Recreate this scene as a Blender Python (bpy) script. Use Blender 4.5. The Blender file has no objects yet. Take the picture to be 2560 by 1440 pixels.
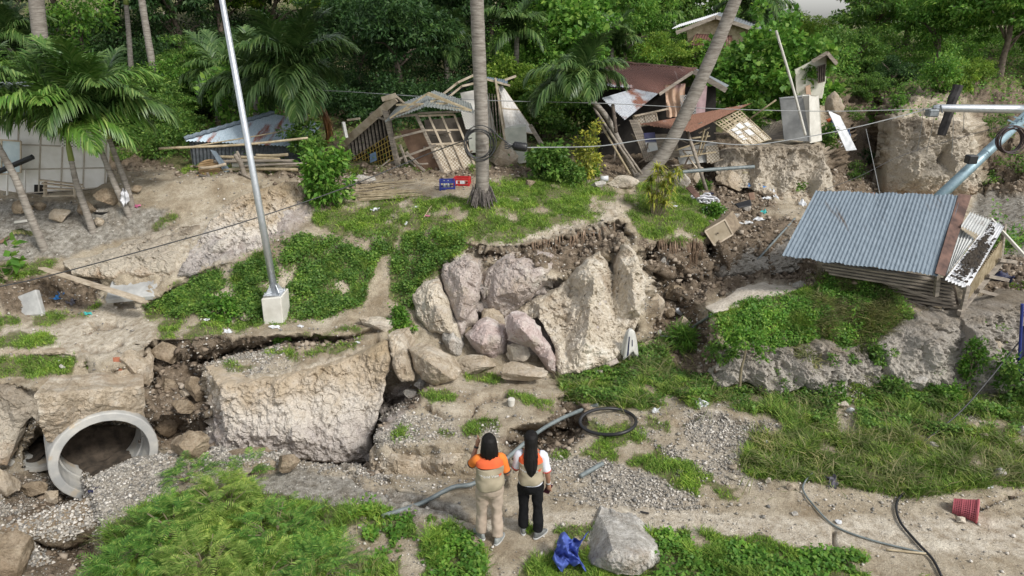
import bpy, math, random
import numpy as np
from mathutils import Vector, Matrix, geometry
from math import radians as R, sin, cos, pi
random.seed(7); rng = np.random.default_rng(11)
S = bpy.context.scene
# ---------------------------------------------------------------- camera, sky, sun, exposure
CAMZ, PITCH, F = 5.9, R(21.5), 1707.0
cd = bpy.data.cameras.new('camera'); cam = bpy.data.objects.new('camera', cd); S.collection.objects.link(cam)
cam.location = (0, 0, CAMZ); cam.rotation_euler = (R(90) - PITCH, 0, 0)
cd.sensor_width = 36; cd.lens = 24; cd.clip_end = 3000; cd.clip_start = .1
S.camera = cam
W = bpy.data.worlds.new('World'); S.world = W; W.use_nodes = True
nt = W.node_tree; bg = nt.nodes['Background']
sky = nt.nodes.new('ShaderNodeTexSky'); sky.sky_type = 'NISHITA'; sky.sun_disc = False
SUN_EL, SUN_AZ = R(46), R(132)            # azimuth measured clockwise from +Y (sun to the right, behind the camera)
sky.sun_elevation = SUN_EL; sky.sun_rotation = SUN_AZ
sky.air_density = 1.0; sky.dust_density = 1.5; sky.ozone_density = 1.0
hs = nt.nodes.new('ShaderNodeHueSaturation'); hs.inputs['Saturation'].default_value = .25
nt.links.new(sky.outputs[0], hs.inputs['Color']); nt.links.new(hs.outputs[0], bg.inputs[0]); bg.inputs[1].default_value = .10
sd = bpy.data.lights.new('sun', 'SUN'); sun = bpy.data.objects.new('sun', sd); S.collection.objects.link(sun)
sd.energy = 1.5; sd.angle = R(10); sd.color = (1, .965, .91)
sdir = Vector((sin(SUN_AZ) * cos(SUN_EL), cos(SUN_AZ) * cos(SUN_EL), sin(SUN_EL)))
sun.rotation_euler = sdir.to_track_quat('Z', 'Y').to_euler(); sun.location = sdir * 60
S.view_settings.view_transform = 'Standard'; S.view_settings.look = 'None'
S.view_settings.exposure = 0.98; S.view_settings.gamma = 1
S.cycles.max_bounces = 6; S.cycles.diffuse_bounces = 3; S.cycles.transmission_bounces = 3; S.cycles.transparent_max_bounces = 6
# ---------------------------------------------------------------- photo pixel <-> world
SP, CP = sin(PITCH), cos(PITCH)
def ray(px, py):
    a = (px - 1280) / F; q = (py - 720) / F
    return Vector((a, CP - q * SP, -SP - q * CP))
def PY(px, py, y):
    d = ray(px, py); t = y / d.y; return Vector((d.x * t, y, CAMZ + d.z * t))
def PZ(px, py, z):
    d = ray(px, py); t = (z - CAMZ) / d.z; return Vector((d.x * t, d.y * t, z))
# ---------------------------------------------------------------- numpy noise
def _h(ix, iy, iz, s):
    h = (ix * 374761393 + iy * 668265263 + iz * 2147483647 + s * 974634777).astype(np.int64) & 0xffffffff
    h = ((h ^ (h >> 13)) * 1274126177) & 0xffffffff
    h = ((h ^ (h >> 16)) * 2246822519) & 0xffffffff
    return ((h ^ (h >> 15)) & 0xffffff) / float(0xffffff)
def vnoise(p, s=0):
    i = np.floor(p).astype(np.int64); f = p - i; f = f * f * (3 - 2 * f); o = 0
    for dx in (0, 1):
        for dy in (0, 1):
            for dz in (0, 1):
                w = (f[..., 0] if dx else 1 - f[..., 0]) * (f[..., 1] if dy else 1 - f[..., 1]) * (f[..., 2] if dz else 1 - f[..., 2])
                o = o + w * _h(i[..., 0] + dx, i[..., 1] + dy, i[..., 2] + dz, s)
    return o * 2 - 1
def fbm(p, sc=1., octv=4, s=0, gain=.5):
    o = 0; a = 1
    for k in range(octv):
        o = o + a * vnoise(p * sc + 17.3 * k, s + k); sc *= 2.03; a *= gain
    return o
def voro(p, sc=1., s=0):
    p = p * sc; i = np.floor(p).astype(np.int64); f1 = np.full(p.shape[:-1], 9.); f2 = f1.copy(); cid = f1 * 0
    for dx in (-1, 0, 1):
        for dy in (-1, 0, 1):
            for dz in (-1, 0, 1):
                jx, jy, jz = i[..., 0] + dx, i[..., 1] + dy, i[..., 2] + dz
                qx = jx + _h(jx, jy, jz, s); qy = jy + _h(jx, jy, jz, s + 1); qz = jz + _h(jx, jy, jz, s + 2)
                d = np.sqrt((qx - p[..., 0])**2 + (qy - p[..., 1])**2 + (qz - p[..., 2])**2)
                m = d < f1; f2 = np.where(m, f1, np.minimum(f2, d)); cid = np.where(m, _h(jx, jy, jz, s + 3), cid); f1 = np.where(m, d, f1)
    return f1, f2, cid
# ---------------------------------------------------------------- object helpers
C = S.collection
ORG = {}
def tag(o, label=None, cat=None, group=None, kind=None):
    if label: o['label'] = label
    if cat: o['category'] = cat
    if group: o['group'] = group
    if kind: o['kind'] = kind
    return o
def thing(name, label, cat, loc=(0, 0, 0), group=None):
    o = bpy.data.objects.new(name, None); C.objects.link(o); o.location = loc; o.empty_display_size = .2
    ORG[o.name] = Vector(loc); return tag(o, label, cat, group)
def link_mesh(name, me, mat, parent=None):
    o = bpy.data.objects.new(name, me); C.objects.link(o)
    for m in (mat if isinstance(mat, (list, tuple)) else [mat]): me.materials.append(m)
    if parent is not None: o.parent = parent; ORG[o.name] = ORG.get(parent.name, Vector())
    return o
def np_mesh(name, V, Fc, mat, parent=None, smooth=False, world=True, org=None):
    """V (n,3) array, Fc (m,k) array of uniform polygons"""
    V = np.asarray(V, dtype=np.float64).reshape(-1, 3); Fc = np.asarray(Fc, dtype=np.int32)
    if parent is not None and world: V = V - np.array(ORG.get(parent.name, Vector()))
    if parent is None and org is not None: V = V - np.array(org)
    me = bpy.data.meshes.new(name); m, k = Fc.shape
    me.vertices.add(len(V)); me.vertices.foreach_set('co', V.astype(np.float32).ravel())
    me.loops.add(m * k); me.loops.foreach_set('vertex_index', Fc.ravel())
    me.polygons.add(m); me.polygons.foreach_set('loop_start', np.arange(0, m * k, k, dtype=np.int32))
    me.polygons.foreach_set('loop_total', np.full(m, k, dtype=np.int32))
    if smooth: me.polygons.foreach_set('use_smooth', np.ones(m, dtype=bool))
    me.update(calc_edges=True)
    o = link_mesh(name, me, mat, parent)
    if parent is None and org is not None: o.location = org
    return o
def lift(o, dirs=None): return o
class MB:
    """mesh builder; world (or local) coordinates"""
    def __init__(s): s.v = []; s.f = []; s.m = []
    def add(s, vs, fs, mi=0):
        n = len(s.v); s.v += [tuple(v) for v in vs]; s.f += [tuple(n + i for i in f) for f in fs]; s.m += [mi] * len(fs); return s
    def box(s, c, sz, M=None, mi=0):
        x, y, z = sz[0] / 2, sz[1] / 2, sz[2] / 2
        vs = [Vector((a * x, b * y, d * z)) for a in (-1, 1) for b in (-1, 1) for d in (-1, 1)]
        if M is not None: vs = [M @ v for v in vs]
        c = Vector(c); vs = [v + c for v in vs]
        return s.add(vs, [(0, 1, 3, 2), (4, 6, 7, 5), (0, 4, 5, 1), (2, 3, 7, 6), (0, 2, 6, 4), (1, 5, 7, 3)], mi)
    def beam(s, a, b, w, h=None, up=(0, 0, 1), mi=0):
        a, b = Vector(a), Vector(b); h = h or w; d = b - a; L = d.length
        if L < 1e-5: return s
        z = d.normalized(); x = Vector(up).cross(z)
        if x.length < 1e-3: x = Vector((1, 0, 0)).cross(z)
        x.normalize(); y = z.cross(x)
        M = Matrix((x, y, z)).transposed()
        return s.box((a + b) / 2, (w, h, L), M, mi)
    def tube(s, pts, r, n=8, cap=True, mi=0, closed=False):
        pts = [Vector(p) for p in pts]; rs = r if isinstance(r, (list, tuple)) else [r] * len(pts)
        N = len(s.v); t0 = (pts[1] - pts[0]).normalized()
        nrm = Vector((0, 0, 1)).cross(t0)
        if nrm.length < .05: nrm = Vector((1, 0, 0)).cross(t0)
        nrm.normalize(); m = len(pts)
        for i, p in enumerate(pts):
            if closed: t = (pts[(i + 1) % m] - pts[i - 1]).normalized()
            else: t = (pts[min(i + 1, m - 1)] - pts[max(i - 1, 0)]).normalized()
            nrm = (nrm - nrm.dot(t) * t).normalized(); b = t.cross(nrm)
            for k in range(n):
                a = 2 * pi * k / n; s.v.append(tuple(p + (nrm * cos(a) + b * sin(a)) * rs[i]))
        for i in range(m if closed else m - 1):
            j = (i + 1) % m
            for k in range(n):
                s.f.append((N + i * n + k, N + i * n + (k + 1) % n, N + j * n + (k + 1) % n, N + j * n + k)); s.m.append(mi)
        if cap and not closed:
            s.f.append(tuple(N + k for k in range(n))[::-1]); s.f.append(tuple(N + (m - 1) * n + k for k in range(n))); s.m += [mi, mi]
        return s
    def grid(s, fn, nu, nv, thick=0, mi=0):
        """surface fn(u,v)->Vector, optionally given thickness"""
        A = [[Vector(fn(i / nu, j / nv)) for j in range(nv + 1)] for i in range(nu + 1)]
        fs = []; idx = lambda i, j: i * (nv + 1) + j
        for i in range(nu):
            for j in range(nv): fs.append((idx(i, j), idx(i + 1, j), idx(i + 1, j + 1), idx(i, j + 1)))
        vs = [p for r_ in A for p in r_]
        if thick:
            n = (A[nu][0] - A[0][0]).cross(A[0][nv] - A[0][0]).normalized() * thick; k = len(vs)
            if n.y > abs(n.z) * .8: n = -n; fs = [f[::-1] for f in fs]
            vs2 = [v - n for v in vs]; fs2 = [tuple(k + i for i in f)[::-1] for f in fs]
            bd = [idx(i, 0) for i in range(nu)] + [idx(nu, j) for j in range(nv)] + [idx(i, nv) for i in range(nu, 0, -1)] + [idx(0, j) for j in range(nv, 0, -1)]
            fs3 = [(bd[i], k + bd[i], k + bd[(i + 1) % len(bd)], bd[(i + 1) % len(bd)]) for i in range(len(bd))]
            vs += vs2; fs = fs + fs2 + fs3
        return s.add(vs, fs, mi)
    def quad(s, a, b, c, d, thick=.01, mi=0, n=1):
        a, b, c, d = map(Vector, (a, b, c, d))
        return s.grid(lambda u, v: a.lerp(b, u).lerp(d.lerp(c, u), v), n, n, thick, mi)
    def poly(s, pts, thick, mi=0):
        pts = [Vector(p) for p in pts]; n = geometry.normal(pts) * thick; k = len(pts)
        return s.add(pts + [p - n for p in pts], [tuple(range(k)), tuple(range(2 * k - 1, k - 1, -1))] + [(i, k + i, k + (i + 1) % k, (i + 1) % k) for i in range(k)], mi)
    def build(s, name, mat, parent=None, smooth=False, org=None, bevel=0, world=True):
        o_ = Vector()
        if parent is not None and world: o_ = ORG.get(parent.name, Vector())
        elif org == 'auto': c = np.array(s.v); o_ = Vector((c[:, 0].mean(), c[:, 1].mean(), c[:, 2].min()))
        elif org is not None: o_ = Vector(org)
        me = bpy.data.meshes.new(name); me.from_pydata([(v[0] - o_.x, v[1] - o_.y, v[2] - o_.z) for v in s.v], [], s.f)
        if any(s.m): me.polygons.foreach_set('material_index', s.m)
        if smooth: me.polygons.foreach_set('use_smooth', [True] * len(me.polygons))
        me.update(); o = link_mesh(name, me, mat, parent)
        if parent is None and org is not None: o.location = o_; ORG[o.name] = o_
        if bevel:
            b = o.modifiers.new('bevel', 'BEVEL'); b.width = bevel; b.segments = 1; b.limit_method = 'ANGLE'
        return o
def curve_pts(pts, n=24):
    """Catmull-Rom through pts"""
    P = [Vector(p) for p in pts]; P = [P[0] * 2 - P[1]] + P + [P[-1] * 2 - P[-2]]; out = []
    m = len(P) - 3
    for k in range(n + 1):
        u = k / n * m; i = min(int(u), m - 1); t = u - i; a, b, c, d = P[i:i + 4]
        out.append(.5 * ((2 * b) + (-a + c) * t + (2 * a - 5 * b + 4 * c - d) * t * t + (-a + 3 * b - 3 * c + d) * t**3))
    return out
# ---------------------------------------------------------------- materials
MATS = {}
def newmat(name):
    m = bpy.data.materials.new(name); m.use_nodes = True; MATS[name] = m
    n = m.node_tree; return m, n, n.nodes['Principled BSDF']
def nd(n, t, **kw):
    x = n.nodes.new(t)
    for k, v in kw.items():
        if k in x.inputs: x.inputs[k].default_value = v
        else: setattr(x, k, v)
    return x
def ramp(n, fac, stops):
    r = n.nodes.new('ShaderNodeValToRGB'); e = r.color_ramp.elements
    while len(e) < len(stops): e.new(.5)
    for i, (p, c) in enumerate(stops): e[i].position = p; e[i].color = (*c, 1) if len(c) == 3 else c
    n.links.new(fac, r.inputs[0]); return r.outputs[0]
def mixc(n, f, a, b, mode='MIX'):
    x = n.nodes.new('ShaderNodeMix'); x.data_type = 'RGBA'; x.blend_type = mode
    for i, v in ((0, f), (6, a), (7, b)):
        if isinstance(v, (int, float)): x.inputs[i].default_value = v
        elif isinstance(v, tuple): x.inputs[i].default_value = (*v, 1) if len(v) == 3 else v
        else: n.links.new(v, x.inputs[i])
    return x.outputs[2]
def coords(n, sc=(1, 1, 1), obj=True):
    tc = n.nodes.new('ShaderNodeTexCoord'); mp = n.nodes.new('ShaderNodeMapping'); mp.inputs['Scale'].default_value = sc
    n.links.new(tc.outputs['Object'], mp.inputs[0]); return mp.outputs[0]
def noise(n, vec, scale, detail=6, rough=.6):
    x = nd(n, 'ShaderNodeTexNoise', Scale=scale, Detail=detail, Roughness=rough); n.links.new(vec, x.inputs['Vector']); return x.outputs['Fac']
def bump(n, h, b, strength=.5, dist=.02):
    x = nd(n, 'ShaderNodeBump', Strength=strength, Distance=dist); n.links.new(h, x.inputs['Height']); n.links.new(x.outputs[0], b.inputs['Normal']); return x
def simple(name, c1, c2=None, scale=8, rough=.8, bmp=.3, dist=.01, metal=0, sc=(1, 1, 1), detail=6, lo=.35, hi=.65, extra=None):
    """two-tone noise material with bump"""
    m, n, b = newmat(name); v = coords(n, sc); f = noise(n, v, scale, detail)
    col = ramp(n, f, [(lo, c1), (hi, c2 or tuple(x * .6 for x in c1))])
    if extra: f2 = noise(n, v, extra[1], 5); k = ramp(n, f2, [(extra[2], (0, 0, 0)), (extra[2] + .08, (1, 1, 1))]); col = mixc(n, k, col, extra[0])
    n.links.new(col, b.inputs['Base Color']); b.inputs['Roughness'].default_value = rough; b.inputs['Metallic'].default_value = metal
    if bmp: bump(n, f, b, bmp, dist)
    return m
# ================================================================ TERRAIN
CPT = []; CED = []          # control points (px,py,z) and constraint edges
def zy(px, py, y): return (px, py, PY(px, py, y).z)
def line(pts):
    k = len(CPT); CPT.extend(pts); CED.extend((k + i, k + i + 1) for i in range(len(pts) - 1))
def dots(*pts): CPT.extend(pts)
def cliff(tops, bots, dy=-.2):
    """tops (px,py,z); bots (px,py[,dy]) at nearly the same distance"""
    line(tops); o = []
    for t, b in zip(tops, bots):
        y = PZ(*t).y + (b[2] if len(b) > 2 else dy); o.append(zy(b[0], b[1], y))
    line(o)
def behind(pts, zf, off=5):
    """far ground seen just over a lip"""
    line([(a, b - off, zf if not isinstance(zf, list) else zf[i]) for i, (a, b, c) in enumerate(pts)])
# outer frame
dots((-520, 1700, -.2), (3080, 1700, .1), (600, 1700, -.1), (1280, 1700, 0), (2000, 1700, 0),
     (-520, 1300, -.6), (-520, 1000, -.2), (-520, 800, .3), (-520, 640, 1.2), (-520, 500, 1.9),
     (3080, 1300, 0), (3080, 1100, .1), (3080, 900, .3), zy(3080, 700, 14.5), zy(3080, 480, 19), zy(3080, 300, 23), zy(3080, 180, 30))
for px, yy in ((-520, 70), (0, 70), (500, 72), (1000, 74), (1500, 76)):
    dots(zy(px, -170, yy), zy(px, -20, yy - 18), zy(px, 90, yy - 34), zy(px, 200, yy - 43))
for px in (1750, 2000, 2250, 2560, 3080):
    dots(zy(px, -170, 420), zy(px, 56, 60), zy(px, 75, 52), zy(px, 120, 40))
# foreground flats
dots((900, 1440, 0), (1280, 1440, .02), (1900, 1440, 0), (2500, 1440, .02), (2560, 1300, .02), (2000, 1320, 0), (1600, 1300, 0),
     (500, 1440, 0), (700, 1330, 0), (1000, 1330, 0), (1450, 1380, 0), (1280, 1340, 0), (250, 1440, -.2), (0, 1440, -.5), (60, 1340, -.65))
# near rim of the chasm
rim = [(225, 1205, .0), (330, 1155, .08), (450, 1135, .1), (530, 1130, .12), (690, 1133, .1), (708, 1160, .02), (760, 1172, 0), (880, 1165, 0), (960, 1190, -.05), (1080, 1215, -.1), (1190, 1225, -.12), (1270, 1225, -.15)]
line(rim); line([(228, 1197, -1.75), (270, 1172, -1.75), (330, 1147, -1.7), (398, 1138, -1.5)])
line([(225, 1205, 0), (250, 1290, -.02), (255, 1440, -.1)]); line([(212, 1222, -1.6), (236, 1300, -.9), (240, 1438, -.7)])
line([(590, 1205, .0), (700, 1172, -.02)]); line([(560, 1190, .08), (640, 1178, .08), (692, 1150, .09)])
dots((450, 1200, .04), (600, 1240, 0), (900, 1230, 0), (1100, 1260, 0))
line([(880, 1178, -.01), (1000, 1225, -.02), (1100, 1240, -.03)]); line([(876, 1183, -.1), (998, 1230, -.12), (1100, 1246, -.12)]); line([(870, 1190, 0), (990, 1240, 0), (1095, 1256, 0)])
# main tan cliff: plateau, front face, back fissure
T1 = [(505, 915, .2), (560, 952, .2), (610, 955, .2), (680, 945, .2), (740, 930, .22), (830, 905, .25), (900, 880, .3), (960, 848, .36), (985, 834, .38)]
B1 = [(520, 1060, .15), (536, 1126, -.35), (610, 1128, -.35), (680, 1130, -.4), (750, 1150, -.5), (840, 1160, -.6), (915, 1165, -.7), (935, 1090, -.5), (985, 1000, -.45)]
line(T1); mid = []; bot = []
for t, b in zip(T1, B1):
    y = PZ(*t).y; bot.append(zy(b[0], b[1], y + b[2])); f_ = .45; mid.append(zy(t[0] + (b[0] - t[0]) * f_ + (4 if t[0] > 520 else 8), t[1] + (b[1] - t[1]) * f_, y + b[2] * .25))
line(mid); line(bot)
line([(505, 915, .2), (600, 890, .25), (700, 866, .3), (850, 858, .35), (950, 832, .4), (985, 834, .38)])
line([(508, 906, -.5), (600, 880, -.3), (700, 858, -.1), (850, 852, .05), (945, 824, .25)])
line([(385, 846, .45), (450, 850, .45), (520, 846, .47), (700, 838, .48), (880, 836, .45), (950, 818, .5)])
line([zy(390, 880, 11.4), zy(450, 895, 11.4), zy(520, 885, 11.5), zy(560, 880, 11.6), zy(700, 853, 11.9)])
# ravine between pipes and cliff
dots(zy(420, 960, 10.9), zy(480, 960, 10.9), zy(400, 1040, 10.2), zy(500, 1040, 10.3), (440, 1125, -1.4), (490, 1115, -1.3), (430, 1065, -1.15))
# left terraces
cliff([(-300, 870, .3), (0, 868, .3), (150, 862, .3), (195, 878, .3), (255, 905, .3), (330, 908, .3), (362, 872, .38), (385, 846, .45)],
      [(-300, 890), (0, 888), (150, 884), (222, 893), (245, 950), (330, 958), (372, 968, -.1), (392, 905, -.1)], -.15)
cliff([(-300, 955, .02), (0, 950, .02), (60, 948, .02), (180, 928, .06), (222, 905, .12)],
      [(-300, 1150), (0, 1160), (60, 1120), (90, 1000, -.05), (230, 945)], -.25)
line([zy(82, 975, 10.1), zy(200, 965, 10.4), zy(350, 955, 10.8)]); line([zy(92, 945, 10.4), zy(230, 945, 10.7), zy(345, 945, 10.9)])
line([zy(92, 1060, 10.0), zy(200, 1060, 10.3), zy(262, 1050, 10.6), zy(352, 1070, 10.7)])
dots(zy(262, 1142, 12.0), zy(200, 1150, 12.0), zy(320, 1130, 12.0), zy(110, 1115, 12.2), zy(90, 1130, 12.2)); line([zy(354, 972, 10.45), zy(368, 1085, 10.4)])
dots((60, 1185, -1.3), (95, 1215, -1.5), (160, 1255, -1.7), (200, 1268, -1.75), (402, 1115, -1.3), (0, 1200, -1.1), (60, 1260, -1.3), (130, 1290, -1.3), (0, 1290, -.95))
# road on the left, hollow, slab
dots((0, 820, .32), (150, 800, .33), (300, 790, .35), (370, 780, .4), (250, 830, .33), (300, 750, .45))
line([(-300, 775, .45), (0, 800, .38), (60, 795, .36), (200, 775, .4), (262, 748, .5)])
cliff([(-300, 700, .95), (0, 705, .95), (60, 690, 1.0), (130, 668, 1.05), (200, 665, 1.05), (250, 670, 1.0)], [(-300, 770), (0, 792), (60, 788), (130, 778), (200, 768), (265, 742)], -.5)
dots((0, 650, 1.15), (60, 640, 1.15))
# left dirt terrace and long bank
bt = [(130, 645, 1.15), (200, 640, 1.12), (330, 590, 1.42), (420, 556, 1.65), (560, 498, 2.0), (640, 466, 2.2), (740, 446, 2.3), (790, 480, 2.1)]
line(bt)
mb_ = [(265, 690, 13.2), (300, 700, 13.0), (400, 650, 13.6), (480, 620, 13.9), (600, 580, 14.2), (680, 545, 14.5), (760, 510, 15.0), (800, 505, 15.2)]
line([(a, b, PY(a, b, c).z) for a, b, c in mb_])
line([zy(270, 745, 12.8), zy(330, 745, 12.7), zy(400, 738, 12.7), zy(468, 694, 13.2), zy(560, 660, 13.3), zy(640, 628, 13.7), zy(710, 590, 14.1), zy(780, 545, 14.8)])
dots((0, 600, 1.35), (110, 610, 1.35), (0, 520, 1.85), (120, 505, 1.9), (250, 520, 1.9), (240, 570, 1.55), (330, 530, 1.85), (430, 510, 1.95), (430, 450, 2.3), (300, 470, 2.2), (0, 480, 2.05), (560, 440, 2.4), (700, 400, 2.6))
# vine hill around the lamp post
line([(345, 772, .42), (420, 745, .55), (470, 712, .75), (560, 668, 1.1), (640, 640, 1.3), (720, 604, 1.55), (840, 600, 1.55), (980, 604, 1.55), (1060, 590, 1.65), (1160, 604, 1.7)])
dots((400, 800, .38), (500, 770, .6), (600, 720, .85), (700, 720, .85), (720, 660, 1.2), (850, 680, 1.05), (930, 660, 1.15), (870, 760, .6), (650, 800, .42), (760, 800, .45), (900, 800, .45), (960, 790, .5), (980, 720, .8), (600, 815, .42), (1000, 680, 1.05), (1020, 770, .55))
# upper saddle and mound
dots((770, 560, 1.7), (850, 585, 1.62), (1000, 585, 1.65), (900, 540, 1.75), (1050, 555, 1.8), (800, 525, 1.85), (880, 490, 1.95), (860, 445, 2.2), (1000, 460, 2.1), (1100, 480, 2.1), (1150, 525, 2.0), (1205, 500, 2.15), (1260, 520, 2.05), (1300, 460, 2.1), (1400, 470, 2.05), (1500, 450, 2.0), (1540, 500, 1.85), (1450, 520, 1.85), (1280, 585, 1.75), (1100, 590, 1.72), (1000, 430, 2.2), (1200, 430, 2.25), (1400, 430, 2.2))
# the bowl: lip, undercut wall, floor
lip = [(1160, 606, 1.68), (1240, 616, 1.68), (1340, 604, 1.7), (1450, 574, 1.72), (1480, 560, 1.74), (1530, 560, 1.74), (1553, 540, 1.78)]
line(lip); line([zy(a, b + 22, PZ(a, b, c).y + .12) for a, b, c in lip])
line([(1160, 606, 1.68), zy(1110, 655, 13.0), zy(1040, 720, 12.8), zy(1000, 790, 12.3)])
dots(zy(1060, 800, 12.1), zy(1110, 830, 11.9), zy(1050, 850, 11.7))
dots((1180, 900, .0), (1300, 930, -.1), (1400, 945, -.15), (1200, 940, -.15), (1120, 900, .0), (1040, 880, .1))
# big buttress right of the bowl: crest, ribs and grooves
line([zy(1390, 730, 13.0), zy(1450, 675, 13.0), zy(1490, 640, 13.05), zy(1512, 632, 13.1), zy(1532, 668, 13.5), zy(1560, 612, 13.1), zy(1592, 628, 13.1), zy(1614, 690, 12.9), zy(1614, 770, 12.5)])
line([zy(1500, 645, 12.95), zy(1485, 740, 12.2), zy(1460, 850, 11.35), zy(1440, 920, 11.0)])
line([zy(1534, 690, 13.3), zy(1545, 790, 12.5), zy(1530, 890, 11.5)]); line([zy(1578, 640, 12.95), zy(1592, 750, 12.2), zy(1600, 820, 11.9)])
line([zy(1405, 745, 12.9), zy(1392, 830, 12.2), zy(1385, 900, 11.4)]); line([zy(1440, 700, 12.6), zy(1425, 800, 12.2), zy(1418, 900, 11.3)])
line([(1400, 945, -.15), (1500, 918, -.1), (1560, 885, .0), (1640, 830, .05)])
line([zy(1624, 640, 14.6), zy(1630, 720, 13.9), zy(1640, 790, 13.0)])
# block and slabs standing in the bowl
line([zy(1202, 700, 12.75), zy(1235, 650, 12.7), zy(1290, 640, 12.6), zy(1345, 632, 12.65), zy(1388, 645, 12.8)]); line([zy(1205, 745, 12.4), zy(1290, 720, 12.25), zy(1370, 700, 12.4)]); line([zy(1185, 790, 12.5), zy(1260, 782, 12.35), zy(1330, 760, 12.5), zy(1370, 720, 12.7)])
line([zy(1100, 665, 12.9), zy(1150, 640, 12.8), zy(1192, 650, 12.7), zy(1198, 720, 12.3), zy(1185, 775, 12.1), zy(1160, 830, 11.9)]); line([zy(1098, 690, 12.95), zy(1130, 770, 12.4), zy(1158, 838, 12.0)]); line([zy(1090, 692, 12.7), zy(1122, 775, 12.15), zy(1148, 842, 11.8)])
# valley right of it; hanging grass clump
hl = [(1556, 530, 1.7), (1580, 580, 1.5), (1640, 604, 1.4), (1700, 612, 1.35), (1750, 604, 1.35), (1762, 560, 1.5), (1740, 500, 1.7)]
line(hl); line([zy(1566, 590, 14.9), zy(1600, 650, 14.3), zy(1660, 690, 14.1), (1720, 700, .45), zy(1760, 690, 14.6), zy(1772, 620, 15.2)])
dots((1640, 500, 1.75), (1620, 450, 1.9), (1680, 560, 1.6), (1650, 760, .3), (1720, 780, .25), (1700, 730, .4), (1660, 860, .0), (1740, 850, .05), (1720, 900, -.1))
# debris field, tan ledge
line([(1762, 560, 1.5), (1790, 610, 1.25), (1850, 606, 1.2), (1930, 580, 1.3), (1990, 535, 1.45), (2060, 520, 1.5)])
line([zy(1790, 690, 14.4), zy(1860, 680, 14.2), zy(1940, 690, 13.9), zy(2010, 690, 13.8), zy(2060, 650, 14.4)])
line([zy(1768, 772, 12.0), zy(1830, 766, 12.0), zy(1900, 740, 12.2), zy(1985, 722, 12.5)]); line([zy(1764, 762, 12.3), zy(1850, 724, 13.0), zy(1900, 708, 13.3), zy(1990, 712, 13.2)])
dots((1700, 450, 1.8), (1780, 520, 1.5), (1850, 510, 1.45), (1950, 520, 1.45), (1750, 440, 1.7), (1850, 470, 1.45), (1950, 490, 1.45))
# cliff below the concrete wall, huts on top
line([zy(1800, 372, 19.3), zy(1850, 366, 19.4), zy(1950, 366, 19.5), zy(2040, 362, 19.6), zy(2070, 380, 19.7)])
line([zy(1780, 425, 18.9), zy(1850, 430, 19.0), zy(1950, 430, 19.1), zy(2050, 430, 19.2), zy(2082, 440, 19.4)])
line([zy(1790, 455, 18.5), zy(1860, 470, 18.4), zy(1950, 500, 17.8), zy(2030, 505, 17.7), zy(2088, 490, 18.2)])
dots(zy(1650, 410, 19.2), zy(1500, 420, 18.6), zy(1500, 330, 24), zy(1700, 330, 24), zy(1850, 340, 21.5), zy(1980, 330, 22), zy(2030, 320, 22.5), zy(1990, 250, 26), zy(1700, 250, 29), zy(1400, 330, 24), zy(1100, 330, 24), zy(800, 330, 23), zy(500, 350, 21), zy(200, 380, 19.5), zy(-200, 400, 18.5), zy(0, 330, 23))
# right hand ravine and earth pillar
line([zy(2060, 250, 27), zy(2075, 320, 23.5), zy(2080, 360, 20.5)]); dots(zy(2100, 235, 26), zy(2110, 300, 23.6), zy(2100, 330, 22.5))
line([zy(2120, 240, 28), zy(2130, 330, 24.5), zy(2110, 420, 20.6), zy(2110, 490, 18.6)])
line([zy(2190, 240, 27.5), zy(2200, 330, 24.5), zy(2190, 420, 21.5), zy(2190, 490, 19.8)])
line([zy(2238, 300, 20.2), zy(2250, 292, 20.2), zy(2330, 300, 20.0), zy(2400, 305, 20.2), zy(2420, 300, 20.5)])
line([zy(2228, 380, 20.0), zy(2300, 400, 19.7), zy(2430, 390, 20.0)]); line([zy(2222, 480, 19.8), zy(2300, 490, 19.3), zy(2440, 485, 19.5)])
line([zy(2245, 288, 20.9), zy(2300, 240, 22.6), zy(2360, 245, 22.6), zy(2415, 292, 21)])
line([zy(2450, 300, 22.3), zy(2470, 380, 21.0), zy(2470, 480, 19.3)]); dots(zy(2520, 260, 24), zy(2560, 400, 20), zy(2560, 480, 18.4), zy(2480, 220, 27), zy(2250, 200, 30), zy(2400, 190, 31), zy(2140, 190, 33), zy(2560, 180, 33), zy(2300, 270, 21.6))
# beneath the tin shack, hump with grass, rock face on the right
dots((2150, 560, 1.2), (2350, 560, 1.1), zy(2250, 640, 14.6), zy(2450, 640, 14.6), zy(2560, 640, 14.4))
line([zy(1785, 785, 11.5), zy(1830, 772, 11.6), zy(1900, 748, 11.8), zy(1990, 728, 12.0), zy(2040, 708, 12.2), zy(2110, 692, 12.4), zy(2200, 715, 12.2), zy(2260, 758, 11.8), zy(2310, 792, 11.5), zy(2400, 792, 11.6), zy(2480, 772, 11.8), zy(2560, 742, 12.2)])
line([zy(1795, 815, 11.15), zy(1900, 800, 11.3), zy(2050, 785, 11.5), zy(2180, 800, 11.5)])
line([zy(1790, 880, 10.95), zy(1850, 865, 11.0), zy(1950, 880, 10.95), zy(2050, 872, 11.1), zy(2180, 885, 11.0), zy(2250, 850, 11.25), zy(2330, 870, 11.1), zy(2420, 850, 11.3), zy(2480, 875, 11.1), zy(2560, 860, 11.4)])
line([zy(1800, 930, 10.7), zy(1950, 945, 10.65), zy(2100, 940, 10.6), zy(2250, 950, 10.5), zy(2400, 950, 10.6), zy(2560, 960, 10.6)])
line([(1700, 930, -.15), (1800, 955, -.25), (1950, 985, -.25), (2100, 1000, -.2), (2300, 995, -.2), (2450, 1010, -.15), (2560, 1010, -.1)])
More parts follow.
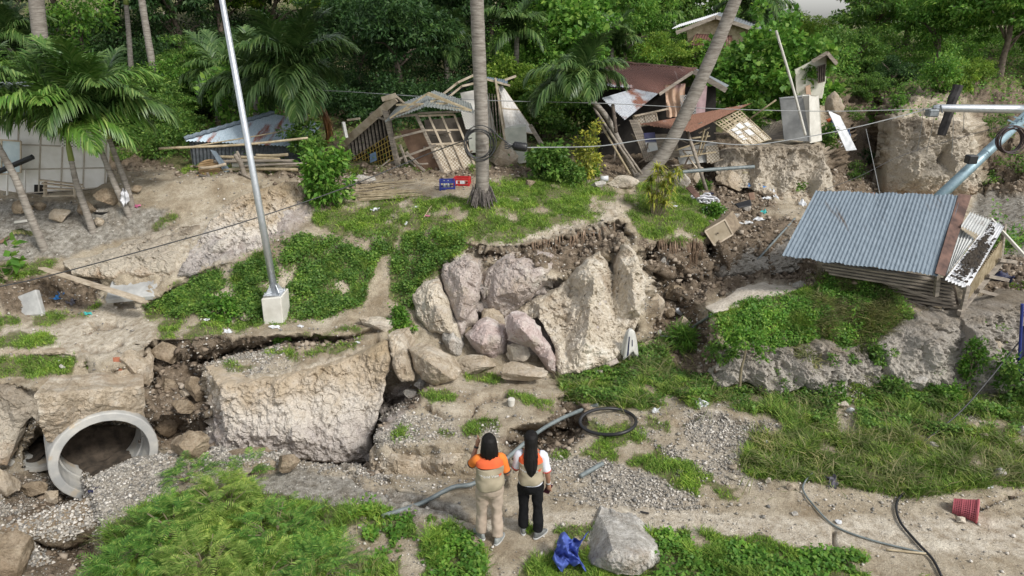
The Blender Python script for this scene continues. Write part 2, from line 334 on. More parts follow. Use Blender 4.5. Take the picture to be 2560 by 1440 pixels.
# flats on the right
dots((1450, 960, -.15), (1550, 950, -.15), (1600, 1000, -.02), (1850, 1060, .02), (2000, 1080, .0), (2200, 1100, -.02), (2450, 1100, 0), (2300, 1200, .05), (1700, 1200, 0), (1500, 1150, 0), (1450, 1230, 0), (2000, 1200, .06), (2560, 1200, 0))
line([(1620, 1040, .02), (1720, 1020, .1), (1800, 1018, .12), (1900, 1045, .06)]); line([(1620, 1020, -.08), (1720, 1008, -.08), (1800, 1004, -.1), (1900, 1030, -.1)])
# middle pedestal and its cracks
cliff([(945, 1088, -.02), (960, 1104, 0), (1100, 1112, 0), (1190, 1116, 0), (1262, 1112, 0)], [(925, 1180), (950, 1188), (1095, 1196), (1190, 1195), (1262, 1200)], -.25)
line([(945, 1088, -.02), (955, 1045, 0), (1045, 1000, .08), (1055, 975, .1)]); line([(938, 1085, -.9), (945, 1035, -.7), (1035, 985, -.4), (1048, 962, -.2)])
dots((1100, 1060, 0), (1200, 1080, .02), (1150, 1000, .1), (1300, 1000, .1), (1350, 1030, .1), (1250, 965, .0))
line([(1262, 1112, 0), (1275, 1070, .05), (1340, 1058, .08), (1385, 1045, .1), (1390, 990, .05)])
line([(1275, 1118, -.6), (1300, 1085, -.6), (1400, 1080, -.55), (1402, 1010, -.3)]); line([(1300, 1128, -.5), (1400, 1108, -.55), (1440, 1085, -.5)])
line([(1285, 1160, 0), (1350, 1140, 0), (1425, 1128, 0), (1455, 1100, 0), (1470, 1060, .0), (1450, 1010, .0)])
dots((1060, 1160, -.45), (1230, 1230, -.1))
# ---------------------------------------------------------------- triangulate, resample to a fine grid, roughen
STEP = 4; X0, X1, Y0, Y1 = -480, 3040, -140, 1640
gx = np.arange(X0, X1 + 1, STEP); gy = np.arange(Y0, Y1 + 1, STEP); NX, NY = len(gx), len(gy)
uniq = {}; ids = []
for p in CPT:
    k = (round(p[0]), round(p[1])); ids.append(uniq.setdefault(k, (len(uniq), p))[0])
pts = [v[1] for v in sorted(uniq.values(), key=lambda v: v[0])]
eds = list({tuple(sorted((ids[a], ids[b]))) for a, b in CED if ids[a] != ids[b]})
dv, de, df, ov, _, _ = geometry.delaunay_2d_cdt([Vector((p[0], p[1])) for p in pts], eds, [], 0, 1e-3)
def inv(p): d = ray(p[0], p[1]); return d.z / (p[2] - CAMZ) if abs(p[2] - CAMZ) > 1e-6 else 1e-3
base = [inv(p) for p in pts]; val = []
for i, v in enumerate(dv):
    if ov[i]: val.append(base[ov[i][0]])
    else:   # crossing of two constraint lines: nearest given point
        j = min(range(len(pts)), key=lambda k: (pts[k][0] - v.x)**2 + (pts[k][1] - v.y)**2); val.append(base[j])
PX, PYg = np.meshgrid(gx, gy)
INV = np.full(PX.shape, np.nan)
for f in df:
    a, b, c = [dv[i] for i in f]; va, vb, vc = [val[i] for i in f]
    i0 = max(0, int((min(a.x, b.x, c.x) - X0) // STEP)); i1 = min(NX - 1, int((max(a.x, b.x, c.x) - X0) // STEP) + 1)
    j0 = max(0, int((min(a.y, b.y, c.y) - Y0) // STEP)); j1 = min(NY - 1, int((max(a.y, b.y, c.y) - Y0) // STEP) + 1)
    if i1 < i0 or j1 < j0: continue
    x = PX[j0:j1 + 1, i0:i1 + 1]; y = PYg[j0:j1 + 1, i0:i1 + 1]
    D = (b.y - c.y) * (a.x - c.x) + (c.x - b.x) * (a.y - c.y)
    if abs(D) < 1e-9: continue
    w0 = ((b.y - c.y) * (x - c.x) + (c.x - b.x) * (y - c.y)) / D; w1 = ((c.y - a.y) * (x - c.x) + (a.x - c.x) * (y - c.y)) / D
    w2 = 1 - w0 - w1; m = (w0 > -1e-6) & (w1 > -1e-6) & (w2 > -1e-6)
    INV[j0:j1 + 1, i0:i1 + 1][m] = (w0 * va + w1 * vb + w2 * vc)[m]
bad = np.isnan(INV)
if bad.any(): print('terrain holes', bad.sum()); INV[bad] = np.nanmedian(INV)
def blur(a, k=1):
    for _ in range(k):
        p = np.pad(a, 1, mode='edge'); a = (p[:-2, 1:-1] + p[2:, 1:-1] + p[1:-1, :-2] + p[1:-1, 2:] + 2 * p[1:-1, 1:-1]) / 6
    return a
INV = blur(INV, 2)
def inpoly(x, y, poly):
    r = np.zeros(x.shape, bool); n = len(poly)
    for i in range(n):
        xa, ya = poly[i]; xb, yb = poly[(i + 1) % n]
        if ya == yb: continue
        r ^= ((ya > y) != (yb > y)) & (x < (xb - xa) * (y - ya) / (yb - ya) + xa)
    return r
A_ = (PX - 1280) / F; Q_ = (PYg - 720) / F; t = 1 / INV
POS = np.stack([A_ * t, (CP - Q_ * SP) * t, CAMZ + (-SP - Q_ * CP) * t], -1)
def normals(P):
    du = np.gradient(P, axis=1); dv_ = np.gradient(P, axis=0); n = np.cross(du, -dv_)
    n /= np.linalg.norm(n, axis=-1, keepdims=True) + 1e-9; return n
NRM = normals(POS); NRM[NRM[..., 2] < -.3] *= -1
steep = np.clip((.8 - NRM[..., 2]) / .4, 0, 1)
# ground kinds (what the surface is made of; DARK: dark brown tint, also along fissures and undercuts), outlines roughened by noise
wx = PX + 16 * fbm(POS, 2.2, 3, 31) + 8 * fbm(POS, 9, 2, 33); wy = PYg + 9 * fbm(POS, 2.2, 3, 41) + 6 * fbm(POS, 9, 2, 43)
def zone(*polys):
    m = np.zeros(PX.shape, bool)
    for p in polys: m |= inpoly(wx, wy, p)
    return m.astype(float)
GRASS = [  # short grass
 [(-300, 765), (60, 800), (200, 775), (255, 745), (262, 760), (220, 795), (80, 818), (-300, 830)],
 [(-300, 832), (90, 826), (150, 845), (150, 866), (-300, 872)], [(-300, 900), (120, 885), (222, 890), (215, 925), (100, 945), (-300, 950)],
 [(130, 958), (340, 945), (350, 960), (230, 972)], [(350, 760), (480, 700), (600, 660), (700, 600), (1000, 600), (940, 650), (900, 770), (760, 800), (640, 815), (560, 845), (400, 845), (380, 800)],
 [(760, 838), (870, 815), (930, 830), (760, 848)], [(650, 882), (760, 870), (940, 838), (900, 862), (740, 905)], [(560, 905), (640, 910), (600, 935), (560, 925)],
 [(770, 545), (880, 500), (1000, 480), (1160, 500), (1240, 440), (1500, 450), (1560, 500), (1500, 540), (1400, 560), (1280, 600), (1100, 600), (900, 595), (800, 575)],
 [(975, 640), (1020, 590), (1160, 595), (1150, 640), (1060, 700), (1030, 770), (1000, 790), (975, 740)],
 [(960, 790), (1030, 770), (1040, 820), (980, 840)],
 [(1560, 470), (1700, 440), (1790, 540), (1755, 600), (1700, 612), (1600, 590), (1560, 530)],
 [(1780, 778), (1990, 728), (2110, 680), (2240, 735), (2300, 800), (2260, 860), (2200, 890), (2050, 880), (1950, 895), (1880, 870), (1790, 880)],
 [(1390, 950), (1450, 920), (1560, 890), (1640, 850), (1700, 920), (1790, 960), (1900, 940), (2060, 1000), (2100, 1080), (1900, 1045), (1800, 1000), (1620, 1025), (1560, 1030), (1500, 1010), (1400, 1000)],
 [(2120, 960), (2300, 960), (2480, 1000), (2560, 980), (2700, 1100), (2700, 1230), (2500, 1215), (2250, 1245), (2060, 1210), (1900, 1200), (1850, 1160), (1860, 1080), (2000, 1070), (2150, 1090)],
 [(1440, 1140), (1500, 1090), (1600, 1080), (1660, 1120), (1780, 1180), (1860, 1210), (1860, 1240), (1760, 1250), (1640, 1190), (1500, 1150)],
 [(1440, 1050), (1580, 1050), (1620, 1075), (1500, 1090)], [(1610, 1050), (1680, 1050), (1680, 1075), (1600, 1070)],
 [(980, 1085), (1010, 1050), (1060, 1068), (1120, 1075), (1130, 1100), (1000, 1100)], [(1150, 1060), (1200, 1040), (1256, 1050), (1256, 1085), (1160, 1090)], [(1050, 990), (1130, 975), (1150, 1000), (1070, 1010)], [(1240, 980), (1380, 985), (1385, 1030), (1290, 1000)],
 [(1170, 925), (1250, 940), (1260, 965), (1180, 950)],
 [(-300, 1700), (240, 1450), (260, 1340), (400, 1230), (700, 1240), (1000, 1275), (1130, 1310), (1190, 1340), (1220, 1420), (1230, 1700)],
 [(1300, 1440), (1330, 1380), (1300, 1310), (1480, 1320), (1700, 1330), (1900, 1345), (2160, 1390), (2300, 1440), (2500, 1700), (1290, 1700)],
 [(-300, 650), (80, 655), (140, 650), (130, 680), (60, 700), (-300, 720)], [(370, 570), (440, 535), (450, 545), (390, 580)], [(1390, 1130), (1420, 1120), (1400, 1160), (1360, 1150)],
 [(-480, 410), (200, 390), (380, 400), (480, 430), (860, 430), (1200, 420), (1500, 400), (1800, 330), (2000, 250), (3040, 190), (3040, -200), (-480, -200)],
]
GRAVEL = [[(225, 1205), (330, 1150), (530, 1128), (700, 1130), (720, 1160), (560, 1205), (400, 1230), (250, 1330)],
 [(760, 1162), (880, 1170), (1000, 1195), (1100, 1225), (1000, 1215), (880, 1185)],
 [(945, 1088), (1000, 1035), (1250, 1050), (1262, 1115), (950, 1108)], [(505, 915), (600, 885), (700, 865), (760, 900), (560, 952)],
 [(1350, 1150), (1500, 1150), (1750, 1230), (1740, 1280), (1500, 1270), (1380, 1230)], [(1590, 1075), (1740, 1020), (2000, 1070), (1860, 1080), (1850, 1160), (1950, 1240), (1700, 1180), (1640, 1110)],
 [(2150, 900), (2220, 980), (2140, 1010), (2090, 960)], [(2330, 960), (2420, 980), (2440, 1060), (2380, 1040)], [(80, 990), (350, 965), (350, 985), (85, 1000)],
 [(250, 1160), (60, 1280), (-300, 1320), (-300, 1260)]]
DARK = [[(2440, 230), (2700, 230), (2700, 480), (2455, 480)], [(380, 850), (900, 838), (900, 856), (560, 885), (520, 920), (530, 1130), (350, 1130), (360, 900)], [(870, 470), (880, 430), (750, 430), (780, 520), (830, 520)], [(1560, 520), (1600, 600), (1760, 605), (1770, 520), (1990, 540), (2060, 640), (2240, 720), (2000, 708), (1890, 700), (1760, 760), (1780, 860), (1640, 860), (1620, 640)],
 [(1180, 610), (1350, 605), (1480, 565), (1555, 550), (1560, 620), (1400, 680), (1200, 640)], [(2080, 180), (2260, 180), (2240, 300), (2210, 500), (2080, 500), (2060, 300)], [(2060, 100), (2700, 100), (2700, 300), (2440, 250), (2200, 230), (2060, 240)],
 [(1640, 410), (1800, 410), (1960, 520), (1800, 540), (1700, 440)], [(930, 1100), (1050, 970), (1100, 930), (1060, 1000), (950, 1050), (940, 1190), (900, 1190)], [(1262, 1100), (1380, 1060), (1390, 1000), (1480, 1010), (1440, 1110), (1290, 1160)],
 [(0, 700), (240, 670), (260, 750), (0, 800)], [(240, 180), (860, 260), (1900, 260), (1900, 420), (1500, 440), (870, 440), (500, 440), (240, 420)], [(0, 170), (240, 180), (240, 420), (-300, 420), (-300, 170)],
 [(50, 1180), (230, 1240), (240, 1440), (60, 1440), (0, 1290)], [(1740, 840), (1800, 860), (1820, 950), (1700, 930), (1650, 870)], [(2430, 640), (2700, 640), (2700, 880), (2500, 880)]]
PINK = [[(1040, 740), (1160, 640), (1200, 640), (1210, 780), (1150, 830), (1050, 800)], [(1190, 700), (1380, 700), (1420, 900), (1180, 880)], [(1380, 760), (1540, 690), (1560, 880), (1400, 930)], [(560, 980), (900, 1000), (940, 1170), (530, 1130)], [(560, 560), (780, 480), (770, 560), (640, 620), (540, 650)], [(880, 1000), (1050, 960), (1000, 1060), (930, 1100)]]
PALE = [[(1770, 765), (1900, 705), (1990, 710), (2000, 730), (1950, 750), (1800, 775)], [(1480, 540), (1560, 520), (1553, 545), (1450, 578), (1280, 610), (1160, 606), (1260, 590)], [(560, 960), (900, 880), (940, 1000), (560, 1010)], [(1530, 660), (1620, 680), (1610, 780), (1540, 800)],
 [(590, 1200), (1190, 1300), (1500, 1270), (1900, 1290), (2560, 1300), (2700, 1400), (2000, 1370), (1500, 1320), (1200, 1330)], [(250, 750), (370, 760), (380, 860), (260, 900), (0, 870), (0, 820), (200, 810)], [(300, 640), (640, 480), (740, 450), (640, 620), (470, 690)], [(1820, 370), (2080, 370), (2080, 500), (1900, 490)], [(2230, 290), (2430, 290), (2440, 490), (2220, 490)]]
GREY = [[(590, 1200), (760, 1168), (1000, 1225), (1150, 1260), (1190, 1300), (900, 1280), (600, 1240)], [(2440, 480), (2700, 480), (2700, 660), (2440, 640)], [(1800, 860), (2300, 790), (2560, 760), (2560, 1010), (2300, 1000), (2000, 990), (1780, 950)], [(50, 500), (420, 520), (420, 570), (130, 650), (-300, 640), (-300, 500)]]
Zg, Zgr, Zd, Zp, Zl, Zy = zone(*GRASS), zone(*GRAVEL), zone(*DARK), zone(*PINK), zone(*PALE), zone(*GREY)
Zg = Zg * ((fbm(POS, 2.6, 3, 91) + .45 * fbm(POS, 9, 2, 92) > -.5) | inpoly(PX, PYg, [(1770, 770), (2000, 720), (2120, 680), (2260, 740), (2300, 800), (2230, 880), (1900, 880), (1790, 870)]))
Zgr = Zgr * np.clip(.62 + fbm(POS, 1.7, 3, 61) * .9 + fbm(POS, 8, 2, 62) * .3, 0, 1)
Zg = np.where((steep > .8) & (PYg > 420), Zg * .45, Zg)
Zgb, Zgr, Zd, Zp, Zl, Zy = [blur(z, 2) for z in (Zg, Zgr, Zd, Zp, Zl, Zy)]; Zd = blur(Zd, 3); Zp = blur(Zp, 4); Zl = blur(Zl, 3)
CRK = [([(860, 1172), (900, 1203), (1000, 1245), (1090, 1262), (1190, 1300)], .10), ([(1180, 1302), (1235, 1290), (1300, 1270)], .10), ([(2095, 1320), (2088, 1350), (2100, 1400), (2140, 1440)], .06), ([(2400, 1290), (2440, 1268), (2560, 1232), (2700, 1210)], .07), ([(1690, 1062), (1735, 1050), (1742, 1025), (1765, 1040), (1830, 1050), (1900, 1062)], .10),
 ([(1845, 762), (1852, 742), (1848, 722)], .10), ([(1835, 380), (1850, 420), (1845, 450), (1870, 480)], .22), ([(1885, 372), (1900, 430), (1908, 490)], .22), ([(1955, 370), (1962, 420), (1985, 470)], .20), ([(2005, 375), (2030, 430), (2040, 490)], .20), ([(640, 470), (650, 520), (665, 560), (655, 600)], .16), ([(320, 600), (390, 575), (430, 560)], .14), ([(300, 860), (240, 880), (200, 870)], .07), ([(210, 830), (240, 815), (300, 812)], .14), ([(1300, 600), (1400, 585), (1470, 565)], .07), ([(1420, 560), (1500, 550), (1550, 530)], .05), ([(1065, 1010), (1110, 1040), (1180, 1035), (1240, 1040)], .10), ([(1180, 1035), (1195, 1000), (1260, 985)], .10), ([(740, 930), (750, 980), (760, 1040), (750, 1100)], .10), ([(870, 890), (880, 950), (860, 1020)], .10), ([(940, 850), (950, 930), (930, 1010), (940, 1090)], .2), ([(1640, 1255), (1700, 1268), (1760, 1262)], .06), ([(900, 1280), (1010, 1295), (1100, 1330), (1180, 1325)], .06), ([(0, 700), (60, 720), (120, 715), (180, 735)], .1), ([(2300, 860), (2320, 900), (2310, 960)], .14), ([(2400, 800), (2390, 880), (2420, 930), (2410, 980)], .14), ([(2200, 900), (2240, 880), (2300, 900)], .1), ([(2470, 800), (2500, 870), (2480, 940)], .14)]
CR_ = np.zeros(PX.shape); CRD = np.zeros(PX.shape); cwx = PX + 9 * fbm(POS, 5, 3, 51); cwy = PYg + 7 * fbm(POS, 5, 3, 52)
for pl_, dp in CRK:
    for (xa, ya), (xb, yb) in zip(pl_[:-1], pl_[1:]):
        L2 = (xb - xa)**2 + (yb - ya)**2; k_ = np.clip(((cwx - xa) * (xb - xa) + (cwy - ya) * (yb - ya)) / L2, 0, 1); d_ = np.hypot(cwx - xa - k_ * (xb - xa), cwy - ya - k_ * (yb - ya)); w_ = np.exp(-(d_ / 5.5)**2)
        CR_ = np.maximum(CR_, w_ * dp); CRD = np.maximum(CRD, np.exp(-(d_ / 4.5)**2) * min(1, dp * 9))
Zd = np.maximum(Zd, CRD * .85)  # carved cracks also tinted dark: their shade put into the ground colour
road = (1 - Zgb) * (1 - steep) * (PYg > 1150)
RUG = zone([(1030, 700), (1180, 605), (1550, 540), (1625, 620), (1620, 830), (1400, 950), (1050, 850)], [(1790, 840), (2300, 780), (2600, 740), (2600, 1010), (1780, 970)], [(500, 900), (980, 835), (1060, 960), (930, 1190), (520, 1140)], [(2210, 290), (2450, 290), (2450, 500), (2200, 500)], [(1790, 365), (2090, 365), (2090, 510), (1790, 480)], [(250, 690), (560, 540), (760, 450), (780, 550), (470, 700), (280, 750)], [(2060, 180), (2700, 160), (2700, 480), (2060, 500)], [(1640, 600), (2050, 600), (2050, 720), (1760, 760), (1640, 700)])
amp = .014 + .055 * blur(RUG, 4) + .055 * blur(steep, 2) + .06 * Zd * (1 - road); amp = amp * np.clip(t / 11, .75, 1.7)
wp = POS + .25 * np.stack([fbm(POS, 1.7, 3, 5), fbm(POS, 1.7, 3, 6), fbm(POS, 1.7, 3, 7)], -1)
f1, f2, cid = voro(wp, 1.15, 60); h1, h2, hid = voro(wp + 5, 3.1, 70)
g1, g2, gid = voro(POS + .04 * np.stack([fbm(POS, 9, 2, 15), fbm(POS, 9, 2, 16), fbm(POS, 9, 2, 17)], -1), 9., 80)
big = fbm(POS, .9, 3, 1) * .9 + (cid - .5) * 1.5 - np.exp(-((f2 - f1) / .035)**2) * 1.3
midl = (hid - .5) * .8 + fbm(POS, 2.6, 3, 12) * .5
fine = fbm(POS, 6, 5, 3, .62) * .6 + (gid - .5) * .35 + (.5 - g1) * .25
PS = POS * np.array([1, 1, .45])
ridg = (1 - np.abs(fbm(PS, 1.5, 4, 22, .5)) * 2.2)
crk = np.exp(-((f2 - f1) / .025)**2) * (fbm(POS, .8, 2, 44) > .1)
PS2 = POS * np.array([1, 1, .6]); wp2 = PS2 + .12 * np.stack([fbm(POS, 4, 3, 25), fbm(POS, 4, 3, 26), fbm(POS, 4, 3, 27)], -1); k1, k2, kid = voro(wp2, 4.6, 170)
disp = amp * ((fbm(PS, .9, 3, 1) * .5 + (cid - .5) * 1.0) * (.25 + steep) + ridg * .3 * steep - crk * 1.2 + (kid - .5) * .7 * (.2 + steep) + fbm(PS2, 3.0, 6, 12, .7) * .62 + (1 - np.abs(fbm(PS2, 5.5, 3, 33)) * 2) * .22 + (gid - .5) * .12) - CR_ * 1.3
fade = np.clip((t - 60) / 60, 0, 1); disp *= 1 - fade
POS = POS + NRM * disp[..., None]
NRM = normals(POS); NRM[NRM[..., 2] < -.5] *= -1; TT = t
def G(px, py):
    """point of the displaced ground seen at a photo pixel"""
    i = min(max((px - X0) / STEP, 0), NX - 1.001); j = min(max((py - Y0) / STEP, 0), NY - 1.001); a, b = int(i), int(j); u, v = i - a, j - b
    return Vector((POS[b, a] * (1 - u) * (1 - v) + POS[b, a + 1] * u * (1 - v) + POS[b + 1, a] * (1 - u) * v + POS[b + 1, a + 1] * u * v).tolist())
def GN(px, py): return Vector(NRM[int((py - Y0) / STEP), int((px - X0) / STEP)].tolist())
# cell areas, used to scatter evenly in the world
dA = np.linalg.norm(np.cross(np.gradient(POS, axis=1), np.gradient(POS, axis=0)), axis=-1)
def scatter(mask, n, seed=0, zmin=-9):
    r = np.random.default_rng(seed); w = (mask * dA * (NRM[..., 2] > zmin))[:-1, :-1].ravel(); w = w / w.sum()
    k = r.choice(len(w), n, p=w); j, i = k // (NX - 1), k % (NX - 1); u, v = r.random(n)[:, None], r.random(n)[:, None]
    p = POS[j, i] * (1 - u) * (1 - v) + POS[j, i + 1] * u * (1 - v) + POS[j + 1, i] * (1 - u) * v + POS[j + 1, i + 1] * u * v
    return p, NRM[j, i], r
# ---- terrain material
m, n, b = newmat('earth'); MAT_EARTH = m
v = coords(n)
at = nd(n, 'ShaderNodeAttribute', attribute_name='kind_a'); at2 = nd(n, 'ShaderNodeAttribute', attribute_name='kind_b')
sa = n.nodes.new('ShaderNodeSeparateColor'); n.links.new(at.outputs['Color'], sa.inputs[0]); sb = n.nodes.new('ShaderNodeSeparateColor'); n.links.new(at2.outputs['Color'], sb.inputs[0])
n1 = noise(n, v, 1.3, 8, .65); n2 = noise(n, v, 9, 8, .7); n3 = noise(n, v, 60, 5, .7)
col = ramp(n, n1, [(.3, (.28, .225, .155)), (.5, (.41, .35, .262)), (.68, (.53, .47, .375))])
col = mixc(n, sb.outputs[1], col, ramp(n, n2, [(.3, (.42, .355, .27)), (.7, (.62, .57, .48))]))
col = mixc(n, sb.outputs[0], col, ramp(n, n1, [(.36, (.37, .32, .26)), (.5, (.385, .34, .32)), (.62, (.54, .50, .455))]))
col = mixc(n, sb.outputs[2], col, ramp(n, n2, [(.32, (.17, .155, .13)), (.5, (.29, .27, .235)), (.68, (.42, .40, .36))]))
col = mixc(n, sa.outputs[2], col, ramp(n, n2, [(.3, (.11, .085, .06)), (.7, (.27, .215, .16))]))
vg = nd(n, 'ShaderNodeTexVoronoi', Scale=26.); n.links.new(v, vg.inputs['Vector'])
sv = n.nodes.new('ShaderNodeSeparateColor'); n.links.new(vg.outputs['Color'], sv.inputs[0])
pe = ramp(n, sv.outputs[0], [(0, (.22, .21, .20)), (.4, (.36, .33, .285)), (.75, (.50, .46, .40)), (1, (.68, .65, .60))])
gm = nd(n, 'ShaderNodeMath', operation='MULTIPLY'); n.links.new(sa.outputs[0], gm.inputs[0]); gm.inputs[1].default_value = .8
col = mixc(n, gm.outputs[0], col, pe)
col = mixc(n, .55, col, ramp(n, n2, [(.3, (.62, .58, .52)), (.5, (1, 1, 1)), (.72, (1.3, 1.3, 1.3))]), 'MULTIPLY')
col = mixc(n, .75, col, ramp(n, n3, [(.32, (.5, .45, .4)), (.5, (1, 1, 1)), (.68, (1.35, 1.35, 1.3))]), 'MULTIPLY'); n4 = noise(n, v, 3.3, 9, .75); col = mixc(n, .6, col, ramp(n, n4, [(.36, (.66, .60, .52)), (.52, (1, 1, 1)), (.66, (1.18, 1.18, 1.16))]), 'MULTIPLY')
gsub = ramp(n, n2, [(.35, (.06, .085, .022)), (.62, (.17, .16, .07))])
gf = ramp(n, sa.outputs[1], [(.25, (0, 0, 0)), (.75, (.85, .85, .85))]); col = mixc(n, gf, col, gsub)
n.links.new(col, b.inputs['Base Color']); b.inputs['Roughness'].default_value = .95; b.inputs['Specular IOR Level'].default_value = .15
hh = nd(n, 'ShaderNodeMath', operation='ADD'); n.links.new(n2, hh.inputs[0]); m3 = nd(n, 'ShaderNodeMath', operation='MULTIPLY'); n.links.new(n3, m3.inputs[0]); m3.inputs[1].default_value = .5
n.links.new(m3.outputs[0], hh.inputs[1]); bump(n, hh.outputs[0], b, .9, .05)
idx = np.arange(NX * NY, dtype=np.int32).reshape(NY, NX)
Fq = np.stack([idx[:-1, :-1], idx[1:, :-1], idx[1:, 1:], idx[:-1, 1:]], -1).reshape(-1, 4)
Fq = Fq[~((PX[:-1, :-1].ravel() > 1640) & (PYg[:-1, :-1].ravel() < 60))]
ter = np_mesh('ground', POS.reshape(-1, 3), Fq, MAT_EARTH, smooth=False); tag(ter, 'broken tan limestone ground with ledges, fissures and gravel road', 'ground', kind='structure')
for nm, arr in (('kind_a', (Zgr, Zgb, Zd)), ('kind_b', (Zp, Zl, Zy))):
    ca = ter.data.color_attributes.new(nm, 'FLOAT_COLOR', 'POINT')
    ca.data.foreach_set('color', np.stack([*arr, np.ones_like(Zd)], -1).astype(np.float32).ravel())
# wide sheet to the horizon, well below the broken ground
mw = MB(); mw.quad((-1500, -200, -4), (1500, -200, -4), (1500, 2500, -4), (-1500, 2500, -4), .5)
mlow = simple('lowland', (.07, .09, .04), (.13, .13, .07), .05, .95, 0)
tag(mw.build('lowland', mlow), 'distant green lowland below the slope', 'terrain', kind='structure')
# ================================================================ VEGETATION
def leafmat(name, c1, c2, c3=None, trans=.35, rough=.5, spec=.3):
    m, n, b = newmat(name); g = n.nodes.new('ShaderNodeNewGeometry')
    col = ramp(n, g.outputs['Random Per Island'], [(0, c1), (.6, c2), (1, c3 or c2)])
    if trans > 0: col = mixc(n, .85, col, ramp(n, noise(n, coords(n), 1.9, 5, .7), [(.34, (.52, .56, .5)), (.5, (1, 1, 1)), (.66, (1.5, 1.38, 1.1))]), 'MULTIPLY')
    n.links.new(col, b.inputs['Base Color']); b.inputs['Roughness'].default_value = rough; b.inputs['Specular IOR Level'].default_value = spec
    tr = n.nodes.new('ShaderNodeBsdfTranslucent'); mx = n.nodes.new('ShaderNodeMixShader'); mx.inputs[0].default_value = trans
    n.links.new(col, tr.inputs[0]); n.links.new(b.outputs[0], mx.inputs[1]); n.links.new(tr.outputs[0], mx.inputs[2])
    n.links.new(mx.outputs[0], n.nodes['Material Output'].inputs[0]); return m
LM = dict(
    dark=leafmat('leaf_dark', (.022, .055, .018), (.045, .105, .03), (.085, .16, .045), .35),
    mid=leafmat('leaf_mid', (.065, .15, .028), (.135, .27, .05), (.26, .38, .085), .42),
    bright=leafmat('leaf_bright', (.07, .185, .025), (.14, .31, .045), (.28, .43, .085), .42),
    lime=leafmat('leaf_lime', (.09, .19, .025), (.2, .33, .04), (.34, .44, .08), .4),
    yellow=leafmat('leaf_yellow', (.12, .2, .03), (.38, .40, .06), (.62, .58, .12)),
    fern=leafmat('leaf_fern', (.08, .21, .045), (.19, .38, .07), (.38, .52, .13), .45),
    fern2=leafmat('leaf_fern_light', (.18, .30, .06), (.33, .48, .11), (.5, .58, .17), .45),
    palm=leafmat('leaf_palm', (.04, .095, .022), (.08, .155, .04), (.17, .25, .085), .25, .4, .5),
    palmbright=leafmat('leaf_palm_bright', (.06, .15, .025), (.12, .24, .045), (.24, .34, .10), .3, .4, .5),
    brown=leafmat('leaf_dry', (.12, .06, .03), (.2, .10, .045), (.32, .2, .09), .15),
    grass=leafmat('grass_blades', (.11, .215, .028), (.21, .37, .05), (.40, .50, .11), .35, .6),
    grass2=leafmat('grass_valley', (.095, .185, .028), (.20, .335, .05), (.42, .49, .13), .35, .6),
    dry=leafmat('grass_dry', (.10, .14, .04), (.2, .22, .08), (.36, .32, .17), .3, .7))
BARK = simple('palm_bark', (.17, .145, .12), (.33, .30, .26), 3, .9, .6, .03, sc=(1.5, 1.5, 9))
BARK2 = simple('tree_bark', (.08, .06, .045), (.2, .16, .12), 7, .9, .6, .03)
SHAFT = simple('palm_shaft', (.14, .2, .04), (.25, .29, .08), 3, .5, 0)
STEM = simple('thin_stem', (.16, .13, .08), (.26, .22, .14), 6, .9, .3)
def norm(a): return a / (np.linalg.norm(a, axis=-1, keepdims=True) + 1e-9)
def kites(P, D, N, L, Wd, droop=.15, wide=.42):
    """leaf quads: P base, D direction, N up-side normal"""
    D = norm(D); Sd = norm(np.cross(D, N)); N = np.cross(Sd, D); L = np.asarray(L).reshape(-1, 1); Wd = np.asarray(Wd).reshape(-1, 1)
    m = P + D * L * wide + N * L * droop * .6
    V = np.stack([P, m + Sd * Wd / 2, P + D * L - N * L * droop, m - Sd * Wd / 2], 1).reshape(-1, 3)
    return V, np.arange(len(P) * 4).reshape(-1, 4)
def crown(seed, R3, nc, per, L, Wd, flat=.5, spread=.28, up=.6, hollow=.35, low=-.55):
    r = np.random.default_rng(seed); c = norm(r.normal(size=(nc, 3))) * (hollow + (1 - hollow) * r.random((nc, 1))**.6)
    c = c[c[:, 2] > low]; nc = len(c); c = c * np.array(R3) * (1 + .18 * r.normal(size=(nc, 1)))
    sz = (spread * (.55 + .9 * r.random(nc)))[:, None] * np.array(R3).mean()
    o = r.normal(size=(nc, per, 3)); o = o / (np.linalg.norm(o, axis=-1, keepdims=True)) * r.random((nc, per, 1))**.45
    P = (c[:, None] + o * sz[:, None] * np.array([1, 1, flat])).reshape(-1, 3); o = o.reshape(-1, 3)
    out = norm(P / np.array(R3)); D = norm(o * .8 + out * .5 + r.normal(size=P.shape) * .55 - np.array([0, 0, .25])); N = norm(r.normal(size=P.shape) * .55 + np.array([0, 0, up]) + out * .3)
    k = .65 + .7 * r.random(len(P)); return kites(P, D, N, L * k, Wd * k)
CR = {}
for i in range(3):
    CR['broad', i] = crown(100 + i, (1, 1, .85), 60, 95, .115, .085, .7, .27)
    CR['fine', i] = crown(200 + i, (1, 1, .75), 95, 100, .085, .035, .3, .26)
    CR['small', i] = crown(300 + i, (1, 1, 1.1), 26, 60, .15, .08, .8, .34, low=-.9)
CRM = {}
for k, (V, Fc) in CR.items():
    o = np_mesh('crown', V, Fc, LM['mid']); CRM[k] = o.data; bpy.data.objects.remove(o)
def copyob(data, name, mat, parent, loc=(0, 0, 0), rot=(0, 0, 0), sc=(1, 1, 1)):
    o = bpy.data.objects.new(name, data); C.objects.link(o); o.parent = parent; o.location = loc; o.rotation_euler = rot; o.scale = sc
    if mat is not None: o.material_slots[0].link = 'OBJECT'; o.material_slots[0].material = mat
    return o
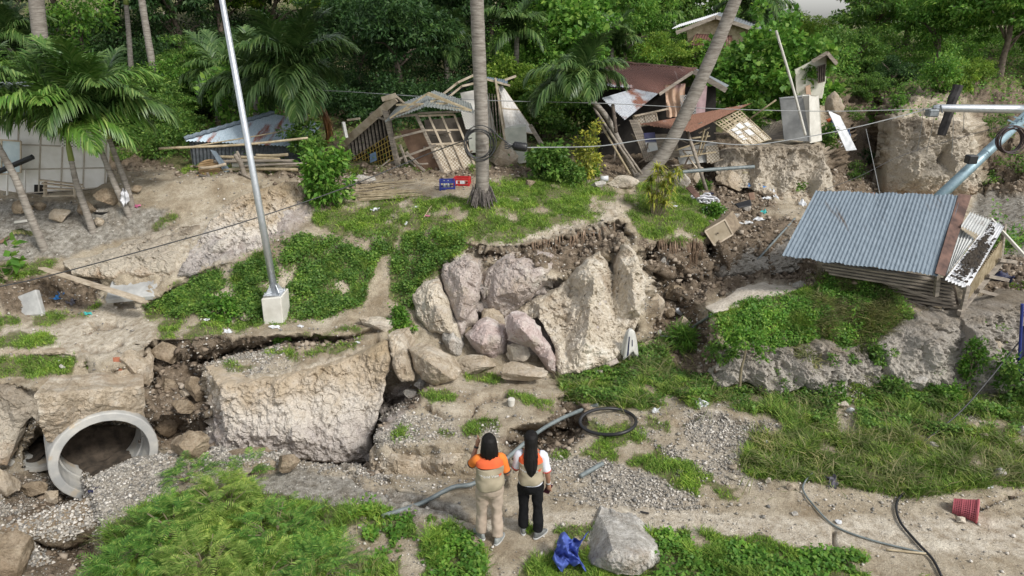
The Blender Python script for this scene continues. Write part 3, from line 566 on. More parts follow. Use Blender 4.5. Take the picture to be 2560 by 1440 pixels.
def mktrunk(b, top, r0, seed, limbs=5, spread=1.):
    """local coordinates, base at 0"""
    q = random.Random(seed); mb = MB(); top = Vector(top)
    pts = [Vector((0, 0, -.4))] + [Vector((q.uniform(-.1, .1) * top.z, q.uniform(-.1, .1) * top.z, 0)) * .4 + top * (k / 4) for k in range(5)]
    pts[1] = Vector(); mb.tube(curve_pts(pts, 12), [r0 * (1.2 - .75 * i / 12) for i in range(13)], 7)
    for i in range(limbs):
        a = pts[2].lerp(pts[4], q.random()); an = q.uniform(0, 6.28); e = a + Vector((cos(an) * spread * .65, sin(an) * spread * .65, spread * q.uniform(.25, .8)))
        mb.tube(curve_pts([a, a.lerp(e, .5) + Vector((0, 0, .1 * spread)), e], 5), [r0 * .4, r0 * .36, r0 * .3, r0 * .24, r0 * .18, r0 * .1], 5)
    return mb
def tree(base, rad, h, kind, mat, label, seed, group=None, cat='tree', name='tree', squash=1., bark=None):
    """base: world point; h: height of the crown's centre"""
    base = Vector(base); t = thing(name, label, cat, base, group)
    mktrunk(base, (0, 0, h), .035 + rad * .045, seed, 5, rad).build('trunk', bark or BARK2, t, world=False, smooth=True)
    copyob(CRM[kind, seed % 3], 'crown', LM[mat], t, (0, 0, h), (0, 0, seed * 1.7), (rad, rad, rad * squash)); return t
# ---- palms
def frond_mesh(L, curl, ll, seed, n=42, droop=.5, wl=.021, twist=.35):
    """pinnate frond in local space: starts at origin, grows along +Y and arches down"""
    r = np.random.default_rng(seed); ang = curl[0]; p = np.zeros(3); P = [p.copy()]; A = [ang]
    for i in range(n):
        ang -= curl[1] / n * (1 + 1.2 * i / n); p = p + L / n * np.array([0, cos(ang), sin(ang)]); P.append(p.copy()); A.append(ang)
    P = np.array(P); V = []; Fs = []; k = 0
    for i in range(3, n + 1):
        u = i / n; l = ll * (np.sin(np.pi * min(1, (u * .92 + .12)))**.7 * .9 + .1); T = np.array([0, cos(A[i]), sin(A[i])]); Nn = np.array([0, -sin(A[i]), cos(A[i])])
        for s in (-1, 1):
            for rep in range(2):
                b = P[i] + (P[i - 1] - P[i]) * rep * .5
                d = norm(np.array([s * 1., 0, 0]) * (1 - .35 * u) + T * (.45 + .7 * u) + Nn * (twist * .6 + r.normal() * .14) + r.normal(size=3) * .07)
                l_ = l * (.85 + .3 * r.random()); d2 = norm(d - np.array([0, 0, droop * (1 + r.random())])); d3 = norm(d2 - np.array([0, 0, droop * 1.6]))
                w = norm(np.cross(d, np.array([s * .3, 0, 1.]) + Nn)) * wl / 2
                a1 = b + d * l_ * .4; a2 = a1 + d2 * l_ * .35; a3 = a2 + d3 * l_ * .3
                V += [b - w * .6, b + w * .6, a1 + w, a1 - w, a2 + w * .8, a2 - w * .8, a3, a3 + w * .05]; Fs += [(k, k + 1, k + 2, k + 3), (k + 3, k + 2, k + 4, k + 5), (k + 5, k + 4, k + 7, k + 6)]; k += 8
    V = np.array(V); rad = .016 * L / 2 + .005; ring = []; q0 = k
    for i in range(0, n + 1, 3):
        rr = rad * (1 - .8 * i / n)
        for a in (0, 2.1, 4.2): ring.append(P[i] + np.array([cos(a) * rr, 0, sin(a) * rr]))
    for i in range(len(ring) // 3 - 1):
        for a in range(3): Fs.append((q0 + i * 3 + a, q0 + i * 3 + (a + 1) % 3, q0 + i * 3 + 3 + (a + 1) % 3, q0 + i * 3 + 3 + a))
    o = np_mesh('frond', np.vstack([V, np.array(ring)]), np.array(Fs), LM['palm']); d = o.data; bpy.data.objects.remove(o); return d
FR = [frond_mesh(1.0, (1.25, 1.1), .34, 1, droop=.4), frond_mesh(1.0, (1.0, 1.5), .33, 2, droop=.55), frond_mesh(1.0, (.6, 1.4), .33, 3, droop=.6), frond_mesh(1.0, (1.45, .6), .30, 4, droop=.25), frond_mesh(1.0, (-.6, .9), .3, 5, droop=1.2, wl=.03)]
def palm(trunk, r0, r1, nf, L, label, seed, mat='palm', shaft=0, dry=0, group='palm trees on the slope', lean=(0, 0), top=True, cat='palm tree', spread=(0, 6.283), low=.2):
    q = random.Random(seed); base = Vector(trunk[0]); t = thing('palm_tree', label, cat, base, group)
    pts = curve_pts([base + Vector((0, 0, -.3))] + list(trunk), 30); mb = MB()
    rs = [r0 * (1.35 if i < 2 else 1.12 if i < 4 else 1) * (1 - i / 30) + r1 * (i / 30) + (.004 if i % 2 else -.002) for i in range(31)]
    mb.tube(pts, rs, 12); mb.build('trunk', BARK, t, smooth=True)
    hd = pts[-1]; ax = (pts[-1] - pts[-3]).normalized()
    if shaft: s = MB(); s.tube([hd - ax * .02, hd + ax * shaft * .5, hd + ax * shaft], [r1 * 1.25, r1 * 1.15, r1 * .5], 10); s.build('crownshaft', SHAFT, t, smooth=True); hd = hd + ax * shaft * .9
    if top:
        for i in range(nf):
            az = spread[0] + (spread[1] - spread[0]) * (i + q.uniform(-.3, .3)) / nf + seed; tier = q.random(); k = 3 if tier < .25 else 0 if tier < .6 else 1 if tier < 1 - low else 2
            o = copyob(FR[k], 'frond', LM[mat], t, hd - ORG[t.name], (q.uniform(-.1, .1) + lean[0], q.uniform(-.1, .1) + lean[1], az), [L * q.uniform(.85, 1.12)] * 3)
        for i in range(dry):
            o = copyob(FR[4], 'frond', LM['brown'], t, hd - ORG[t.name] - ax * .08, (0, 0, -1.2 + i * .9 + q.uniform(-.2, .2)), [L * .8] * 3); o['label'] = 'hanging dead brown frond'
    return t
# distance helper: trunk through photo pixels at a given distance each
def TP(*a): return [PY(*p) for p in a]
g = G(110, 622); palm([g] + TP((75, 540, g.y), (40, 450, g.y), (0, 375, g.y), (-25, 330, g.y)), .095, .055, 10, 1.8, 'grey ringed palm leaning left beside the white house, leftmost trunk of the four', 3, 'palm', .35, low=.05)
g = G(232, 578); palm([g] + TP((212, 520, g.y), (190, 455, g.y), (178, 400, g.y + .05)), .09, .05, 13, 2.1, 'palm with a green crownshaft in front of the white house wall', 5, 'palmbright', .5, low=0)
g = G(322, 538); palm([g] + TP((295, 480, g.y), (262, 400, g.y + .1), (238, 335, g.y + .1)), .078, .048, 10, 2.0, 'thin ringed palm leaning left, third trunk from the left on the dirt terrace', 8, 'palmbright', .3, low=0)
g = G(330, 520); palm([g] + TP((318, 470, g.y), (292, 400, g.y), (272, 345, g.y)), .078, .045, 10, 2.0, 'ringed palm with a pink cloth at its foot, rightmost of four', 13, 'palm', .3, low=0)
g = G(752, 400); palm([g] + TP((765, 350, g.y), (762, 300, g.y), (748, 232, g.y)), .11, .08, 24, 2.2, 'bushy coconut palm with a dead brown frond behind the tin roofed shed', 21, 'palm', .25, 1)
g = G(640, 340); palm([g] + TP((640, 280, g.y), (636, 235, g.y)), .11, .07, 14, 1.7, 'smaller coconut palm in the shade left of the bushy one', 26, 'palm', .2)
g = G(1590, 445); palm([g] + TP((1560, 380, g.y), (1515, 290, g.y), (1462, 235, g.y)), .085, .06, 19, 1.75, 'slender mossy palm bent over left of the rusty roofed house', 33, 'palm', .25)
g = G(412, 300); palm([g] + TP((392, 220, g.y), (370, 100, g.y), (345, -60, g.y), (335, -150, g.y)), .13, .09, 12, 2.4, 'tall thin coconut palm standing behind the four small palms', 38, 'palm')
g = G(335, 270); palm([g] + TP((328, 180, g.y), (322, 90, g.y), (315, 10, g.y)), .10, .07, 12, 1.9, 'slim palm with a small hanging crown at the top edge', 44, 'palmbright', .35, 0)
g = G(128, 300); palm([g] + TP((118, 200, g.y), (100, 90, g.y), (85, -60, g.y), (75, -180, g.y)), .24, .2, 12, 3, 'thick grey coconut trunk rising out of the dark wood at the left', 52)
for i, (bx, by, tx, ty, L) in enumerate([(1290, 260, 1292, 90, 1.9), (1525, 220, 1530, 120, 1.8), (1885, 150, 1885, 40, 2.6), (1630, 130, 1625, 40, 2.6), (40, 300, 25, 120, 1.8), (545, 300, 552, 205, 1.8), (1120, 250, 1115, 130, 1.9)]):
    g = G(bx, by); palm([g, PY((bx + tx) / 2, (by + ty) / 2, g.y), PY(tx, ty, g.y)], .12, .09, 15, L, ['palm with upright fronds behind the thick coconut trunk', 'short palm just above the rusty roof', 'tall palm against the sky beyond the leafy tree', 'bright palm far behind between the trees', 'shaded palm at the left edge of the wood', 'palm in deep shade behind the laundry', 'shaded palm above the collapsed huts'][i], 60 + i * 5, 'palmbright' if i in (3,) else 'palm')
# the two big coconut trunks whose crowns are above the picture
g = G(1205, 508); gy0 = g.y
palm([g] + TP((1206, 440, gy0), (1204, 300, gy0), (1196, 100, gy0), (1190, -60, gy0), (1180, -420, gy0)), .15, .13, 14, 3.2, 'thick upright coconut trunk on the grassy mound, with a cable coil tied to it', 71)
TR = MB()
for i in range(70):
    a = random.uniform(0, 6.28); r_ = random.uniform(.2, .36); z = random.uniform(0, .32)
    TR.tube([g + Vector((cos(a) * .2, sin(a) * .2, z + .08)), g + Vector((cos(a) * r_, sin(a) * r_, z - .25))], [.022, .012], 5)
ROOTM = simple('root_mass', (.06, .05, .045), (.16, .14, .125), 20, .95, .5)
TR.build('root_mass', ROOTM, bpy.data.objects[[o.name for o in S.objects if o.get('label', '').startswith('thick upright coconut')][0]])
g = G(1610, 455); gy1 = g.y
palm([g + Vector((-.25, 0, -.1))] + TP((1650, 400, gy1), (1710, 290, gy1), (1775, 150, gy1), (1830, 20, gy1), (1900, -160, gy1), (2010, -420, gy1)), .19, .14, 14, 3.4, 'thick coconut trunk leaning steeply right across the rusty roofed house', 83)
# ---- the wood behind: each tree its own thing, base pixel, radius, height, kind, colour
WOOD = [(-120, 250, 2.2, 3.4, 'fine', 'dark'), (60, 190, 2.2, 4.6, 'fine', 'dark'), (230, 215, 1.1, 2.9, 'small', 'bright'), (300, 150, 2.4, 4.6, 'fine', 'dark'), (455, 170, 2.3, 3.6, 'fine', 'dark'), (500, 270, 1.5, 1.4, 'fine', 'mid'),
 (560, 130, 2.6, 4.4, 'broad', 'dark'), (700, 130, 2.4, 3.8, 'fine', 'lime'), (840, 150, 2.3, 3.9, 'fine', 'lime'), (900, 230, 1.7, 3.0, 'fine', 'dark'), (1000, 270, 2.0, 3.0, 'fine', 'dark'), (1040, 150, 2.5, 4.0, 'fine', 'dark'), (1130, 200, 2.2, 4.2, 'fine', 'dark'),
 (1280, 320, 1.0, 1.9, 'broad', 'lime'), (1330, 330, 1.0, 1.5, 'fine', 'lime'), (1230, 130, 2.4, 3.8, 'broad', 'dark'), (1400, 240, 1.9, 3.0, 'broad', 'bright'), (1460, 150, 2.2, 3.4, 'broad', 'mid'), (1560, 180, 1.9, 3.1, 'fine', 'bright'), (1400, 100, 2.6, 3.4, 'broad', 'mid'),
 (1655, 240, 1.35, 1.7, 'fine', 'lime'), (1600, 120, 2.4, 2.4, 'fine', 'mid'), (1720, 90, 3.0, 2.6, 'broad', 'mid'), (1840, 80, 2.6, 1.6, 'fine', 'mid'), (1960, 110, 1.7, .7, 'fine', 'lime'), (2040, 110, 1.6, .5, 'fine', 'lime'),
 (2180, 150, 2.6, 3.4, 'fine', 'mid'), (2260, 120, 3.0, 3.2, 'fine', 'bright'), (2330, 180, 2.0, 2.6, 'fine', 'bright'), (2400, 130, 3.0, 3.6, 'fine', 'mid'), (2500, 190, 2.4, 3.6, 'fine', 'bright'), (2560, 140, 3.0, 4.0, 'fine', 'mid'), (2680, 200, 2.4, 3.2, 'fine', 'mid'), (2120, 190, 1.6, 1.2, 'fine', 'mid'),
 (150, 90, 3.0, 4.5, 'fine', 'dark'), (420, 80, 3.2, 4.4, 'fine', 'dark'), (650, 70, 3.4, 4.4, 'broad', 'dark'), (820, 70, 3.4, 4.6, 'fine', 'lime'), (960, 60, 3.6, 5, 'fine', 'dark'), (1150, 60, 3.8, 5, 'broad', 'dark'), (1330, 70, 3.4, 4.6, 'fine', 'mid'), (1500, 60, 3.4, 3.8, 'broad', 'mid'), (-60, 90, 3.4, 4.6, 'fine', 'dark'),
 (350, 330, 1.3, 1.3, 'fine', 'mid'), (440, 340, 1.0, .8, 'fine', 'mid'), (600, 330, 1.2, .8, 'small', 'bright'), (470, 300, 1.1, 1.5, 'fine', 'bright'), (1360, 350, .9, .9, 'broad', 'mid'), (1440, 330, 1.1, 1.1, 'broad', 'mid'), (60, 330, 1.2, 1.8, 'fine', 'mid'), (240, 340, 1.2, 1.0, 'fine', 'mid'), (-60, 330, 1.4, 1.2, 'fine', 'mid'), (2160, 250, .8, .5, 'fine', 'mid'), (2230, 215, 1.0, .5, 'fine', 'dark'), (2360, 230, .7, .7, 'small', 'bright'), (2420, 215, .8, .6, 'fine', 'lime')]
DESC = {'dark': 'dark green', 'mid': 'mid green', 'bright': 'bright green', 'lime': 'yellow green'}; KND = {'fine': 'feathery', 'broad': 'broad leaved', 'small': 'open crowned'}
def where(px, py):
    h = 'over the white house' if px < 260 else 'behind the striped umbrella' if px < 540 else 'above the shed with the tin roof' if px < 820 else 'above the collapsed huts' if px < 1170 else 'right of the thick coconut trunk' if px < 1420 else 'left of the rusty roofed house' if px < 1600 else 'behind the rusty roof' if px < 1760 else 'behind the leaning coconut trunk' if px < 1920 else 'beside the patch of sky' if px < 2110 else 'over the ravine' if px < 2320 else 'above the earth pillar' if px < 2480 else 'at the right edge'
    return h
seen = {}
for i, (px, py, r_, h, k, c_) in enumerate(WOOD):
    depth = 'far' if py < 100 else 'shrubby low' if h < 1.6 else 'near' if py > 210 else 'tall'
    lb = f"{depth} {DESC[c_]} {KND[k]} tree {where(px, py)}"
    seen[lb] = seen.get(lb, 0) + 1
    if seen[lb] > 1: lb = lb.replace(' tree ', [' tree at the right ', ' smaller tree ', ' last tree '][min(seen[lb] - 2, 2)])
    g = G(px, py); tree(g, r_, h * .85, k, c_, lb, i + 1, 'trees of the wood on the slope')
# big broad leaved tree by the leaning trunk
g = PY(1900, 340, 24.0)
t = thing('tree', 'large bright green broad leaved tree beside the leaning coconut trunk', 'tree', g)
mktrunk(g, (0, 0, 1.5), .1, 5, 8, 1.5).build('trunk', BARK2, t, world=False)
V, Fc = crown(900, (1.85, 1.5, 1.85), 140, 80, .17, .15, .9, .17, hollow=.5, low=-.8); np_mesh('crown', V + np.array([0, 0, 1.95]), Fc, LM['bright'], t, world=False)
# ---- smaller plants
def bush(px, py, r_, h, mat, label, seed, L=.09, Wd=.045, nc=40, per=35, y=None, cat='shrub', squash=None, spread=.3, group=None, up=.6, stems=5):
    g = PY(px, py, y) if y else G(px, py); t = thing('shrub', label, cat, g, group)
    V, Fc = crown(seed, (r_, r_, (squash or 1) * r_), nc, per, L, Wd, .9, spread, low=-1, up=up); np_mesh('foliage', V + np.array([0, 0, h]), Fc, LM[mat], t, world=False)
    q = random.Random(seed); mb = MB()
    for i in range(stems): mb.tube([(q.uniform(-.05, .05), q.uniform(-.05, .05), -.1), (q.uniform(-.4, .4) * r_, q.uniform(-.4, .4) * r_, h * .7), (q.uniform(-.7, .7) * r_, q.uniform(-.7, .7) * r_, h * 1.2)], [.018, .012, .006], 5)
    mb.build('stem', STEM, t, world=False); return t
bush(820, 520, .5, .75, 'bright', 'glossy bright green shrub at the left end of the mound', 401, .13, .06, 60, 40, squash=1.7, spread=.28)
bush(775, 440, .42, .9, 'mid', 'leafy shrub in front of the tin shed log pile', 402, .12, .05, 40, 36, y=17.2, squash=1.2)
bush(1370, 450, .45, .5, 'mid', 'dark leafy shrub right of the coconut mound', 403, .12, .07, 40, 36, squash=1.1)
bush(1460, 450, .36, .6, 'yellow', 'yellow green spotted shrub between the mound and the huts', 404, .08, .04, 45, 40, squash=1.9)
bush(1430, 460, .35, .3, 'mid', 'low green shrub under the yellow green one', 405, .08, .04)
bush(1350, 440, .3, .35, 'bright', 'small bright shrub behind the black cable splice', 406, .1, .05)
def spiky(px, py, heads, label, seed, mat='yellow'):
    g = G(px, py); t = thing('shrub', label, 'shrub', g); q = np.random.default_rng(seed); P = []; D = []; mb = MB()
    for (dx, dz) in heads:
        c = np.array([dx, q.uniform(-.12, .12), dz]); mb.tube([(dx * .3, 0, -.1), (dx * .7, c[1] * .5, dz * .5), tuple(c)], [.02, .015, .01], 5)
        for k in range(42):
            a = q.uniform(0, 6.28); e = q.uniform(-.5, 1.2); P.append(c + q.normal(size=3) * .03); D.append([cos(a) * cos(e), sin(a) * cos(e), sin(e)])
    P = np.array(P); D = np.array(D); V, Fc = kites(P, D, np.tile([0, 0, 1.], (len(P), 1)) + D * .2, q.uniform(.18, .3, len(P)), np.full(len(P), .035), .3); np_mesh('foliage', V, Fc, LM[mat], t, world=False); mb.build('stem', STEM, t, world=False)
spiky(1640, 540, [(0, .95), (.2, .9), (-.15, .8), (.1, .7), (-.2, .55), (.22, .55), (0, .45), (-.1, .3), (.15, .3), (.42, 1.0), (-.05, 1.1), (.3, .75)], 'bright yellow spiky leaved shrub on the grassy clump', 7)
bush(2060, 360, .35, .25, 'mid', 'small dark shrub growing on the ravine wall', 408, .08, .05, y=20.5)
bush(2120, 460, .4, .3, 'mid', 'dark shrub hanging in the ravine left of the earth pillar', 409, .07, .035, y=20.4)
bush(1880, 310, .5, .2, 'mid', 'low shrub left of the concrete wall block', 410, .1, .06, y=20.8)
bush(2350, 210, .5, .4, 'bright', 'fresh green shrub on top of the earth pillar', 411, .1, .05, y=23)
bush(2395, 230, .45, .5, 'lime', 'lime green shrub beside the charred post', 412, .1, .05, y=23.5)
bush(1780, 545, .22, .12, 'bright', 'small grass green shrub by the white netting', 413, .09, .03)
bush(2550, 1000, .5, .3, 'mid', 'green shrub under the blue banner', 414, .08, .05)
bush(2420, 960, .16, .45, 'bright', 'narrow creeper climbing the grey rock face', 415, .05, .035, squash=3.2)
bush(2556, 800, .35, .5, 'lime', 'yellowing shrub on the right edge above the banner', 416, .08, .04, y=12.6)
bush(1700, 860, .28, .12, 'bright', 'tussock of bright grass right of the cloth on the stake', 417, .2, .015, up=.1)
bush(1000, 815, .24, .12, 'bright', 'round green weed clump above the cliff corner', 418, .07, .03)
bush(20, 690, .5, .2, 'bright', 'large leaved weed at the left edge beyond the road', 419, .22, .17, 12, 6)
bush(555, 790, .3, .15, 'bright', 'light green weed clump left of the lamp post block', 420, .06, .045)
for i, (px, py, r_, h, mt, lb) in enumerate([(1800, 900, .28, .1, 'mid', 'weed clump hanging at the left foot of the hump'), (1900, 905, .3, .1, 'bright', 'weed clump hanging over the grey rock under the hump, left'), (2010, 915, .26, .1, 'dry', 'straw coloured weed clump draped over the middle of the hump rock'), (2100, 915, .3, .1, 'mid', 'weed clump draped over the hump rock, right of the straw coloured one'), (2200, 905, .26, .15, 'mid', 'weed clump between the hump and the grey rock face'), (1960, 985, .3, .12, 'mid', 'reddish green weeds at the foot of the hump rock'), (2080, 1000, .28, .1, 'mid', 'weeds left of the small scree'), (2230, 990, .3, .12, 'mid', 'weeds right of the small scree'), (2370, 1000, .25, .1, 'bright', 'weeds under the grey rock face'), (2330, 940, .14, .12, 'bright', 'grass tuft beside the grey boulder'),
    (2480, 340, .5, .3, 'mid', 'green shrub on the dark slope right of the earth pillar'), (2545, 430, .5, .2, 'bright', 'leafy shrub below the coil of dark cable'), (2470, 450, .4, .1, 'mid', 'low shrub behind the slanting pole'), (2130, 300, .4, .2, 'mid', 'bush high on the ravine slope'), (2210, 300, .35, .1, 'bright', 'bush left of the earth pillar top'), (2250, 262, .3, .15, 'bright', 'small bush on the back of the earth pillar'), (2170, 400, .35, .1, 'dark', 'dark bush deep in the ravine'), (1990, 470, .2, .1, 'mid', 'small weed at the cliff foot by the roof corner'), (1760, 470, .2, .05, 'mid', 'small weed among the debris'), (2280, 740, .3, .15, 'mid', 'weeds under the front boards of the shack'), (2460, 830, .3, .1, 'mid', 'weeds on top of the grey rock face'), (1480, 440, .25, .2, 'bright', 'leafy plant behind the yellow green shrub'), (700, 850, .16, .03, 'bright', 'grass tuft overhanging the fissure')]):
    bush(px, py, r_, h, mt, lb, 440 + i, .07 if mt != 'dry' else .16, .035 if mt != 'dry' else .012, nc=26, per=34, squash=.8, stems=2)
# sparse sapling spreading behind the tin roof on the right
g = PY(2500, 700, 15); t = thing('sapling', 'sparse bright leaved sapling spreading behind the tin roofed shack', 'sapling', g); q = np.random.default_rng(5); mb = MB(); P = []
for k in range(26):
    a = q.uniform(-2.6, .6); e = q.uniform(.35, 1.3); L_ = q.uniform(1.2, 2.7); d = Vector((cos(a) * cos(e), sin(a) * .35 * cos(e), sin(e)))
    p = [Vector((q.uniform(-.4, .5), q.uniform(0, .4), .2)) + d * L_ * s + Vector((0, 0, -.22 * s * s * L_)) for s in (0, .33, .66, 1)]; mb.tube(p, [.014, .01, .007, .004], 4)
    for j in range(110): s = q.uniform(.25, 1); P.append(np.array(p[0].lerp(p[3], s)) + q.normal(size=3) * .1)
P = np.array(P); V, Fc = kites(P, q.normal(size=P.shape), np.array([0, 0, 1.]) + q.normal(size=P.shape) * .4, q.uniform(.06, .12, len(P)), np.full(len(P), .055)); np_mesh('foliage', V, Fc, LM['fern'], t, world=False); mb.build('stem', STEM, t, world=False)
# ---- feathery foreground shrubs
def bipinnate(seed, L=.34, n=11):
    r = np.random.default_rng(seed); P = []; D = []; LL = []; WW = []
    for i in range(1, n + 1):
        u = i / n; base = np.array([0, L * u, .1 * L * np.sin(u * 2.6) - .25 * L * u * u]); l = L * .34 * (np.sin(np.pi * (.15 + .8 * u))**.6)
        for s in (-1, 1): P.append(base); D.append([s, .45 + .5 * u, -.15 + .1 * r.normal()]); LL.append(l); WW.append(L * .055)
    P += [np.zeros(3), np.array([0, L * .4, .05 * L])]; D += [[0, 1, .1], [0, 1, -.2]]; LL += [L * .5, L * .6]; WW += [.006, .006]
    return np.array(P), np.array(D, float), np.array(LL), np.array(WW)
def feather(px, py, r_, h, nfr, label, seed, L=.34, tilt=.5, mats='fern'):
    g = G(px, py); t = thing('shrub', label, 'shrub', g, 'feathery shrubs in the foreground'); r = np.random.default_rng(seed); VV = []; FF = []; k = 0
    for i in range(nfr):
        P, D, LL, WW = bipinnate(i, L * r.uniform(.6, 1.25)); a = r.uniform(0, 6.28); rr = r_ * r.random()**.5; c = np.array([cos(a) * rr, sin(a) * rr, h * (1 - .6 * (rr / r_)**2) * r.uniform(.4, 1.05)])
        az = a + r.normal() * .9 - pi / 2; Rz = np.array(Matrix.Rotation(az, 3, 'Z') @ Matrix.Rotation(r.uniform(-.9, 1.6) * tilt, 3, 'X')); P = P @ Rz.T + c; D = D @ Rz.T
        V, Fc = kites(P, D, np.tile([0, 0, 1.], (len(P), 1)) + r.normal(size=3) * .25, LL, WW, .08); VV.append(V); FF.append(Fc + k); k += len(V)
    np_mesh('foliage', np.vstack(VV), np.vstack(FF), LM[mats], t, world=False); mb = MB()
    for i in range(9): a = r.uniform(0, 6.28); mb.tube([(0, 0, -.1), (cos(a) * r_ * .4, sin(a) * r_ * .4, h * .5), (cos(a) * r_ * .8, sin(a) * r_ * .8, h * .8)], [.012, .008, .004], 5)
    mb.build('stem', STEM, t, world=False)
for i, (px, py, r_, h, nf, lb) in enumerate([(440, 1340, .42, .36, 120, 'feathery leaved shrub spreading over the gravel slab edge'), (560, 1290, .42, .5, 130, 'tallest feathery shrub, in front of the gravel slab'), (690, 1350, .42, .38, 120, 'feathery shrub beside the sunlit grass, right of the tallest one'), (340, 1440, .42, .30, 100, 'feathery shrub at the bottom edge next to the cracked slabs'), (520, 1440, .45, .36, 120, 'feathery shrub at the bottom edge below the tallest one'), (800, 1440, .42, .28, 90, 'feathery shrub at the bottom edge left of the path'), (620, 1190, .22, .12, 26, 'few feathery sprigs lying on the gravel slab'), (655, 1460, .4, .32, 90, 'feathery shrub at the bottom edge between two others'), (470, 1200, .25, .18, 30, 'low feathery sprigs beside the nearest pipe')]):
    feather(px, py, r_, h, int(nf * 1.25), lb, 500 + i, L=.25, mats=['fern', 'fern2', 'fern'][i % 3])
blades('dry_grass', win((200, 1640), (240, 1360), (400, 1250), (900, 1300), (1000, 1640)) * (fbm(POS, 3, 2, 8) > -.1), 5000, .3, .006, LM['dry'], 'dry stalks among the foreground shrubs', 14, lean=.8) if False else None
# ---- grass and ground cover (uncountable)
def blades(name, mask, n, h, w, mat, label, seed, clump=3., lean=.5, zmin=.25, cat='grass'):
    P, N, r = scatter(mask, n, seed, zmin); n = len(P)
    k = np.clip(.6 + .65 * fbm(P, clump, 2, seed), .2, 1.5); h_ = h * k * r.uniform(.5, 1.3, n); a = r.uniform(0, 6.28, n)
    D = norm(np.stack([np.cos(a) * lean, np.sin(a) * lean, np.ones(n)], -1) + r.normal(size=(n, 3)) * .2 + N * .3)
    side = np.stack([-np.sin(a + r.normal(size=n)), np.cos(a), np.zeros(n)], -1) * (w * r.uniform(.6, 1.3, n))[:, None] / 2
    out = np.stack([np.cos(a), np.sin(a), np.zeros(n)], -1); H = h_[:, None]
    mid = P + D * H * .55; tip = P + D * H + out * H * .35 - np.array([0, 0, 1]) * H * .15; P = P - D * .02
    V = np.stack([P - side, P + side, mid + side * .7, tip], 1); V2 = np.stack([P - side, mid + side * .7, tip, mid - side * .7], 1)
    V = np.stack([P, mid + side, tip, mid - side], 1).reshape(-1, 3)
    tag(np_mesh(name, V, np.arange(4 * n).reshape(-1, 4), mat), label, cat, kind='stuff')
def cover(name, mask, n, L, mat, label, seed, hmax=.12, zmin=-.3, cat='ground cover', Wr=.75):
    P, N, r = scatter(mask, n, seed, zmin); n = len(P); hh_ = hmax * np.clip(.5 + .8 * fbm(P, 2.5, 3, seed), 0, 1.4) * r.random(n)**.5
    P = P + (N * .5 + np.array([0, 0, .5])) * hh_[:, None] + r.normal(size=P.shape) * .01
    D = norm(r.normal(size=P.shape) * np.array([1, 1, .5])); k = r.uniform(.6, 1.3, n); V, Fc = kites(P, D, norm(N + r.normal(size=P.shape) * .5 + np.array([0, -.25, .3])), L * k, L * Wr * k)
    tag(np_mesh(name, V, Fc, mat), label, cat, kind='stuff')
patch = np.clip(blur(Zg, 8) * 1.15 - .12, 0, 1)**1.6 * (.12 + .88 * np.clip(.75 + fbm(POS, 3.2, 3, 77) * 1.3 + .3 * fbm(POS, 11, 2, 78), 0, 1))
def win(*poly): return inpoly(PX, PYg, poly).astype(float)
VN = win((350, 770), (480, 700), (600, 650), (700, 595), (1000, 595), (940, 660), (900, 770), (740, 810), (600, 800), (450, 800)) 
VN2 = win((975, 640), (1020, 585), (1160, 590), (1150, 650), (1060, 700), (1030, 800), (970, 800))
HUMP = win((1770, 770), (1990, 735), (2100, 680), (2230, 740), (2300, 790), (2230, 880), (2050, 900), (1900, 880), (1790, 880))
VAL = win((1380, 900), (1640, 840), (2120, 940), (3040, 920), (3040, 1260), (1840, 1260), (1840, 1080), (1380, 1020))
FORE = win((-480, 1640), (-480, 1240), (1240, 1240), (1240, 1640)); FORE2 = win((1280, 1640), (1280, 1290), (3040, 1290), (3040, 1640))
MND = win((760, 420), (1800, 420), (1800, 620), (760, 620)); BACK = win((-480, -200), (3040, -200), (3040, 420), (-480, 420))
rest = np.clip(1 - VN - VN2 - HUMP - VAL - FORE - FORE2 - MND - BACK, 0, 1)
blades('grass', patch * MND, 60000, .11, .012, LM['grass'], 'short bright grass on the mound round the coconut trunk', 1)
blades('grass', patch * (rest), 50000, .09, .010, LM['grass'], 'short grass patches on the broken ledges', 2)
blades('grass', patch * VAL, 80000, .17, .012, LM['grass2'], 'tufted grass on the flat ground at the right', 3)
blades('grass', patch * FORE, 60000, .17, .009, LM['grass'], 'foreground grass left of the path', 4)
blades('grass', patch * FORE2, 50000, .10, .009, LM['grass'], 'foreground grass right of the path around the big rock', 5)
blades('grass', np.clip(HUMP + VN * .5 + VN2, 0, 1) * patch, 50000, .15, .010, LM['grass2'], 'grass on the hump and the lamp post slope', 6)
DRY = win((2040, 700), (2180, 690), (2260, 790), (2240, 900), (2100, 900), (2040, 820)) + .15 * VAL
blades('dry_grass', DRY * np.clip(patch + .3 * DRY, 0, 1), 20000, .36, .011, LM['dry'], 'long straw coloured grass draped over the hump', 7, lean=1.1, zmin=-1)
cover('creeper', blur(VN + VN2 * .8, 6) * np.clip(patch + .03, 0, 1), 40000, .045, LM['mid'], 'leafy creeper covering the slope around the lamp post', 8, .2)
cover('weeds', blur(HUMP, 5) * np.clip(patch + .04, 0, 1), 24000, .045, LM['bright'], 'leafy weeds covering the hump beside the shack', 9, .16)
cover('weeds', win((1380, 890), (1640, 850), (2120, 930), (2560, 960), (2560, 1100), (2200, 1090), (1900, 1040), (1400, 1000)) * patch, 26000, .05, LM['mid'], 'low weeds along the foot of the rock face', 10, .2)
cover('weeds', (win((880, 1270), (1000, 1240), (1200, 1340), (1240, 1640), (850, 1640)) + win((1640, 1330), (2200, 1400), (2300, 1640), (1500, 1640), (1640, 1440))) * patch, 15000, .055, LM['bright'], 'broad leaved weeds in the foreground grass', 11, .13)
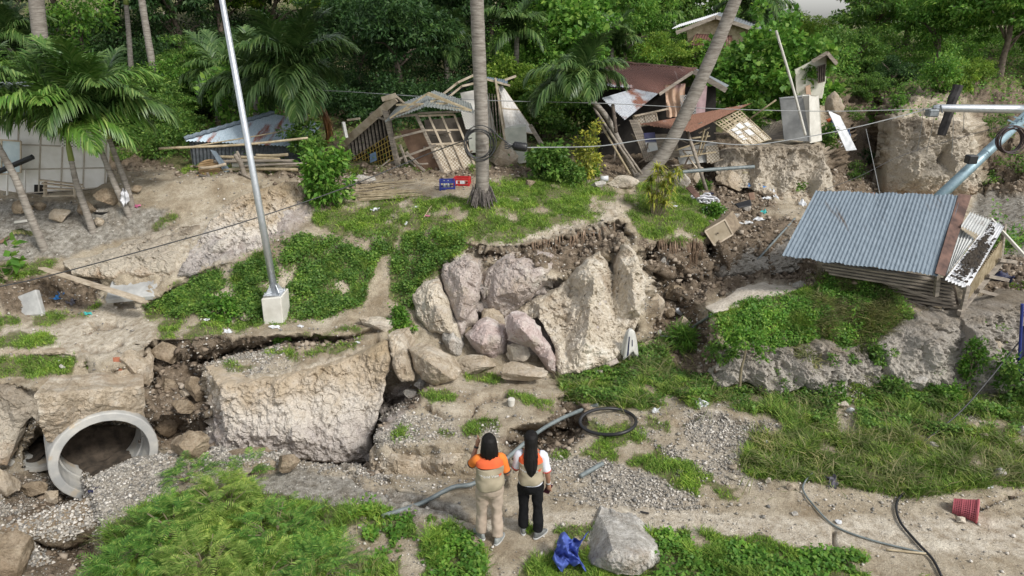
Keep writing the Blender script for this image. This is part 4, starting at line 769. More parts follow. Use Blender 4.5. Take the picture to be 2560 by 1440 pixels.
blades('dry_grass', win((200, 1640), (240, 1360), (400, 1250), (900, 1300), (1000, 1640)) * (fbm(POS, 3, 2, 8) > -.1), 4000, .34, .006, LM['dry'], 'dry stalks among the foreground shrubs', 14, lean=.8)
cover('undergrowth', BACK * np.clip(patch, .0, 1) * (TT < 45), 60000, .10, LM['mid'], 'undergrowth beneath the trees of the wood', 12, .45)
cover('weeds', win((2060, 100), (3040, 100), (3040, 280), (2200, 300), (2060, 240)) * (fbm(POS, .8, 2, 5) > .1), 9000, .09, LM['bright'], 'scattered weeds on the bare slope under the trees', 13, .3)
def mass(name, spots, per, mat, label, seed, L=.1, Wd=.055):
    r = np.random.default_rng(seed); VV = []; FF = []; k = 0
    for (px, py, rr, hh) in spots:
        V, Fc = crown(int(r.integers(1e6)), (rr, rr, rr * .85), 14, per, L, Wd, .6, .42, low=-.6); V = V + np.array(G(px, py)) + np.array([0, 0, hh]); VV.append(V); FF.append(Fc + k); k += len(V)
    tag(np_mesh(name, np.vstack(VV), np.vstack(FF), mat), label, 'undergrowth', kind='stuff')
q = random.Random(17)
def sp(x0, x1, y0, y1, n_, r0=1., r1=1.7): return [(q.uniform(x0, x1), q.uniform(y0, y1), q.uniform(r0, r1), q.uniform(.2, 1.0)) for _ in range(n_)]
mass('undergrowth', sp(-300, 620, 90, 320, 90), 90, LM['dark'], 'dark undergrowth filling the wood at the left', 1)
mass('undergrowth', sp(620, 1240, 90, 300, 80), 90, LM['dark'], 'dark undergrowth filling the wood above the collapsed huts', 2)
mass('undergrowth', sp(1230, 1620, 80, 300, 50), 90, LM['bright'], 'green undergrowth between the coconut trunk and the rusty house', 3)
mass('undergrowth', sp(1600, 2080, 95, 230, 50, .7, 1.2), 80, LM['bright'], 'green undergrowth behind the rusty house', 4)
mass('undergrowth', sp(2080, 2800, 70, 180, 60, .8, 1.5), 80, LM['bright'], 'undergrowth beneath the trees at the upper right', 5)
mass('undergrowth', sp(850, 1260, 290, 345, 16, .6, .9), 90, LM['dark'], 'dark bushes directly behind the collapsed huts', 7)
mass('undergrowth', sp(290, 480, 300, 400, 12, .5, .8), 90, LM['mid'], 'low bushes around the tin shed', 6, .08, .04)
# ---- pebbles and rubble
PEB = leafmat('pebbles', (.17, .165, .155), (.38, .345, .29), (.66, .62, .56), 0, .9, .2)
def pebbles(name, mask, n, s0, s1, label, seed, mat=PEB, zmin=-1., cat='gravel', emb=.3):
    P, N, r = scatter(mask, n, seed, zmin); n = len(P); s = (s0 * (s1 / s0)**(r.random(n)**2.2))[:, None]
    o = np.array([[1, 0, 0], [0, 1, 0], [-1, 0, 0], [0, -1, 0], [0, 0, 1.], [0, 0, -1.]]); Q, _ = np.linalg.qr(r.normal(size=(n, 3, 3)))
    V = np.einsum('kj,nji->nki', o, Q) * (1 + .35 * r.normal(size=(n, 6, 1))) * np.array([1, 1, .7]) * s[:, None] / 2 + (P + N * s * emb)[:, None]
    Fc = np.array([(0, 1, 4), (1, 2, 4), (2, 3, 4), (3, 0, 4), (1, 0, 5), (2, 1, 5), (3, 2, 5), (0, 3, 5)]); Fc = (Fc[None] + 6 * np.arange(n)[:, None, None]).reshape(-1, 3)
    tag(np_mesh(name, V.reshape(-1, 3), Fc, mat), label, cat, kind='stuff')
vis = win((-300, 420), (2860, 420), (2860, 1640), (-300, 1640))
pebbles('gravel', Zgr * vis * (TT < 16), 30000, .010, .055, 'grey and white gravel bedded in the slabs and road', 20)
pebbles('gravel', vis * (1 - Zg) * (.3 + steep) * (TT < 22), 26000, .012, .07, 'stones set in the cut faces of the ground', 21)
CLOD = leafmat('clods', (.13, .10, .075), (.27, .215, .16), (.42, .36, .29), 0, .95, .1)
pebbles('gravel', win((-300, 980), (2860, 980), (2860, 1640), (-300, 1640)) * (1 - Zg) * (fbm(POS, 1.2, 3, 4) > -.2), 16000, .008, .045, 'small stones scattered on the road and path', 23)
pebbles('rubble', np.clip(blur(Zd, 1) - CRD - steep * .5, 0, 1) * vis * (TT < 30), 9000, .03, .16, 'loose earth clods and rubble in the fissures', 22, CLOD, cat='rubble', emb=.15)
# ================================================================ HOUSES
def metal(name, base, base2, rust, amt, rough=.45, sc=(1, 1, 1), scale=2.5, met=.55):
    m, n, b = newmat(name); v = coords(n, sc); f = noise(n, v, scale, 8, .65); f2 = noise(n, v, 14, 5)
    c = ramp(n, f2, [(.3, base), (.7, base2)]); k = ramp(n, f, [(amt, (0, 0, 0)), (amt + .12, (1, 1, 1))])
    rc = ramp(n, f2, [(.3, rust), (.7, tuple(x * .5 for x in rust))]); c = mixc(n, k, c, rc); n.links.new(c, b.inputs['Base Color'])
    b.inputs['Roughness'].default_value = rough; mm = ramp(n, k, [(0, (met,) * 3), (1, (.05,) * 3)]); n.links.new(mm, b.inputs['Metallic']); bump(n, f2, b, .25, .01); return m
GALV0 = metal('galvanised_plain', (.2, .25, .28), (.34, .39, .42), (.2, .15, .12), .65, .55, met=.3)
GALV = metal('galvanised', (.105, .14, .17), (.25, .30, .345), (.13, .10, .08), .60, .6, (5, .5, .5), 1.3, .25)
GALVD = metal('galvanised_dull', (.16, .18, .19), (.30, .32, .33), (.2, .12, .08), .62, .6)
WHITEM = metal('white_metal', (.62, .63, .65), (.8, .8, .8), (.3, .22, .17), .68, .5, met=.1)
RUST = metal('rusty_iron', (.085, .04, .03), (.16, .07, .05), (.40, .30, .26), .60, .8, (5, .6, .6), 1.1, 0)
RUST2 = metal('part_rusted_iron', (.36, .38, .42), (.52, .54, .56), (.28, .12, .075), .47, .6, met=.2, scale=1.6)
RUSTD = simple('rust_flashing', (.06, .032, .025), (.17, .095, .07), 5, .8, .3)
WOOD_G = simple('grey_wood', (.17, .145, .12), (.36, .31, .25), 4, .9, .5, .01, sc=(1, 1, 6))
WOOD_P = simple('pale_wood', (.34, .27, .19), (.56, .48, .37), 5, .85, .3, .01)
WOOD_D = simple('dark_wood', (.045, .035, .028), (.14, .11, .085), 6, .9, .4)
BAMBOO = simple('bamboo', (.28, .22, .13), (.48, .40, .27), 8, .7, .3)
BAMY = simple('yellow_bamboo', (.34, .24, .05), (.52, .38, .10), 8, .6, .3)
WHITEW = simple('white_board', (.72, .69, .63), (.86, .84, .80), 2.5, .8, .15)
CREAM = simple('cream_wall', (.50, .48, .38), (.66, .64, .55), 3, .85, .2)
CONC = simple('concrete', (.30, .30, .29), (.46, .46, .44), 4, .9, .5, .015, extra=((.6, .59, .56), 2.2, .62))
CONCW = simple('pale_concrete', (.50, .48, .42), (.64, .62, .56), 5, .9, .3)
VOID = simple('interior_shade', (.012, .010, .009), (.03, .026, .022), 4, 1, 0)  # near-black paint for the shade inside rooms, vents and windows
PLY = simple('plywood', (.13, .075, .05), (.26, .165, .11), 3, .85, .2)
PEACH = simple('peach_board', (.46, .30, .2), (.6, .42, .30), 2, .8, .2, extra=((.42, .27, .26), 1.3, .55))
m, n, b = newmat('woven_palm'); v = coords(n, (1, 1, 1)); w = nd(n, 'ShaderNodeTexChecker', Scale=22.); n.links.new(v, w.inputs[0]); f = noise(n, v, 5, 6)
c = mixc(n, w.outputs['Fac'], (.62, .57, .48), (.33, .27, .19)); c = mixc(n, .5, c, ramp(n, f, [(.3, (.6, .5, .4)), (.6, (1, 1, 1))]), 'MULTIPLY'); n.links.new(c, b.inputs['Base Color']); b.inputs['Roughness'].default_value = .9; WOVEN = m
def corr(mb, a, b, c, d, ribs, amp=.013, th=.004, nv=6, sag=0., ragged=0., seed=0, mi=0, across=7):
    """corrugated sheet; ribs run from edge a-b to edge d-c"""
    a, b, c, d = map(Vector, (a, b, c, d)); N = (b - a).cross(d - a).normalized(); q = random.Random(seed)
    if N.z < 0: N = -N
    k = [q.uniform(-1, 1) for _ in range(ribs + 2)]; k2 = [q.uniform(-1, 1) for _ in range(12)]
    def fn(u, v):
        r = k[int(u * ribs * .999)] * ragged; w = v * (1 + r) if v > .99 else v
        w = w - .5 * r if v < .01 else w; x = u * 11; i = min(int(x), 10); s = (k2[i] * (1 - x + i) + k2[i + 1] * (x - i))
        return a.lerp(b, u).lerp(d.lerp(c, u), w) + N * (amp * math.cos(u * ribs * 2 * pi) + sag * s * (.3 + sin(v * 5 + u * 7) * .5))
    mb.grid(fn, ribs * across, nv, th, mi); return mb
def ql(Q, u, v): return Q[0].lerp(Q[1], u).lerp(Q[3].lerp(Q[2], u), v)
def QP(*a): return [PY(*p) for p in a]
def lattice(mb, Q, nu, nv, w, d=None, off=0, jit=0):
    N = (Q[1] - Q[0]).cross(Q[3] - Q[0]).normalized(); N = -N if N.y > 0 else N
    for i in range(nu + 1):
        if nu > 0: mb.beam(ql(Q, i / nu, 0) + N * off, ql(Q, i / nu, 1) + N * off, w, d or w, up=N)
    for j in range(nv + 1):
        if nv > 0: mb.beam(ql(Q, 0, j / nv) + N * (off + .004), ql(Q, 1, j / nv) + N * (off + .004), w, d or w, up=N)
    return mb
def vents(mb, Q, nu, nv, w=.02):
    """pierced block work: diagonal lattice"""
    for i in range(nu):
        for j in range(nv):
            a, b = i / nu, j / nv; c, d = (i + 1) / nu, (j + 1) / nv
            mb.beam(ql(Q, a, b), ql(Q, c, d), w); mb.beam(ql(Q, a, d), ql(Q, c, b), w * .97)
def back(Q, d): return [p + Vector((0, d, 0)) for p in Q]
# --- white house on the left -------------------------------------------------
y0 = G(90, 500).y + .2
t = thing('white_house', 'white boarded house behind the small palms at the left edge', 'house', PY(80, 490, y0))
Q = QP((-240, 268, y0), (268, 318, y0 + .5), (262, 468, y0 + .5), (-240, 505, y0)); mb = MB(); mb.quad(*Q, .04, n=4)
o = mb.build('wall', WHITEW, t); mb = MB(); lattice(mb, Q, 9, 3, .03, .018, .012); mb.build('battens', simple('batten', (.40, .35, .28), (.5, .45, .38)), t)
Qv = QP((157, 335, y0 + .3), (212, 340, y0 + .35), (212, 370, y0 + .35), (157, 366, y0 + .3)); Qv = [p - Vector((0, .07, 0)) for p in Qv]
m2 = MB(); m2.quad(*[p + Vector((0, .03, 0)) for p in Qv], .01); m2.build('vent_backing', VOID, o); m2 = MB(); vents(m2, Qv, 6, 4, .022); m2.build('vent', WHITEW, o)
Qw = [p - Vector((0, .05, 0)) for p in QP((-40, 345, y0), (56, 352, y0), (56, 430, y0), (-40, 438, y0))]
m2 = MB(); m2.quad(*Qw, .01); w_ = m2.build('window', simple('pale_blue_panel', (.42, .52, .56), (.56, .64, .66), 3, .5, 0), t); m2 = MB(); lattice(m2, Qw, 2, 1, .03, .03, .01); m2.build('frame', WOOD_P, w_)
m2 = MB(); m2.quad(PY(262, 318, y0 + .5), PY(270, 300, y0 + 3), PY(270, 420, y0 + 3), PY(262, 468, y0 + .5), .04); m2.build('side_wall', WHITEW, t)
m2 = MB(); corr(m2, PY(-260, 258, y0 - .4), PY(150, 262, y0 - .3), PY(120, 205, y0 + 2.4), PY(-260, 205, y0 + 2.4), 40, .012, seed=2); m2.build('roof', GALVD, t)
m2 = MB(); corr(m2, PY(150, 268, y0 - .3), PY(285, 305, y0 - .1), PY(262, 255, y0 + 2.4), PY(118, 212, y0 + 2.4), 14, .012, seed=4); m2.build('lower_roof', GALVD, t)
m2 = MB(); m2.quad(*QP((85, 462, y0 + .3), (262, 462, y0 + .6), (262, 500, y0 + .6), (85, 505, y0 + .3)), .03); m2.build('crawl_space_shade', VOID, t)  # near-black sheet standing in for the shade under the raised wall
m2 = MB()
for x in (-40, 18, 62): m2.beam(PY(x, 425, y0 - .03), PY(x, 500, y0 - .03), .05, .02)
m2.build('door_boards', WHITEW, t)
# --- tin roofed shed ---------------------------------------------------------
y1 = G(560, 480).y + 1.5
t = thing('tin_shed', 'low shed with a rust streaked blue tin roof and a pile of poles in front', 'shed', PY(600, 440, y1))
mb = MB(); A, B_, C_, D_ = PY(462, 352, y1), PY(770, 368, y1 - .1), PY(805, 308, y1 + 1.2), PY(685, 286, y1 + 1.5)
corr(mb, A, B_, C_, D_, 34, .014, seed=5, sag=.01); mb.build('roof', metal('blue_tin', (.27, .36, .42), (.45, .52, .58), (.3, .12, .085), .54, .5, (4, .7, .7), 1.0, .3), t)
mb = MB(); mb.tube([A.lerp(D_, i / 24) + Vector((0, 0, .05 + .02 * (i % 2))) for i in range(25)], .055, 7); mb.build('ridge_cap', GALV, t)
mb = MB(); corr(mb, A + Vector((.1, .15, -.06)), B_ + Vector((-.1, .25, -.06)), PY(745, 440, y1), PY(490, 470, y1), 30, .012, seed=6); mb.build('front_wall', metal('dark_tin', (.06, .07, .075), (.13, .14, .15), (.16, .09, .06), .64, .6), t)
mb = MB(); corr(mb, A + Vector((.02, .15, -.06)), A + Vector((.05, 1.8, .1)), PY(482, 440, y1 + 1.6), PY(492, 478, y1), 14, .012, seed=7); mb.build('side_wall', GALVD, t)
# logs and bamboo stacked on trestles in front
y1b = y1 - .55; q = random.Random(3)
for i, (a, b) in enumerate([((545, 392), (700, 398)), ((535, 404), (735, 402)), ((560, 432), (755, 412)), ((560, 425), (745, 424)), ((600, 416), (765, 409)), ((500, 420), (565, 410)), ((640, 388), (720, 386))]):
    mb = MB(); mb.tube(curve_pts([PY(*a, y1b - .05 * i), PY((a[0] + b[0]) / 2, (a[1] + b[1]) / 2 + q.uniform(-3, 3), y1b - .05 * i), PY(*b, y1b - .05 * i)], 8), .028 + q.random() * .02, 7)
    tag(mb.build('bamboo_pole', [BAMBOO, WOOD_G, WOOD_P][i % 3], smooth=True, org='auto'), ['uppermost bamboo pole left part of the stack before the shed', 'long bamboo pole below the uppermost one before the shed', 'lowest thick pole of the stack before the shed', 'long grey pole just above the lowest one before the shed', 'pale pole at the right end of the shed stack', 'short pole resting on the woven boards', 'short grey pole leaning high against the shed wall'][i], 'pole', 'poles stacked in front of the tin shed')
for i, (a, b, r_) in enumerate([((588, 385), (612, 445), .06), ((592, 378), (600, 420), .03)]):
    mb = MB(); mb.tube(curve_pts([PY(*a, y1b - .35), PY((a[0] + b[0]) / 2 + 5, (a[1] + b[1]) / 2, y1b - .38), PY(*b, y1b - .35)], 6), [r_, r_ * 1.1, r_, r_ * .9, r_, r_, r_ * .8], 8)
    tag(mb.build('log', WOOD_G, smooth=True, org='auto'), ['thick forked grey log leaning on the pole stack', 'thin branch leaning beside the forked log'][i], 'log')
for i, (c_, rx, ry) in enumerate([((522, 418), 28, 17), ((535, 438), 26, 15), ((505, 455), 24, 18)]):
    mb = MB(); c0 = PY(*c_, y1b - .1 - .1 * i); s = y1 / F; N_ = Vector((.25, -.8, .5)).normalized(); U = Vector((1, .2, .15)).normalized(); Vv = N_.cross(U)
    pts_ = [c0 + U * cos(a) * rx * s * (1 if q.random() > .4 else .85) + Vv * sin(a) * ry * s * 1.2 for a in [k * 2 * pi / 14 for k in range(14)]]
    mb.poly(pts_, .03)
    for k in range(-3, 4): mb.beam(c0 + U * rx * s * .9 * math.sqrt(1 - (k / 4)**2) + Vv * ry * s * 1.2 * k / 4 - N_ * -.02, c0 - U * rx * s * .9 * math.sqrt(1 - (k / 4)**2) + Vv * ry * s * 1.2 * k / 4 + N_ * .02, .012)
    tag(mb.build('woven_board', simple('amber_board', (.25, .155, .07), (.42, .29, .15), 5, .7, .2), org='auto'), ['round woven board, upper one beside the shed', 'round woven board, middle one beside the shed', 'round woven board, lowest one with streaks'][i], 'board')
mb = MB(); mb.quad(*QP((525, 374, y1b), (540, 378, y1b), (578, 428, y1b - .2), (560, 430, y1b - .2)), .02); tag(mb.build('plank', GALV, org='auto'), 'pale grey sheet leaning against the tin shed front', 'sheet')
mb = MB(); mb.quad(*QP((580, 395, y1b + .1), (662, 388, y1b + .1), (664, 420, y1b + .1), (580, 428, y1b + .1)), .02, n=3); tag(mb.build('mesh_panel', CONCW, org='auto'), 'white net panel behind the poles of the tin shed', 'panel')
for i, (a, b) in enumerate([((492, 440), (492, 490)), ((518, 432), (540, 478)), ((598, 430), (640, 452)), ((498, 438), (560, 452))]):
    mb = MB(); mb.tube([PY(*a, y1b - .35), PY(*b, y1b - .5)], .035, 6); tag(mb.build('post', WOOD_G, smooth=True, org='auto'), ['upright grey post at the left corner of the tin shed', 'slanted prop under the woven boards', 'short prop under the pole stack', 'cross rail under the round woven boards'][i], 'post')
# --- centre: three collapsed huts ------------------------------------------
yc = 18.3
t = thing('bamboo_hut', 'collapsed dark hut tilted left with a yellow bamboo lattice wall', 'hut', PY(930, 440, yc))
Q = QP((872, 356, yc + .7), (972, 264, yc), (992, 400, yc), (884, 440, yc + .5)); mb = MB(); mb.quad(*back(Q, .06), .02, n=2); mb.build('wall', VOID, t)  # near-black backing panel, the hut's inner shade put into its colour
mb = MB()
for i in range(13): u = i / 12; mb.beam(ql(Q, u, 0), ql(Q, u, .52 + .03 * sin(i * 2)), .07 if i < 12 else .04, .015)
mb.build('wall_boards', WOOD_G, t)
mb = MB(); lattice(mb, [ql(Q, 0, .5), ql(Q, 1, .5), ql(Q, 1, .98), ql(Q, 0, .98)], 15, 5, .018, .012, .015); mb.build('lattice', BAMY, t)
mb = MB(); mb.quad(*[p + Vector((0, -.04, 0)) for p in QP((925, 385, yc), (940, 378, yc), (943, 400, yc), (926, 406, yc))], .01); mb.build('patch', simple('blue_patch', (.08, .13, .2), (.12, .18, .26)), t)
mb = MB(); mb.beam(PY(962, 272, yc - .2), PY(1000, 435, yc - .3), .11); mb.beam(PY(930, 283, yc), PY(962, 272, yc - .2), .06); mb.beam(PY(925, 285, yc), PY(965, 300, yc - .2), .05); mb.beam(PY(885, 442, yc + .4), PY(1000, 400, yc - .25), .07); mb.build('post', WOOD_G, t)
mb = MB(); corr(mb, PY(985, 238, yc - .4), PY(1016, 262, yc + .7), PY(905, 330, yc + 2.2), PY(858, 352, yc + .6), 12, .012, seed=8); mb.build('roof', GALVD, t)
mb = MB(); mb.beam(PY(858, 360, yc + .55), PY(988, 246, yc - .45), .2, .04, up=(0, 1, 0)); mb.beam(PY(955, 248, yc - .4), PY(990, 238, yc - .45), .12, .05, up=(0, 1, 0)); mb.beam(PY(988, 240, yc - .45), PY(1016, 264, yc + .6), .06); mb.build('barge_board', WOOD_P, t)
# open frame hut
t = thing('frame_hut', 'collapsed hut with an open window frame and woven palm lower wall leaning right', 'hut', PY(1100, 440, yc - .3))
ya = yc - .5
Qf = QP((1040, 290, ya), (1135, 286, ya + .1), (1192, 425, ya), (1106, 430, ya - .1)); mid0, mid1 = ql(Qf, 0, .5), ql(Qf, 1, .5)
mb = MB(); mb.quad(mid0, mid1, Qf[2], Qf[3], .02, n=3); mb.build('woven_wall', WOVEN, t)
mb = MB(); lattice(mb, Qf, 3, 1, .05, .05, .02); mb.beam(mid0 - Vector((0, .03, 0)), mid1 - Vector((0, .03, 0)), .05); mb.beam(ql(Qf, 0, .25), ql(Qf, 1, .27), .04)
mb.beam(ql(Qf, .33, 0), ql(Qf, .33, .5), .04); mb.build('frame', WOOD_P, t)
Ql = QP((985, 300, ya + .2), (1042, 292, ya), (1106, 432, ya - .1), (1040, 438, ya + .1)); Ql2 = [ql(Ql, .05, .2), ql(Ql, 1, .2), ql(Ql, 1, 1), ql(Ql, .1, 1)]
mb = MB(); mb.quad(*back(Ql2, .05), .015, n=2); mb.build('plywood_wall', PLY, t)
mb = MB()
for a, b, w_ in [((982, 292), (1045, 286), .06), ((985, 345), (1065, 325), .05), ((990, 400), (1090, 362), .05), ((1000, 362), (1018, 410), .05), ((1015, 380), (1062, 428), .06), ((1040, 285), (1110, 435), .07), ((1105, 432), (1050, 445), .05), ((1000, 425), (1095, 435), .04), ((1190, 425), (1106, 432), .05), ((1045, 283), (1150, 278), .05), ((1045, 445), (1110, 425), .05), ((975, 300), (1045, 262), .05)]:
    mb.beam(PY(*a, ya - .05), PY(*b, ya - .12), w_)
mb.build('studs', WOOD_G, t)
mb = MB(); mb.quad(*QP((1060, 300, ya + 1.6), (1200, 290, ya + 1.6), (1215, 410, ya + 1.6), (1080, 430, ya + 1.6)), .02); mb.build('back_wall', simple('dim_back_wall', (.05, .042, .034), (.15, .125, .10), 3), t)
mb = MB(); corr(mb, PY(962, 304, ya - .1), PY(1062, 268, ya - .4), PY(1086, 226, ya + .5), PY(996, 262, ya + .8), 14, .013, seed=9, sag=.03); corr(mb, PY(1058, 266, ya - .4), PY(1186, 282, ya - .2), PY(1176, 258, ya + .9), PY(1086, 226, ya + .5), 16, .013, seed=10, sag=.03); mb.build('roof', metal('green_grey_tin', (.17, .185, .18), (.28, .30, .28), (.16, .12, .09), .6, .6, met=.2), t)
q = random.Random(12)
for i in range(30):
    mb = MB()
    x, y_ = (q.uniform(985, 1190), q.uniform(310, 440)) if i < 14 else (q.uniform(880, 1230), q.uniform(415, 446)); a_ = q.uniform(-.9, 1.9); L_ = q.uniform(20, 60); mb.beam(PY(x, y_, ya + q.uniform(-.1, .6)), PY(x + L_ * cos(a_), y_ - L_ * sin(a_) * .8, ya + q.uniform(-.2, .5)), q.uniform(.03, .07), .03); mb.build('broken_board', WOOD_G, t)

mb = MB()
for a, b in [((975, 295), (1072, 232)), ((1072, 232), (1178, 276)), ((1050, 262), (1180, 276)), ((1068, 236), (1168, 272)), ((990, 262), (1120, 258)), ((1000, 280), (1100, 246))]: mb.beam(PY(*a, ya - .12), PY(*b, ya - .05), .045)
mb.build('rafters', BAMBOO, t)
# taller hut behind the coconut trunk
yt = yc + .9; t = thing('woven_hut', 'tilted hut with white woven walls behind the thick coconut trunk', 'hut', PY(1240, 420, yt))
mb = MB(); corr(mb, PY(1105, 245, yt), PY(1190, 192, yt - .2), PY(1205, 200, yt + 2.2), PY(1130, 235, yt + 2.2), 12, .012, seed=11); corr(mb, PY(1190, 192, yt - .2), PY(1268, 212, yt), PY(1270, 200, yt + 2.4), PY(1205, 190, yt + 2.2), 12, .012, seed=12); mb.build('roof', GALV, t)
mb = MB()
for (a, b, w_) in [((1104, 238), (1145, 206), .1), ((1145, 206), (1188, 186), .1), ((1122, 242), (1155, 215), .06), ((1155, 215), (1200, 205), .06), ((1188, 190), (1275, 214), .05), ((1238, 195), (1262, 352), .1), ((1262, 200), (1290, 190), .08), ((1213, 235), (1213, 345), .05)]: mb.beam(PY(*a, yt - .35), PY(*b, yt - .3), w_, .05)
mb.build('timbers', WOOD_P, t)
Qr = QP((1244, 216, yt - .1), (1254, 214, yt + .9), (1338, 335, yt + .6), (1262, 325, yt - .2)); mb = MB(); mb.quad(*Qr, .02, n=3); mb.build('side_wall', simple('whitewashed_mat', (.50, .47, .43), (.68, .66, .63), 9, .85, .2, extra=((.33, .29, .25), 11, .6)), t)
mb = MB(); lattice(mb, Qr, 1, 2, .03, .02, .015); mb.build('battens', WOOD_P, t)
Qb = QP((1150, 232, yt), (1215, 220, yt), (1240, 330, yt), (1180, 335, yt)); mb = MB(); mb.quad(*Qb, .02, n=2); mb.build('front_wall', WHITEW, t)
Qx = [p - Vector((0, .06, 0)) for p in QP((1152, 275, yt), (1192, 272, yt), (1200, 320, yt), (1165, 322, yt))]; mb = MB(); mb.quad(*back(Qx, .02), .01); mb.build('vent_backing', VOID, t); mb = MB(); vents(mb, Qx, 6, 6, .024); mb.build('vent', WHITEW, t)
mb = MB()
for i in range(6): mb.beam(PY(1216 + i * 7, 232 + i * 1, yt - .12), PY(1222 + i * 7.5, 345, yt - .12), .065, .02)
mb.build('plank_wall', WOOD_G, t)
mb = MB(); Qc = QP((1258, 322, yt - .3), (1315, 316, yt - .3), (1320, 405, yt - .3), (1272, 414, yt - .3)); mb.quad(*Qc, .5, n=2); Qc2 = QP((1170, 335, yt - .2), (1215, 330, yt - .2), (1215, 380, yt - .2), (1175, 382, yt - .2)); mb.quad(*Qc2, .3, n=2); mb.build('plinth', simple('washed_plinth', (.42, .44, .38), (.60, .60, .53), 4, .9, .3), t)
# props and boards fallen around
for i, (a, b, w_, mt, lb) in enumerate([((1325, 312), (1355, 362), .09, WOOD_G, 'grey post leaning at the right foot of the woven hut'), ((1290, 410), (1310, 440), .05, WOOD_D, 'dark stick under the plinth of the woven hut'), ((868, 300), (900, 296), .05, WOOD_P, 'pale beam left of the bamboo hut'), ((858, 305), (866, 345), .08, WHITEW, 'white upright board left of the bamboo hut')]):
    mb = MB(); mb.beam(PY(*a, yc), PY(*b, yc - .1), w_); tag(mb.build('beam', mt, org='auto', bevel=.006), lb, 'beam')
# --- rusty roofed house -----------------------------------------------------
yr = 20.0; t = thing('rusty_roof_house', 'broken house with a rust red corrugated roof behind the leaning coconut trunk', 'house', PY(1640, 380, yr))
mb = MB(); corr(mb, PY(1462, 212, yr - .6), PY(1646, 234, yr - .6), PY(1742, 173, yr + 1.6), PY(1530, 155, yr + 1.8), 30, .014, seed=13, sag=.015); mb.build('roof', RUST, t)
mb = MB(); mb.tube([PY(1528 + 214 * i / 10, 153 + 19 * i / 10 + (2 if i % 2 else 0), yr + 1.7) for i in range(11)], .05, 6); mb.build('ridge_cap', RUSTD, t)
mb = MB(); corr(mb, PY(1742, 173, yr + 1.6), PY(1735, 176, yr + .2), PY(1805, 226, yr - .2), PY(1822, 214, yr + 1.6), 12, .012, seed=14); mb.build('far_slope', GALVD, t)
mb = MB(); mb.beam(PY(1734, 178, yr + .1), PY(1816, 226, yr - .3), .14, .03, up=(0, 1, 0)); mb.beam(PY(1732, 180, yr), PY(1648, 236, yr - .6), .08, .03, up=(0, 1, 0)); mb.build('fascia', WOOD_G, t)
mb = MB(); corr(mb, PY(1484, 213, yr - .8), PY(1582, 219, yr - .8), PY(1585, 212, yr - .4), PY(1484, 205, yr - .4), 14, .012, seed=15); corr(mb, PY(1505, 246, yr - 1.3), PY(1563, 300, yr - 1.9), PY(1646, 234, yr - .7), PY(1585, 222, yr - .6), 16, .013, seed=16, sag=.01)
mb.build('fallen_roof_sheet', RUST2, t)
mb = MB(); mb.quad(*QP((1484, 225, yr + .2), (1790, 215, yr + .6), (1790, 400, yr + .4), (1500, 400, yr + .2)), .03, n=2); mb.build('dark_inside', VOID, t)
Qp = QP((1661, 212, yr - .1), (1715, 208, yr - .1), (1705, 290, yr - .2), (1668, 294, yr - .2)); mb = MB(); mb.grid(lambda u, v: ql(Qp, u, v) + Vector((0, -.05 * sin(u * 17 + 2 * sin(v * 5)), 0)), 18, 6, .01); mb.build('curtain', PEACH, t, smooth=True)
mb = MB(); mb.quad(*QP((1742, 212, yr - .1), (1768, 214, yr - .1), (1762, 290, yr - .2), (1740, 292, yr - .2)), .03); mb.build('pink_board', simple('pink_board', (.36, .24, .25), (.5, .36, .36), 5), t)
Qv = QP((1700, 238, yr - .3), (1742, 236, yr - .3), (1740, 292, yr - .3), (1704, 294, yr - .3)); mb = MB(); vents(mb, Qv, 6, 8, .02); mb.build('vent', CONC, t)
mb = MB()
Qs = QP((1588, 335, yr - 1.5), (1690, 335, yr - 1.4), (1700, 392, yr - 1.3), (1610, 402, yr - 1.4))
Qs0 = QP((1575, 300, yr - 1.6), (1592, 300, yr - 1.6), (1635, 400, yr - 1.5), (1615, 404, yr - 1.5))
for i in range(5): mb.beam(ql(Qs0, i / 4, 0), ql(Qs0, i / 4, 1), .045)
mb.quad(*Qs, .02); mb.build('slat_wall', WOOD_G, t)
Qm = QP((1582, 290, yr - 1.1), (1640, 282, yr - 1.0), (1645, 308, yr - 1.0), (1590, 318, yr - 1.1)); mb = MB(); mb.quad(*Qm, .02); mb.build('woven_panel', WOVEN, t); mb = MB(); mb.quad(*QP((1765, 366, yr - 1.3), (1795, 362, yr - 1.3), (1800, 400, yr - 1.3), (1768, 408, yr - 1.3)), .02); mb.build('woven_panel', WOVEN, t)
mb = MB(); lattice(mb, Qm, 2, 1, .03, .03, .01); mb.beam(PY(1585, 290, yr - 1.2), PY(1670, 272, yr - .9), .08, .03); mb.build('frame', WOOD_P, t)
mb = MB(); Qo = [p - Vector((0, .05, 0)) for p in QP((1608, 332, yr - 1.55), (1636, 330, yr - 1.5), (1644, 374, yr - 1.5), (1618, 380, yr - 1.5))]; mb.quad(*Qo, .005)
m, n, b = newmat('poster'); v = nd(n, 'ShaderNodeTexCoord').outputs['Generated']; sx = n.nodes.new('ShaderNodeSeparateXYZ'); n.links.new(v, sx.inputs[0]); c = ramp(n, sx.outputs[2], [(.25, (.6, .62, .62)), (.45, (.62, .6, .56)), (.55, (.07, .08, .15)), (.9, (.05, .05, .12))]); n.links.new(c, b.inputs['Base Color']); b.inputs['Roughness'].default_value = .5
mb.build('poster', m, t)
